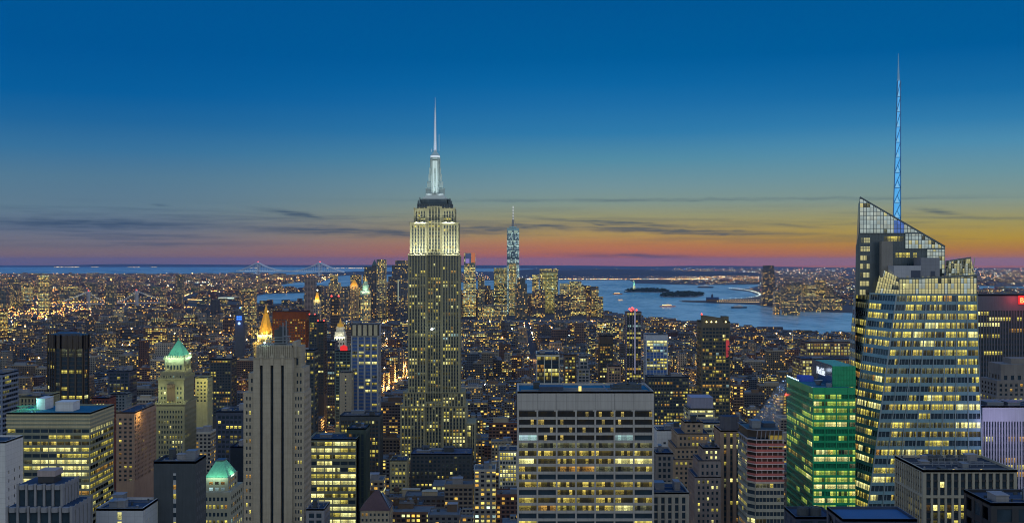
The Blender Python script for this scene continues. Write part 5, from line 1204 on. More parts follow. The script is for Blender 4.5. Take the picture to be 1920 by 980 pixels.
# ================================================================ centre and right, middle distance
tower('ribbed_office_block', 'dark office block with white vertical ribs rising behind the travertine slab', [(1006,1049,663)], 1100, 40, 722, wall('white_rib', (.50,.49,.42)), BLACK, bay=6.6, fl=3.8, pw=.10, sh=.3, op=.8, os=.15, lit=.42, pal=PAL_OFFICE, seed=34, kit=1, nobj=60, cap=2.4, edge=.3, short='dark block with white ribs', side_wall=1)
t_ = tower('brown_glass_tower', 'tall dark brown apartment tower with angled crown and red neon strip', [(1315,1369,602)], 1200, 30, 800, wall('dark_umber', (.085,.075,.055), .5), bay=3.3, fl=3.55, pw=.22, sh=.36, op=.25, os=.35, lit=.42, pal=PAL_WARM, seed=35, kit=0, nobj=100, cap=6, short='tall brown apartment tower', run=.35)
X0, X1, Y0, Y1, zt = t_['_top']
mb = MB(); zz = lambda p: Z_(p, 1200)
mb.quad((X0,1199.9,zz(604)), (X_(1355,1200),1199.9,zz(604)), (X_(1355,1200),1199.9,zz(596)), (X0,1199.9,zz(590))); mb.quad((X0,1204,zz(604)), (X0,1199.9,zz(604)), (X0,1199.9,zz(590)), (X0,1204,zz(590)))
mb.quad((X_(1355,1200),1204,zz(596)), (X0,1204,zz(590)), (X0,1199.9,zz(590)), (X_(1355,1200),1199.9,zz(596))); mb.quad((X_(1355,1200),1204,zz(604)),(X0,1204,zz(604)),(X0,1204,zz(590)),(X_(1355,1200),1204,zz(596)))
mb.box(X_(1356,1200), X_(1367,1200), 1202, 1216, zt-1, zz(593)); mb.build('crown_screen', wall('dark_umber', (0,0,0)), t_)
for k in range(4): m1 = MB(); m1.octa(X_(1325+k*9 if k < 3 else 1361, 1198), 1198.5, zz(603), .9); m1.build('crown_lamp', emis('crown_yellow', (1,.8,.3), 4), t_)
for a, b in ((1317,589),(1361,596)): m1 = MB(); m1.octa(X_(a,1200), 1204, zz(b), 1.1); m1.build('beacon', GLOW[3], t_)
mb = MB(); rg = random.Random(5)
for k in range(17): yy = 636+k*2; mb.box(X_(1361,1200), X_(1361+rg.uniform(3,7),1200), 1199.3, 1199.5, zz(yy+1), zz(yy))
mb.build('red_neon_strip', emis('neon_red', (1,.08,.10), .6), t_)
tower('white_topped_tower', 'pale glass tower with a blank white top, blue-white glitter on its face', [(1211,1252,626)], 1500, 28, 722, wall('pale_blue_panel', (.34,.38,.46), .5), SLATE, bay=4, fl=3.6, pw=.15, sh=.3, lit=.5, pal={PALE:3, COOL:3, YEL:3, DIM:2}, seed=36, kit=1, nobj=60, cap=8, dark=BLUG, short='white-topped glass tower')
tower('lit_base_block', 'wide lower office block with many lit windows under the white-topped tower', [(1214,1292,706)], 1400, 26, 780, DIRTW, bay=3.6, fl=3.6, pw=.3, sh=.4, lit=.55, pal=PAL_WARM, seed=37, kit=2, nobj=60, cap=2)
t_ = tower('balconied_tower', 'slim apartment tower with stacked balconies and red crane lamps on its top', [(1174,1203,584)], 1900, 26, 722, wall('grey_violet', (.22,.20,.27), .6), BLACK, bay=4.6, fl=3.8, pw=.2, sh=.3, op=.3, os=.6, lit=.42, pal=PAL_WARM, seed=38, kit=1, nobj=60, cap=2, short='slim tower with red top lamps')
for a, b in ((1181,579),(1186,577),(1190,580),(1194,581),(1184,582)): m1 = MB(); m1.octa(X_(a,1900), 1903, Z_(b,1900), 1.9); m1.build('beacon', GLOW[3], t_)
mb = MB(); mb.box(X_(1189,1898), X_(1192,1898), 1898, 1899.9, Z_(700,1900), Z_(578,1900)); mb.build('pale_fin', wall('lilac_panel', (.55,.50,.65)), t_)
tower('dark_twin_tower', 'dark apartment tower with a long unlit upper part left of the balconied tower', [(1124,1150,629)], 1800, 24, 722, BRONZE, lit=.28, seed=39, kit=1, nobj=40, cap=12, pal=PAL_WARM, **BLK, short='dark half-lit apartment tower')
tower('old_brown_block', 'brown brick apartment block in front of the dark half-lit tower', [(1140,1164,685)], 1500, 22, 722, PINK, lit=.35, seed=40, kit=1, nobj=30, cap=3, pal=PAL_WARM, **BLK)
tower('yellow_lit_tower', 'slim brown tower of evenly lit amber windows behind the travertine slab', [(1058,1080,664)], 1450, 22, 722, BROWN, lit=.7, seed=41, kit=1, nobj=30, cap=3, pal=PAL_WARM, **BLK)
tower('grey_setback_tower', 'grey stepped tower with pale lit crown windows behind the travertine slab', [(1083,1106,690),(1086,1103,668)], 1420, 22, 722, GREYST, lit=.4, seed=42, kit=1, nobj=30, cap=2, pal=PAL_OFFICE, **BLK)
tower('long_warehouse_block', 'long wide industrial block with rows of evenly lit windows before the river', [(1503,1640,672)], 1800, 60, 720, wall('dusty_brick', (.16,.12,.11)), bay=5.2, fl=4.6, pw=.3, sh=.42, lit=.9, pal={YEL:5, PALE:3, AMB:1}, seed=43, kit=2, nobj=100, cap=3, short='long evenly lit block', run=.2)
tower('long_upper_block', 'upper setback tier of wide evenly lit block beyond the green building', [(1512,1640,640)], 1880, 40, 672, wall('dusty_brick', (0,0,0)), bay=5.2, fl=4.6, pw=.3, sh=.42, lit=.85, pal={YEL:5, PALE:3, AMB:1}, seed=44, kit=3, nobj=60, cap=3, run=.2)

def letter(o, root, loc, rot):
    bpy.context.view_layer.update(); me = bpy.data.meshes.new_from_object(o.evaluated_get(bpy.context.evaluated_depsgraph_get()))
    bpy.data.objects.remove(o); n = bpy.data.objects.new('sign_lettering', me); COL.objects.link(n); n.parent = root
    n.location = Vector(loc)-Vector(root['_o']); n.rotation_euler = rot; return n
def green_building():
    rng = random.Random(12); root = thing('green_glass_building', 'emerald green glass office building with lit floors and a signed navy rooftop box', 'building', (X_(1560,650), 650, 0))
    Y, Yb = 620.0, 680.0; X0, X1 = X_(1524,Y), X_(1604,Y); zt = Z_(726,Y)
    claim(X0, X1, Y, Yb, 980, 672, 'emerald green glass building')
    mw = MB(); pn = []; zb = Z_(980,Y)-8; nz = round((zt-3-zb)/3.52)
    facade(mw, pn, [(X0+.4,Y+.4,zb),(X1,Y+.4,zb),(X1,Y+.4,zt-3),(X0+.4,Y+.4,zt-3)], 15, nz, pw=.08, sh=.36, op=.2, os=.4, lit=.93, pal=PAL_GREEN, rng=rng, dark=GRNG, run=.8)
    facade(mw, pn, [(X0+.4,Yb,zb),(X0+.4,Y+.4,zb),(X0+.4,Y+.4,zt-3),(X0+.4,Yb,zt-3)], 24, nz, pw=.08, sh=.36, op=.1, os=.3, lit=.55, pal={GRNL:6, DIM:2, PALE:.7, PAT:1}, rng=rng, dark=GRNG, run=.82)
    mw.box(X0+.5, X1, Y+.5, Yb, 0, zt-1.2); mw.box(X0, X1, Y, Y+.4, zt-3, zt, 0, None, True); mw.box(X0, X0+.4, Y+.4, Yb, zt-3, zt, 0, None, True); mw.box(X0, X1, Y, Y+.4, 0, zb); mw.box(X0, X0+.4, Y+.4, Yb, 0, zb)
    for k in range(4): xx = X0+.2+k*(X1-X0-4)/3; mw.box(xx-.25, xx+.25, Y-.25, Y, zb, zt)
    mw.build('walls', SPGRN, root)
    b = MB(); Y2 = 634.0; XA, XB = X_(1561,Y2), X_(1604,Y2); z2 = Z_(686,Y2); Yb2 = Y2*(1561-CX)/(1524-CX)
    b.box(XA, XB, Y2, Yb2, zt-1.2, z2)
    for k in range(9): xx = XA+k*(XB-XA)/8; b.box(xx-.1, xx+.1, Y2-.2, Y2, zt-1.2, z2)
    for k in range(4): b.box(XA, XB, Y2-.2, Y2, zt+k*2.6, zt+k*2.6+.15, 0, None, True)
    bxr = b.build('rooftop_box', SPGRN, root)
    f = MB(); f.box(XA-.3, XA-.05, Y2, Yb2, zt-1.2, z2+.4, 0, None, True); f.build('sign_wall', wall('navy_glass_panel', (.015,.06,.12), .25), bxr)
    t = bpy.data.curves.new('sign_lettering', 'FONT'); t.body = 'MetLife'; t.size = 5.6; t.extrude = .12; t.align_x = 'CENTER'
    t.materials.append(emis('sign_white', (.80,.88,1), 1.1)); o = bpy.data.objects.new('sign_lettering', t); COL.objects.link(o)
    letter(o, bxr, (XA-.5, Y2+22.5, Z_(697,Y2+20)-1.5), (R(90), 0, R(-90)))
    light('POINT', (XA-5, Y2+22, z2-4), 250, (.6,.75,1), 1)
    r = MB(); r.quad((X0+.5,Y+.5,zt-1.1),(X1,Y+.5,zt-1.1),(X1,Yb,zt-1.1),(X0+.5,Yb,zt-1.1)); r.build('roof', ROOFT, root)
    r = MB(); r.box(X0+4, XA-3, Y+42, Y+52, zt-1.1, zt+1.6); r.build('roof_unit', wall('blue_panel', (.05,.10,.45)), root)
    r = MB(); r.bar((X0+10,Y+8,zt-1),(X0+16,Y+20,zt+2.5),.2); r.bar((X0+16,Y+20,zt-1),(X0+16,Y+20,zt+3.5),.2); r.cyl(X0+12, Y+14, 1.6, 1.6, zt-1.1, zt+.8, 14); r.cyl(X0+9, Y+24, 1.2, 2.4, zt-1, zt+1.5, 14); r.build('satellite_dish', METAL, root)
    l = MB()
    for k in range(8): l.octa(X0+.3, Yb-2-k*3.6, zt+.5, .42)
    l.build('edge_lamp', emis('edge_white', (.6,.85,1), 3), root)
    l = MB(); l.octa(X_(1475,Yb)-.6, Yb-1, Z_(739,Yb), .8); l.build('beacon', GLOW[3], root)
    windows(root, pn, 100)
    light('SPOT', (X0-2, Yb-4, zt+.5), 60000, (.45,.7,1), .5, (X0-60, Yb+60, 60), 40)
green_building()
bm = bpy.data.materials.new('lit_steam'); bm.use_nodes = True; bt = NT(bm.node_tree); bt.n.clear()
bv = bt.new('ShaderNodeVolumePrincipled'); bv.inputs['Color'].default_value = (.8,.9,1,1)
tc = bt.new('ShaderNodeNewGeometry').outputs['Position']
bv.inputs['Density'].default_value = .02; bt.l.new(bv.outputs[0], bt.new('ShaderNodeOutputMaterial').inputs['Volume'])
pa, pb = Vector((X_(1477,676)-1, 676, Z_(707,676)+.5)), Vector((X_(1436,715), 715, Z_(800,715)))
dr_ = (pb-pa).normalized(); u1 = dr_.cross(Vector((0,1,0))).normalized(); u2 = dr_.cross(u1).normalized(); sb = MB(); NN = 14
ra = [tuple(pa+(u1*math.cos(6.283*k/NN)+u2*math.sin(6.283*k/NN))*.8) for k in range(NN)]; rb_ = [tuple(pb+(u1*math.cos(6.283*k/NN)+u2*math.sin(6.283*k/NN))*9) for k in range(NN)]
for k in range(NN):
    j = (k+1) % NN; sb.quad(ra[k], ra[j], rb_[j], rb_[k]); sb.tri(ra[j], ra[k], tuple(pa)); sb.tri(rb_[k], rb_[j], tuple(pb))
tag(sb.build('steam_plume', bm), 'pale blue floodlit steam drifting down from the roof corner of the emerald building', None, None, 'stuff')
light('SPOT', tuple(pa+Vector((1.2,0,1))), 45000, (.35,.62,1), 1.5, tuple(pb), 34)

def pink_floors():
    rng = random.Random(14); Y = 620.0; D = 30
    root = thing('unfinished_tower', 'glass tower whose open upper floors show pink decks under construction', 'building', (X_(1440,Y), Y+D/2, 0))
    X0, X1 = X_(1404,Y), X_(1470,Y); zt = Z_(806,Y); claim(X0, X1, Y, Y+D, 980, 795, 'tower with open pink floors')
    mw = MB(); pn = []; zb = Z_(980,Y)-8; zm = Z_(903,Y)
    fl = 3.15*1.2; Cx = X_(1404,Y); pts = [(Cx, Y+D*.95), (Cx, Y+5), (Cx+3.5, Y), (X1, Y), (X1, Y+D)]
    for a, b, n_ in ((1,2,1), (2,3,8)):
        facade(mw, pn, [(*pts[a],zb), (*pts[b],zb), (*pts[b],zm), (*pts[a],zm)], n_, max(1, round((zm-zb)/fl)), pw=.12, sh=.42, op=.15, os=.35, lit=.22, pal=PAL_OFFICE, rng=rng, run=.6)
    facade(mw, pn, [(*pts[0],zb), (*pts[1],zb), (*pts[1],zt-8), (*pts[0],zt-8)], 8, round((zt-8-zb)/fl), pw=.1, sh=.45, op=.15, os=.35, lit=.4, pal=PAL_WARM, rng=rng, run=.6)
    mw.prism(pts, 0, zb); c = MB(); c.prism([(Cx+.6, Y+D), (Cx+.6, Y+6.5), (Cx+5, Y+2), (X1-.5, Y+2), (X1-.5, Y+D)], zb, zt-.5); c.build('core', BRONZE, root)
    mw.build('walls', wall('silver_green_band', (.30,.30,.25), .5), root)
    n = 8; dk = MB(); co = MB(); nt = MB()
    for k in range(n):
        z = zm+k*(zt-zm-5)/(n-1); dk.prism([(Cx-.2, Y+D), (Cx-.2, Y+4.9), (Cx+3.3, Y-.3), (X1+.2, Y-.3), (X1+.2, Y+D)], z-.3, z+.15)
        if k < n-1:
            hh = (zt-zm-5)/(n-1)
            for q in range(6): xx = Cx+4+q*(X1-Cx-4.3)/5; co.box(xx-.15, xx+.15, Y, Y+.3, z+.15, z+hh-.3)
            for q in range(5): yy = Y+5+q*5; co.box(Cx-.1, Cx+.2, yy, yy+.3, z+.15, z+hh-.3)
            nt.box(Cx+3.4, X1+.1, Y-.22, Y-.12, z+.15, z+1.35); nt.quad((Cx-.1,Y+4.9,z+.15),(Cx+3.3,Y-.2,z+.15),(Cx+3.3,Y-.2,z+1.35),(Cx-.1,Y+4.9,z+1.35))
    dk.build('floor_deck', wall('pale_deck', (.35,.33,.34)), root); co.build('column', wall('pale_deck', (0,0,0)), root); nt.build('safety_net', wall('pink_net', (.30,.11,.10), .8), root)
    yl = MB(); yl.box(X_(1442,Y), X1-.3, Y+.4, Y+1, Z_(826,Y), Z_(816,Y)); yl.box(X_(1442,Y), X1-.3, Y+.4, Y+1, Z_(838,Y), Z_(832,Y)); yl.build('yellow_hoarding', wall('hoarding_yellow', (.75,.52,.08)), root)
    tp = MB(); tp.prism([(Cx+1, Y+D-1), (Cx+1, Y+6), (Cx+4, Y+2), (X1-1, Y+2), (X1-1, Y+D-1)], zt-5, zt-4); tp.build('roof', ROOF, root)
    br = MB()
    for q in range(7): xx = Cx+4+q*(X1-Cx-5)/6; br.bar((xx,Y+.2,zt-5), (xx+.6,Y+.2,zt), .18)
    br.bar((Cx+3.4,Y,zt), (X1,Y,zt), .2); br.bar((Cx,Y+5,zt), (Cx+3.4,Y,zt), .2); br.bar((Cx,Y+D,zt), (Cx,Y+5,zt), .2); br.build('scaffold', METAL, root)
    bulkhead(root, X_(1408,635), X_(1424,635), 632, 640, zt-4, zt+3, METAL); bulkhead(root, X_(1430,640), X_(1452,640), 638, 646, zt-4, zt+1, NAVY)
    windows(root, pn, 100); light('POINT', (X_(1437,Y-15), Y-15, Z_(860,Y)), 1500, (1,.4,.35), 2)
pink_floors()

t_ = tower('pier_front_building', 'square concrete office building with tall ribs and cluttered dark roof, near corner foreground', [(1731,1907,880)], 480, 36, 980, wall('buff_concrete', (.30,.28,.23), .8, .1, .2, .2), BLACK, bay=2.7, fl=3.1, pw=.34, sh=.25, op=.8, os=.5, lit=.42,
      pal={YEL:6, PALE:1.4, AMB:.6}, edge=.8, cap=1.4, nobj=100, kit=7, seed=50, roofm=wall('tar_roof', (.022,.028,.04), .7), short='ribbed square building with dark roof', rows=lambda j: (0,.02,.06,.25,.97,.5,.2,.3)[j % 8], run=.1)
X0, X1, Y0, Y1, zt = t_['_top']
mb = MB()
for dz_ in (11.3, 30): mb.box(X0-.05, X1, 479.93, 480.5, zt-dz_, zt-dz_+1.1, 0, None, True); mb.box(X0-.05, X0+.5, 480.5, 516, zt-dz_, zt-dz_+1.1, 0, None, True)
mb.build('band_course', wall('buff_concrete', (0,0,0)), t_)
mb = MB()
for k in range(9):
    mb.bar((X0+8+k*2.6, 492, zt-.9), (X0+8+k*2.6, 492, zt+1.5), .1); mb.bar((X0+8+k*2.6, 500, zt-.9), (X0+8+k*2.6, 500, zt+1.5), .1)
mb.bar((X0+8,492,zt+1.5), (X0+29,492,zt+1.5), .1); mb.bar((X0+8,500,zt+1.5), (X0+29,500,zt+1.5), .1); mb.build('roof_railing', METAL, t_)
mb = MB()
for k in range(3): mb.cyl(X0+15+k*5, 505, 2.0, 1.8, zt-1, zt+1.6, 14); mb.cyl(X0+15+k*5, 505, 1.2, 1.1, zt+1.6, zt+2.0, 14)
mb.build('cooling_fan', DIRTW, t_)
for a in (1786, 1838): m1 = MB(); m1.box(X_(a,482.5), X_(a+3,482.5), 482, 482.4, zt-.9, zt-.2); m1.build('roof_lamp', emis('yellow_roof_lamp', (1,.75,.2), 1.4), t_)

tower('dark_mullioned_slab', 'huge dark slab of fine vertical mullions with a red sign on its roof band', [(1828,1990,552)], 900, 40, 770, wall('charcoal_fin', (.075,.085,.12), .5), BLACK, bay=2.1, fl=4.35, pw=.34, sh=.4, op=.5, os=.2, lit=.2,
      pal={YEL:5, PALE:3, AMB:1, COOL:.6}, edge=.2, cap=12, nobj=100, kit=0, seed=51, short='dark slab with red sign', run=.78, rows=lambda j: (.75,.8,.3,.6,.35,.1,.25,.3,.12,.3)[j % 10])
t_ = [o for o in COL.objects if o.name == 'dark_mullioned_slab'][0]
mb = MB(); mb.box(X_(1910,899), X_(1935,899), 898.9, 899.6, Z_(570,899), Z_(554,899)); mb.build('sign_box', emis('sign_red', (1,.02,.02), 1.1), t_)
t = bpy.data.curves.new('sign_lettering', 'FONT'); t.body = 'B'; t.size = 5.5; t.extrude = .1; t.materials.append(emis('sign_yellow', (1,.8,.25), 1.3)); o = bpy.data.objects.new('sign_lettering', t); COL.objects.link(o)
letter(o, t_, (X_(1913,898), 898.6, Z_(567.5,898)), (R(90),0,0))
light('POINT', (X_(1918,890), 890, Z_(562,890)), 6000, (1,.05,.05), 1)
tower('fin_striped_slab', 'slab of white vertical fins washed with violet light at the right picture edge', [(1842,1990,760)], 650, 30, 980, PURP, wall('fin_gap', (.10,.10,.12)), bay=1.5, fl=3.75, pw=.45, sh=.35, op=.7, os=.1, lit=.5, pal={YEL:4, PALE:2, AMB:1.4}, edge=.2, cap=8.5, nobj=100, kit=2, seed=52, short='white-finned slab', run=.9)
light('AREA', (X_(1890,630), 622, Z_(800,640)), 4000, (.6,.55,1), 10, (X_(1890,650), 650, Z_(790,650)), None, None, 4)
def deco_corner():
    Y = 760.0; x = lambda p: X_(p, Y); z = lambda p: Z_(p, Y); rng = random.Random(77)
    root = thing('stepped_deco_building', 'stepped grey-brown deco building with rounded tiers before the dark mullioned slab', 'building', (x(1900), Y+15, 0)); claim(x(1866), x(1990), Y, Y+34, 760, 672)
    mw = MB(); pn = []; K = dict(lit=.1, rng=rng, wm=0, sm=0, pw=.5, sh=.45, pal=PAL_WARM, edge=.8)
    block(mw, pn, x(1868), x(1990), Y, Y+34, 0, z(742), 12, 4, 6, 'l', z(775), 1, **dict(K, lit=.6)); block(mw, pn, x(1873), x(1985), Y+3, Y+30, z(742)-1, z(714), 11, 3, 5, 'l', None, 1.5, **K)
    block(mw, pn, x(1884), x(1980), Y+6, Y+27, z(714)-1, z(684), 7, 1, 4, 'l', None, 6, **dict(K, lit=0)); mw.box(x(1908), x(1960), Y+10, Y+22, z(684)-1, z(674))
    mw.build('walls', wall('grey_brown_stone', (.20,.18,.17), .85), root); windows(root, pn, 60, 760)
deco_corner()
tower('pale_pilaster_block', 'pale stone block with tall pilasters at the foot of the travertine slab', [(1220,1292,922)], 640, 30, 980, wall('pale_stone', (.36,.34,.30)), bay=3.4, fl=4, pw=.5, sh=.2, op=.5, os=.1, lit=.1, seed=53, kit=2, nobj=60, cap=2.5)
tower('stepped_brick_block', 'brown brick ziggurat-stepped office block with small square windows', [(1262,1345,860),(1266,1336,838,3),(1270,1330,812,6),(1284,1318,790,12)], 850, 44, 980, wall('warm_brick', (.31,.23,.165)), bay=3.2, fl=3.5, pw=.5, sh=.5, lit=.3, pal=PAL_WARM, seed=54, kit=1, nobj=100, cap=1.5, short='brown ziggurat-stepped block')
tower('stepped_brick_tower', 'second, nearer stepped brick tower with regular lit windows and a dark water-tower box', [(1303,1352,893),(1310,1352,862,3),(1318,1350,838,6)], 720, 30, 980, wall('mauve_brick', (.26,.20,.18)), bay=3, fl=3.5, pw=.55, sh=.5, lit=.3, pal={YEL:3,PALE:3,AMB:1}, seed=55, kit=2, nobj=100, cap=1.5, short='nearer stepped brick tower')
tower('ribbed_brick_tower', 'tall narrow pinkish brick tower with vertical ribs and an octagonal dark top', [(1351,1392,806)], 760, 26, 980, PINK, wall('rib_gap', (.09,.08,.07)), bay=4.4, fl=3.5, pw=.6, sh=.4, op=1.0, os=.1, lit=.3, pal=PAL_WARM, seed=56, kit=0, nobj=80, cap=1.5, short='ribbed pinkish brick tower')
t_ = [o for o in COL.objects if o.name == 'ribbed_brick_tower'][0]; X0, X1, Y0, Y1, zt = t_['_top']
mb = MB(); mb.cyl((X0+X1)/2+1, 773, 6.2, 6.2, zt-1, zt+7.5, 8); mb.build('octagonal_top', wall('dark_stone', (.10,.10,.12)), t_); mb = MB(); mb.cyl((X0+X1)/2+1, 773, 5.6, 5.6, zt+7.5, zt+7.6, 8); mb.build('roof', ROOF, t_)
t_ = tower('pale_bulkhead_block', 'cream office block with lit bands under a corrugated violet rooftop box', [(1291,1340,765)], 1000, 30, 830, wall('cream_concrete', (.36,.34,.26)), bay=6, fl=3.5, pw=.1, sh=.5, op=.1, os=.4, lit=.8, pal=PAL_BRIGHT, seed=57, kit=0, nobj=60, cap=1, short='cream block with violet rooftop box', run=.8)
X0, X1, Y0, Y1, zt = t_['_top']; bulkhead(t_, X0+2.5, X1-1, Y0+2, Y1-4, zt-1.1, Z_(746,1000), wall('violet_metal', (.24,.24,.33), .5, .1, .3, .3), 'rooftop_box')
tower('long_band_block', 'long low cream block with lit strip windows behind the brown stepped block', [(1318,1400,792)], 960, 30, 860, wall('cream_concrete', (0,0,0)), bay=6, fl=3.7, pw=.1, sh=.5, op=.1, os=.4, lit=.7, pal=PAL_BRIGHT, seed=58, kit=3, nobj=40, cap=1, run=.7)
tower('flat_white_roof_block', 'flat white-walled block with low roof units right of the travertine slab', [(1232,1284,805)], 900, 26, 850, WHITE, bay=12, fl=4, pw=.8, sh=.6, op=.1, os=.1, lit=.2, seed=59, kit=4, nobj=20, cap=8)
tower('billboard_block', 'low block with a tall lit signboard wall beside the travertine slab', [(1230,1262,848)], 760, 24, 900, wall('grey_render', (.22,.20,.19)), bay=3, fl=3.6, pw=.4, sh=.4, lit=.25, seed=60, kit=1, nobj=40, cap=2)
tower('slender_white_tower', 'bright-lit narrow office behind rooftops just left of the travertine slab', [(935,970,843)], 1060, 26, 920, wall('white_grid', (.42,.42,.38)), bay=2.6, fl=3.6, pw=.3, sh=.3, lit=.95, pal=PAL_BRIGHT, seed=61, kit=1, nobj=60, cap=2, short='bright-lit narrow office')
tower('lit_corner_hotel', 'stone block crowned by a lit balustrade floor left of the needle-topped skyscraper', [(731,763,862)], 1100, 26, 930, LIME, bay=3.4, fl=3.7, pw=.4, sh=.45, lit=.5, pal=PAL_WARM, seed=62, kit=1, nobj=60, cap=3, short='stone block with lit top floor')
tower('roof_terrace_block', 'wide low block with a long dark roof at the foot of the needle-topped skyscraper', [(770,884,850)], 1180, 40, 900, DIRTW, bay=4, fl=3.7, pw=.4, sh=.45, lit=.2, seed=63, kit=4, nobj=60, cap=2, roofm=wall('blue_roof', (.05,.08,.15)))
tower('cooling_roof_block', 'blue-roofed block with two big round cooling fans in the bottom foreground', [(1492,1566,968)], 520, 22, 980, NAVY, lit=0, bay=8, fl=6, seed=64, kit=0, nobj=0, cap=1)
t_ = [o for o in COL.objects if o.name == 'cooling_roof_block'][0]; X0, X1, Y0, Y1, zt = t_['_top']
for k in range(2):
    mb = MB(); cx_ = X0+5+k*5.5; mb.cyl(cx_, Y0+8, 2.6, 2.6, zt-1, zt+2.2, 20); mb.cyl(cx_, Y0+8, 2.0, 1.9, zt+2.2, zt+2.8, 20); mb.cyl(cx_, Y0+8, .5, .5, zt+2.8, zt+3.1, 10); mb.build('cooling_fan', DIRTW, t_)
tower('blue_roofed_block', 'plain block with a smooth bright blue roof in the bottom foreground', [(1580,1720,972)], 430, 22, 980, NAVY, lit=0, bay=8, fl=6, seed=65, kit=0, nobj=0, cap=1, roofm=wall('bright_blue_roof', (.035,.10,.22), .6, .1, .1, .05))
tower('black_roofed_block', 'black flat-roofed block in the bottom right corner foreground', [(1858,1990,942)], 400, 24, 980, BLACK, lit=0, bay=8, fl=6, seed=66, kit=3, nobj=0, cap=1)

# ================================================================ downtown and the far shores
def far_tower(label, x0, x1, yt, Y, D, col, lit, cw=6.5, ch=5.2, vb=600, name='office_tower', tiers=None, short=None, mats=None, grp='downtown towers beside the harbour', seed=0):
    return simple(name, label, tiers or [(x0, x1, yt)], Y, D, col, lit, cw, ch, vb, grp, 'tower', seed or x0*3.1, short=short)
DT = (.07,.08,.09)
def wtc():
    Y = 5979.0; x = lambda p: X_(p, Y); z = lambda p: Z_(p, Y); rng = random.Random(1)
    root = thing('supertall_tower', 'tallest far glass tower with chamfered corners, lit blue-white under a mast', 'skyscraper', (x(962), Y+31, 0), 'downtown towers beside the harbour')
    claim(x(950), x(974), Y, Y+62, 600, 385, 'tallest far glass tower')
    h = 31; cx_, cy_ = x(962), Y+31; b4 = [(cx_-h,cy_-h),(cx_+h,cy_-h),(cx_+h,cy_+h),(cx_-h,cy_+h)]; k = h*.98
    t4 = [(cx_,cy_-k),(cx_+k,cy_),(cx_,cy_+k),(cx_-k,cy_)]; z0, z1 = 56, z(432)
    m = MB(); at = ((.10,.16,.20), (.62,6.5,6.0), 4); m.prism(b4, 0, z0, 0, False, 1, at)
    def tr(a, b, c): L = math.dist(a[:2], b[:2]); m.tri(a, b, c, 0, at); m.uv[-3:] = [(0,a[2]),(L,b[2]),(L/2,c[2])]
    for i in range(4):
        j = (i+1) % 4; tr((*b4[i],z0), (*b4[j],z0), (*t4[i],z1))
        m.tri((*t4[i],z1), (*b4[j],z0), (*t4[j],z1), 0, ((.14,.24,.30), (.5,6.5,6.0), 9)); m.uv[-3:] = [(0,z1),(30,z0),(60,z1)]
    m.prism([(px_, py_) for px_, py_ in t4], z1-.1, z1+.1, 0, True, 1, at)
    m.build('walls', CITYC, root)
    p = MB(); p.prism(t4, z1, z(427), 0, True, 1.0); p.cyl(cx_, cy_, 19, 19, z(426.5), z(424.5), 24); p.build('parapet', wall('pale_teal', (.30,.48,.50), .4), root)
    l = MB(); l.box(cx_-26, cx_+26, cy_-26, cy_-25.4, z(437), z(432.3)); l.build('lit_band', emis('teal_band', (.45,.62,.52), .55), root)
    a = MB(); a.cyl(cx_, cy_, 4.5, 3.2, z(427), z(412), 8); a.cyl(cx_, cy_, 3.0, 1.4, z(412), z(386), 8)
    for q in range(3): an = q*2.094; a.bar((cx_+19*math.cos(an), cy_+19*math.sin(an), z(425)), (cx_, cy_, z(405)), .5)
    a.build('mast', METAL, root)
    for q in range(9): l = MB(); l.octa(cx_, cy_-3, z(410-q*2.9), 2.6); l.build('mast_lamp', emis('mast_white', (.8,.85,.9), 1.2), root)
CITYC = city_material(); CITYC.name = 'cool_city_facade'
for n_ in CITYC.node_tree.nodes:
    if n_.type == 'VALTORGB':
        e_ = n_.color_ramp.elements
        for el_, c_ in zip(e_, ((.55,.62,.40),(.45,.70,.62),(.55,.80,.75),(.70,.85,.70),(.35,.60,.80),(.40,.65,.95))): el_.color = (*c_, 1)
wtc()
W6 = dict(cw=6.5, ch=5.2)
far_tower('slim rippled apartment skyscraper speckled with windows, tallest left of the floodlit tower', 706, 723, 486, 5300, 42, (.17,.17,.15), .42, short='rippled far skyscraper')
far_tower('dark gothic tower with pointed pyramid cap beside the rippled skyscraper', 697, 706, 497, 5350, 26, (.09,.10,.12), .12, name='gothic_tower')
t_ = [o for o in COL.objects if o.name == 'gothic_tower'][0]; X0, X1, Y0, Y1, zt = t_['_top']
mb = MB(); mb.prism([(X0,Y0),(X1,Y0),(X1,Y1),(X0,Y1)], zt, Z_(486,5350), 0, False, 0); mb.build('pyramid_roof', wall('dark_copper', (.08,.13,.14)), t_)
far_tower('stepped dark tower left of the gothic pointed tower', 680, 697, 503, 5500, 40, DT, .25, tiers=[(680,699,515),(683,697,500,5)])
far_tower('broad office tower with a thin lit roof edge just left of the floodlit tower', 735, 766, 493, 5600, 60, (.08,.09,.11), .18, tiers=[(735,766,497),(741,764,488,6)], short='broad tower with lit roof edge')
far_tower('dark slab in front of the broad tower with lit roof edge', 728, 750, 518, 5000, 40, (.06,.065,.08), .18)
far_tower('slab with one bright vertical strip of light left of the floodlit tower', 745, 764, 523, 4900, 40, (.07,.08,.10), .2)
t_ = [o for o in COL.objects if '_top' in o][-1]; mb = MB(); mb.box(X_(746,4899), X_(747,4899), 4898, 4899.5, Z_(565,4900), Z_(524,4900)); mb.build('light_strip', emis('strip_white', (.7,.8,.6), .8), t_)
far_tower('lit office tower crowned by a yellow row, between gold pyramids', 657, 676, 515, 5600, 40, (.12,.12,.10), .4)
t_ = far_tower('municipal tower with wedding-cake top lit green and gold statue', 676, 693, 545, 5100, 36, (.26,.30,.26), .45, name='wedding_cake_tower', short='green-lit wedding-cake tower')
X0, X1, Y0, Y1, zt = t_['_top']; cx_, cy_ = X_(685.5,5118), 5118
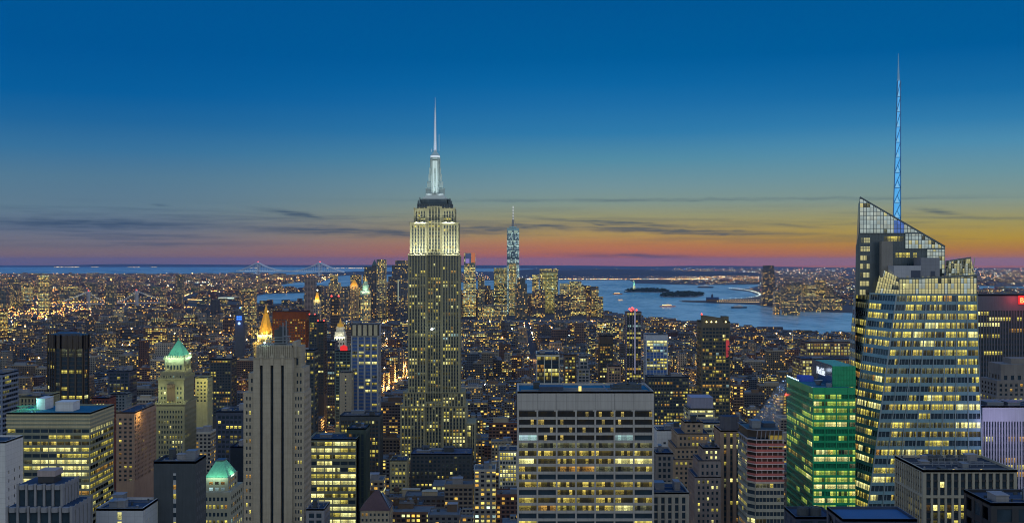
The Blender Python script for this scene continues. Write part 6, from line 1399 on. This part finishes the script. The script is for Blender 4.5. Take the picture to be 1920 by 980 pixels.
mb = MB(); mb.cyl(cx_, cy_, 14, 13, zt, Z_(534,5100), 14); mb.cyl(cx_, cy_, 9, 8, Z_(534,5100), Z_(527,5100), 12); mb.build('cupola', wall('jade_stone', (.45,.58,.45)), t_)
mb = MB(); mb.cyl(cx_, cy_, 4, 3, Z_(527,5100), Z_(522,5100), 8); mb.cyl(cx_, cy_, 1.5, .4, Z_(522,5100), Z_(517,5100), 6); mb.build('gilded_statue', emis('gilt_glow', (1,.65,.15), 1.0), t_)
light('AREA', (cx_, 5085, Z_(548,5085)), 22000, (.7,1,.7), 40, (cx_, cy_, Z_(532,5118)), None, None, 6)
t_ = far_tower('courthouse tower with small glowing gold pyramid, right of the brown slab', 656, 671, 535, 4950, 32, (.24,.18,.12), .3, name='courthouse_tower')
X0, X1, Y0, Y1, zt = t_['_top']; mb = MB(); mb.prism([(X0+1,Y0+1),(X1-1,Y0+1),(X1-1,Y1-1),(X0+1,Y1-1)], zt, Z_(522.5,4950), 0, False, 0); mb.build('pyramid_roof', GOLD, t_)
light('AREA', ((X0+X1)/2, Y0-14, zt-2), 18000, (1,.6,.15), 30, ((X0+X1)/2, Y0+14, zt+12), None, None, 4)
t_ = far_tower('slender municipal tower with gold lantern and white beacon beside the brown slab', 588, 600, 562, 3900, 24, (.20,.20,.20), .3, name='lantern_topped_tower')
X0, X1, Y0, Y1, zt = t_['_top']; mb = MB(); mb.prism([(X0+3,Y0+3),(X1-3,Y0+3),(X1-3,Y1-3),(X0+3,Y1-3)], zt, Z_(548,3900), 0, True, .35); mb.build('gold_roof', GOLD, t_)
mb = MB(); mb.octa((X0+X1)/2, (Y0+Y1)/2, Z_(545,3900)+2, 3.2); mb.build('beacon', emis('beacon_white', (.9,1,.8), 2.5), t_)
light('AREA', ((X0+X1)/2, Y0-8, zt-2), 14000, (1,.7,.2), 16, ((X0+X1)/2, Y0+10, zt+8), None, None, 3)
far_tower('blank brown windowless slab standing before the river, left of the gold lantern tower', 571, 591, 520, 5200, 40, (.20,.16,.15), .02, short='blank brown far slab')
far_tower('black apartment slab topped by two red lamps', 620, 636, 556, 2800, 24, (.02,.022,.03), .1, 3.6, 3.6, short='black slab with two red lamps')
t_ = [o for o in COL.objects if '_top' in o][-1]
for a in (621.5, 635): m1 = MB(); m1.octa(X_(a,2800), 2801, Z_(555,2800), 2.6); m1.build('beacon', GLOW[3], t_)
far_tower('apartment tower full of lit windows beside the river water', 449, 477, 539, 4300, 40, (.07,.075,.08), .42, 5.2, 4.2, name='apartment_tower', short='far apartment tower by the water')
far_tower('twin-stepped office tower above the gold lantern tower', 618, 635, 520, 5700, 40, (.13,.14,.13), .45, tiers=[(616,637,530),(619,632,516,5)])
far_tower('grey slab between brown slab and the twin-stepped tower', 600, 620, 536, 5300, 40, (.12,.13,.15), .28)
far_tower('squat dark office block below the twin-stepped tower', 618, 652, 545, 4700, 40, (.08,.09,.10), .25)
far_tower('dark housing tower left of the rippled skyscraper base', 640, 656, 540, 5200, 36, DT, .2)
t_ = far_tower('unfinished tower with glowing screens and open white-lit floors right of the floodlit tower', 869, 891, 503, 5700, 40, (.20,.24,.20), .7, name='unfinished_tower', tiers=[(869,892,515),(870,891,474,3)], short='far unfinished tower')
for (a, b, c, d_, col_, nm) in ((873,883,475,494,(.06,.09,.22),'blue'), (883.5,890.5,474,492,(.75,.22,.08),'orange'), (873,880,485,493,(.40,.30,.75),'violet')):
    mb = MB(); mb.box(X_(a,5698), X_(b,5698), 5699+(0 if nm != 'violet' else -1), 5702.5, Z_(d_,5700), Z_(c,5700)); mb.build('screen_panel', emis(nm+'_screen', col_, .6), t_)
far_tower('slim lit tower below right of the far unfinished tower', 896, 908, 519, 5400, 36, (.13,.14,.12), .38)
far_tower('green-lit glass office tower left of the tallest far tower', 926, 953, 502, 6150, 50, (.12,.15,.10), .6, short='green-lit far office tower')
far_tower('yellow-lit tower standing in front of the tallest far tower', 954, 968, 494, 5850, 36, (.20,.20,.12), .75)
far_tower('dark rounded office tower right of the tallest far tower', 968, 988, 528, 5400, 44, (.08,.10,.09), .18, tiers=[(966,988,532),(970,985,521,6)])
far_tower('squat tower with dome-stepped top glowing yellow-green', 998, 1010, 515, 6000, 40, (.16,.15,.10), .6)
far_tower('brightest yellow broad office tower by the bay with pale roof rim', 1018, 1044, 510, 6100, 60, (.30,.30,.10), .88, short='brightest yellow far tower')
far_tower('taller dim rear tower behind the brightest yellow one', 1012, 1046, 504, 6300, 40, (.14,.14,.12), .5)
far_tower('apartment block pair with red roof lamp in front of the bright yellow tower', 998, 1022, 543, 5600, 40, (.10,.09,.10), .32)
far_tower('glass block with slanted pale top right of the bright yellow tower', 1050, 1066, 531, 5900, 40, (.24,.30,.28), .5)
far_tower('broad dark-topped bank tower near the water, stepped on its right', 1062, 1094, 533, 5800, 50, (.13,.12,.09), .5, tiers=[(1060,1098,548),(1064,1094,533,4),(1068,1090,527,9)], short='broad dark-topped bank tower')
far_tower('dim residential block below the broad bank tower', 1040, 1070, 552, 5400, 36, (.07,.075,.085), .3)
far_tower('orange-lit apartment tower closest to the open water', 1110, 1122, 542, 5650, 30, (.16,.12,.08), .55, short='far apartment tower at the water edge')
far_tower('shorter apartment block at the water edge, right of the orange-lit one', 1121, 1131, 556, 5600, 30, (.12,.11,.09), .5)
far_tower('lit low office row under the tallest far tower', 905, 950, 572, 5000, 40, (.14,.14,.11), .6)
far_tower('tapered dark glass tower alone on the far river bank', 1430, 1453, 520, 7150, 60, (.05,.06,.08), .22, 8, 7, name='riverside_tower', tiers=[(1430,1453,520),(1431,1452,504,6),(1432.5,1451,497.5,12)], grp='towers on the far river bank', short='dark tower across the river')
rng = random.Random(99)
for k, (a, b, c, lb) in enumerate([(1465,1474,537,'slim speckled tower right of the dark riverside tower'),(1476,1486,533,'square-topped lit tower, second right of the riverside tower'),(1488,1502,529,'wide tower with two red roof lamps across the river'),(1505,1516,533,'pale tower beside the wide red-lamped one across the river'),(1518,1530,535,'dim flat tower across the river'),(1531,1549,525,'tallest blocky tower at the right of the far bank cluster'),(1552,1564,536,'short lit tower next to the tallest blocky one'),(1470,1500,553,'low lit waterside office on the far bank'),(1504,1540,556,'long low lit block on the far bank'),(1545,1580,560,'rightmost low lit block on the far bank'),(1453,1463,547,'squat block touching the dark riverside tower')]):
    far_tower(lb, a, b, c, 7000-rng.uniform(0,700)-(500 if k > 6 else 0), 50, (.08,.09,.09), rng.uniform(.25,.5), 7, 6, name='riverside_block', grp='towers on the far river bank', vb=585)
for a in (1492, 1499): m1 = MB(); m1.octa(X_(a,6500), 6500, Z_(527,6500), 6); tag(m1.build('tower_beacon', GLOW[3]), 'small red aircraft lamp glowing over the wide far-bank tower', 'lamp', 'red lamps across the river') if 0 else None
for k, (a, b, c, lb) in enumerate([(72,86,516,'taller lit office tower in the far left borough'),(86,92,524,'dim narrow tower touching the taller lit far-left one'),(0,12,538,'lit block cut by the left picture edge across the water'),(14,20,520,'dark slim tower among the far left borough lights'),(25,32,523,'second dark slim tower of the far left borough'),(40,56,531,'broad yellow-lit office across the water on the left'),(120,142,537,'wide bright floodlit office across the water'),(119,126,545,'grey blank chimney-like tower before the wide bright office'),(196,214,534,'dark square tower near the lamp-strung bridge'),(168,178,533,'slim tower above the left bridge tower'),(330,342,515,'pair of tiny far lit blocks on the skyline'),(300,308,545,'short dim tower right of the lamp-strung bridge')]):
    far_tower(lb, a, b, c, 7600-rng.uniform(0, 1500), 45, (.10,.11,.10), (.6 if k in (0,5,6) else .28), 8, 7, name='borough_tower', grp='towers across the water on the left', vb=570)

# ================================================================ the ordinary city
def shore(px):
    P_ = [(-200,548),(300,552),(440,556),(476,568),(530,570),(575,566),(600,572),(640,560),(700,553),(765,553),(862,545),(985,556),(1110,572),(1130,587),(1215,598),(1310,607),(1400,613),(1520,626),(1600,626),(1700,622),(1840,560),(2200,560)]
    for (a, b), (c, d_) in zip(P_, P_[1:]):
        if a <= px <= c: return b+(d_-b)*(px-a)/(c-a)
    return 600
def limit(px, Y, r):
    if Y < 1500: return 735+r*60
    if Y < 2300: return 655+r*70
    if Y < 3200: return 606+r*50
    return 560+r*30
rng = random.Random(2024)
WALLS = [((.16,.10,.075),'brown brick'),((.20,.16,.12),'tan brick'),((.14,.07,.055),'red brick'),((.15,.15,.16),'grey concrete'),((.26,.23,.18),'buff stone'),((.08,.085,.10),'charcoal'),((.36,.34,.30),'pale stone'),((.07,.10,.15),'dark blue glass'),((.12,.12,.11),'dull olive')]
BL = []
def occupied(X0, X1, Y0, Y1):
    for h in HEROES:
        if X0 < h[4]+2 and X1 > h[3]-2 and Y0 < h[6]+2 and Y1 > h[5]-2: return True
    return False
Hs = sorted(HEROES, key=lambda h: h[5])
y = 560.0; blk = 0
while y < 6350:
    big = 1.0 if y < 3300 else 1.25
    for ai in range(len(AVES)-1):
        xa, xb = AVES[ai]+16, AVES[ai+1]-16
        for row in range(2):
            dp = 30*big
            yy = y+row*(dp+1.5)
            x = xa
            while x < xb-8:
                w_ = min(rng.choice((14,18,22,24,28,34,46,60 if y < 2600 else 34))*big, xb-x)
                if w_ < 9: break
                x0, x1 = x+.3, x+w_-.3; x += w_
                if x0 > .45*yy+70 or x1 < -.45*yy-70: continue
                D = dp*rng.uniform(.75, 1.0); pc = CX+(x0+x1)/2/yy*F
                gy = CY+H*F/yy
                if yy > 3000 and (wet(pc, gy) or gy < shore(pc)-1 and 1130 < pc < 1700): continue
                if occupied(x0, x1, yy, yy+D): continue
                if yy > 4200 and pc < 440 and rng.random() < .25: continue
                u_ = rng.random(); dist = math.sin(x*.004+1)*math.sin(y*.0017+2)
                if yy < 1700: hh = rng.choice((24,32,40,48,55,62,75,90)) * rng.uniform(.8,1.15)
                elif yy < 2600: hh = rng.choice((16,20,26,34,42,50,64)) * rng.uniform(.8,1.2)*(1+.25*dist)
                elif yy < 4700: hh = rng.choice((12,14,16,18,22,26,34,44)) * rng.uniform(.8,1.2)*(1+.25*dist)
                else: hh = rng.choice((14,18,24,30,45)) * rng.uniform(.8,1.2)
                if u_ > .955 and yy > 1500: hh *= rng.uniform(1.6, 2.6)
                if 575 < pc < 1115 and yy > 4700: hh = rng.choice((35,50,70,90,110,140))*rng.uniform(.8,1.1)
                lo, hi = CX+x0/yy*F, CX+x1/yy*F; lo2, hi2 = CX+x0/(yy+D)*F, CX+x1/(yy+D)*F; lo, hi = min(lo, lo2), max(hi, hi2)
                mt = limit(pc, yy, rng.random()**.6)
                if 476 < pc < 572: mt = max(mt, 571)
                if 1120 < pc < 1720: mt = max(mt, shore(pc)+2-rng.random()**3*9)
                if 575 < pc < 1115 and yy > 4700: mt = 522+rng.random()*28
                for h in Hs:
                    if h[5] > yy+D*.5 and h[0] < hi and h[1] > lo and h[2] > mt: mt = h[2]-2+rng.random()*6
                zmax = H-(mt-CY)*yy/F
                if hh > zmax:
                    if zmax < 4.5: 
                        if zmax < 2 : continue
                        hh = zmax
                    else: hh = zmax*rng.uniform(.8, 1)
                BL.append([x0, x1, yy, yy+D, hh, rng.randrange(len(WALLS)), rng.random()])
    y += 2*30*big+(16 if blk % 1 == 0 else 16); blk += 1
# what the camera can see of each
gw, gh = 640, 327; occ = np.zeros((gh, gw), bool); s_ = gw/1920
ev = [(b[2], 'b', k) for k, b in enumerate(BL)]+[(h[5], 'h', k) for k, h in enumerate(HEROES)]
ev.sort(); vis = {}
htop = {}
for h_i, h in enumerate(HEROES): htop[h_i] = None
for Yk, typ, k in ev:
    if typ == 'h':
        h = HEROES[k]; continue
    b = BL[k]
    a0, a1 = (CX+b[0]/b[2]*F)*s_, (CX+b[1]/b[2]*F)*s_; t0 = (CY-(b[4]-H)/b[2]*F)*s_
    i0, i1, j0 = int(max(0, a0)), int(min(gw, a1+1)), int(max(0, t0))
    if i1 > i0 and j0 < gh:
        v_ = (~occ[j0:gh, i0:i1]).sum(); vis[k] = int(v_); occ[j0:gh, i0:i1] = True
    else: vis[k] = 0
# heroes also hide things: a second, rougher test against their front rectangles
def hid(b):
    a0, a1 = CX+b[0]/b[2]*F, CX+b[1]/b[2]*F; t0 = CY-(b[4]-H)/b[2]*F
    for h in HEROES:
        if h[5] < b[2] and h[0] <= a0+2 and h[1] >= a1-2 and h[7] <= t0: return True
    return False
tops = {}
for o in COL.objects:
    if '_top' in o: t = o['_top']; tops[(round(t[0]), round(t[2]))] = t[4]
HEROES = [(*h, CY-((max([v for (k0, k1), v in tops.items() if abs(k0-h[3]) < 3 and abs(k1-h[5]) < 3] or [0]))-H)/h[5]*F) for h in HEROES]
cand = sorted((k for k in vis if vis[k] > 14 and not hid(BL[k]) and BL[k][2] < 3400), key=lambda k: -vis[k])[:205]
cset = set(cand)
def battr(b, k):
    ci = b[5]; c = WALLS[ci][0]; r = b[6]; lit = .04+.55*((r*7.3) % 1)**2.4
    far_ = b[2] > 3300
    j = (.55+.45*((r*13.7) % 1))*(1 if b[2] < 1400 else .75)
    return (tuple(min(.6, v*j) for v in c), (lit*(1.0 if not far_ else 1.0), 3.4+((r*31) % 1)*1.2 if not far_ else 6.0, 3.6 if not far_ else 4.6), k*1.37 % 997)
city = MB(); topm = MB()
rr = random.Random(6)
for k, b in enumerate(BL):
    if k in cset: continue
    at = battr(b, k); x0, x1, y0, y1, hh = b[:5]
    if hh > 30 and x1-x0 > 16 and (b[6]*17) % 1 > .5 and b[2] < 4700:
        z_ = hh*rr.uniform(.6, .85); m_ = rr.uniform(1.5, 5); city.box(x0, x1, y0, y1, 0, z_, 0, at); city.box(x0+m_, x1-m_, y0+m_*.7, y1-m_*.5, z_, hh, 0, at)
        x0 += m_; x1 -= m_; y0 += m_; y1 -= m_
    else: city.box(x0, x1, y0, y1, 0, hh, 0, at)
    if b[2] < 4200:
        for q in range(rr.choice((1,1,2,3))):
            w_ = (x1-x0)*rr.uniform(.12, .3); d_ = (y1-y0)*rr.uniform(.15, .35); bx, by = rr.uniform(x0+.5, x1-w_-.5), rr.uniform(y0+.5, y1-d_-.5)
            city.box(bx, bx+w_, by, by+d_, hh-.1, hh+rr.uniform(2, 5), 0, (at[0], (0,3,3), 0))
        if b[2] < 2600 and rr.random() < .4:
            tx, ty = rr.uniform(x0+3, x1-3), rr.uniform(y0+3, y1-3); city.cyl(tx, ty, 2.1, 2.1, hh+2.5, hh+6, 8, 0, False, ((.07,.055,.045),(0,3,3),0)); city.cyl(tx, ty, 2.3, .2, hh+6, hh+7.6, 8, 0, False, ((.07,.055,.045),(0,3,3),0)); city.box(tx-1.4, tx+1.4, ty-1.4, ty+1.4, hh, hh+2.6, 0, ((.04,.04,.04),(0,3,3),0))
# low houses of the far boroughs
for _ in range(5200):
    py = 514+abs(rr.gauss(0, 1))*26; px = rr.uniform(-60, 880) if rr.random() < .72 else rr.uniform(1260, 1990)
    if px > 1200: py = 506+rr.random()**1.3*70
    if py > 590 or wet(px, py) or (px > 1200 and py > shore(px)-4) : continue
    if px > 1250 and px < 1440 and py > 533: continue
    X, Y_, _ = G(px, py)
    if Y_ < 5200: continue
    w_, d_, hh = rr.uniform(14, 60)*(Y_/8000), rr.uniform(20, 60), rr.choice((8,10,12,15,20,26,40 if px < 700 else 22))
    if wet(px+w_/Y_*F, py) or wet(px, CY+H*F/(Y_+d_)): continue
    city.box(X, X+w_, Y_, Y_+d_, 0, hh, 0, (tuple(v*rr.uniform(.2,.5) for v in WALLS[rr.randrange(9)][0]), (rr.uniform(.08,.4), 7.5, 6), rr.random()*900))
tag(city.build('city_blocks', CITY), 'dense dusk city of brick and stone blocks with scattered lit windows', None, None, 'stuff')

# the ones that show largest are buildings of their own
land = [(n, x_, y_) for n, x_, y_ in LAND]
lab = {}
recs = []
for k in cand:
    b = BL[k]; px = CX+(b[0]+b[1])/2/b[2]*F; py = CY-(b[4]-H)/b[2]*F
    n, lx, ly = min(land, key=lambda t: math.hypot((t[1]-px)*1.0, (t[2]-py)*.8))
    dx, dy = px-lx, py-ly
    rel = ('right of' if dx > 0 else 'left of') if abs(dx) > abs(dy)*.7 else ('below' if dy > 0 else 'above')
    tall = b[4] > 58; wide = b[1]-b[0] > 40
    tank = 1 if b[2] < 2300 and (b[6]*5.1) % 1 > .45 else 0; bulk = 1+int((b[6]*9.7) % 1*2.6)
    step = b[4] > 36 and (b[6]*3.3) % 1 > .5 and b[1]-b[0] > 15
    size = 'tall' if tall else ('wide' if wide else 'low')
    base = f"{size} {WALLS[b[5]][1]} {'stepped ' if step else ''}block" + (' with tank' if tank else '') + f", {{}}{rel} {n}"
    recs.append((k, base, px, py, tank, bulk, step))
from collections import defaultdict
grp = defaultdict(list)
for r in recs: grp[r[1]].append(r)
ORD = ['', 'second ', 'third ', 'fourth ', 'fifth ', 'sixth ', 'seventh ', 'eighth ', 'ninth ', 'tenth ']
for base, rs in grp.items():
    rs.sort(key=lambda r: r[2])
    for i, (k, _, px, py, tank, bulk, step) in enumerate(rs):
        label = base.format('' if len(rs) == 1 else ('leftmost ' if i == 0 else ORD[min(i, 9)]))
        b = BL[k]; at = battr(b, k); x0, x1, y0, y1, hh = b[:5]
        root = thing('city_block', label, 'building', ((x0+x1)/2, (y0+y1)/2, 0), 'ordinary blocks between the towers')
        m = MB(); r_ = random.Random(k)
        if step:
            z_ = hh*.72; m.box(x0, x1, y0, y1, 0, z_, 0, at); mm = min(5, (x1-x0)*.12); m.box(x0+mm, x1-mm, y0+mm*.7, y1-mm*.5, z_, hh, 0, at)
            x0 += mm; x1 -= mm; y0 += mm*.7; y1 -= mm*.5
        else: m.box(x0, x1, y0, y1, 0, hh, 0, at)
        m.build('walls', CITY, root)
        extras(root, x0, x1, y0, y1, hh, tank, bulk, r_, wall('parapet_%d' % b[5], tuple(v*1.05 for v in WALLS[b[5]][0])))

# street lamps, traffic and yard lights
HOT = [emis('street_sodium', (1,.42,.07), 60), emis('street_warm', (1,.62,.22), 50), emis('street_white', (.85,1,.9), 30), emis('tail_red', (1,.05,.03), 7)]
lp = MB(); r5 = random.Random(5)
for x in AVES:
    for yv in range(1250, 5200, 38):
        if abs(x) > .45*yv+30 or wet(CX+x/yv*F, CY+H*F/yv) or CY+H*F/yv < shore(CX+x/yv*F)+3: continue
        for s in (-1, 1):
            if r5.random() < (.6 if x != 60 else .2): lp.octa(x+s*11, yv+r5.uniform(-6, 6), 9, .62+yv/6500, r5.choice((0,0,1)))
        if yv < 4000 and x != 60:
            for q in range(2): lp.octa(x+r5.choice((-6,-3,3,6)), yv+r5.uniform(-18, 18), 1.2, .45+yv/7500, r5.choice((3,1,2)))
for yv in range(1290, 5200, 76):
    for xv in range(-2200, 2200, 62):
        if abs(xv) > .45*yv+30 or r5.random() < .45 or CY+H*F/yv < shore(CX+xv/yv*F)+3: continue
        lp.octa(xv+r5.uniform(-20, 20), yv-8+r5.uniform(-3, 3), 8, .62+yv/6500, r5.choice((0,0,1,2)))
for b in r5.sample(BL, 700):
    if 1000 < b[2] < 5200: lp.octa(r5.uniform(b[0], b[1]), b[2]-1.5, b[4]+1.2 if r5.random() < .4 else b[4]*r5.uniform(.1, .9), .55+b[2]/4500, r5.choice((0,0,1,1,2)))
tag(lp.build('street_lights', HOT), 'sodium street lamps, car lamps and yard lamps along avenues and streets', None, None, 'stuff')
print('objects', len(bpy.data.objects), 'blocks', len(BL))
for xv_, ys_ in ((-217, range(1450, 2900, 130)), (-365, (1700, 2100, 2600)), (-520, (2200, 2700, 3300)), (-900, (2900, 3500)), (330, (1900, 2300, 2900)), (60, (1900, 2500, 3200)), (600, (2600, 3200))):
    for yv in ys_: light('POINT', (xv_, yv, 14), 100000, (1,.48,.12), 6, name='street_glow_lamp')
# the dusk air between here and the horizon
hm = bpy.data.materials.new('dusk_haze'); hm.use_nodes = True; ht = NT(hm.node_tree); ht.n.clear()
pv = ht.new('ShaderNodeVolumePrincipled'); pv.inputs['Color'].default_value = (.30,.50,1.0,1); pv.inputs['Density'].default_value = HAZE; pv.inputs['Anisotropy'].default_value = .2
ht.l.new(pv.outputs[0], ht.new('ShaderNodeOutputMaterial').inputs['Volume'])
hb = MB(); hb.box(-92000, 92000, -4500, 86000, -1.0, 470, 0, None, True); tag(hb.build('haze', hm), 'thin blue dusk haze over the city and bay', None, None, 'stuff')
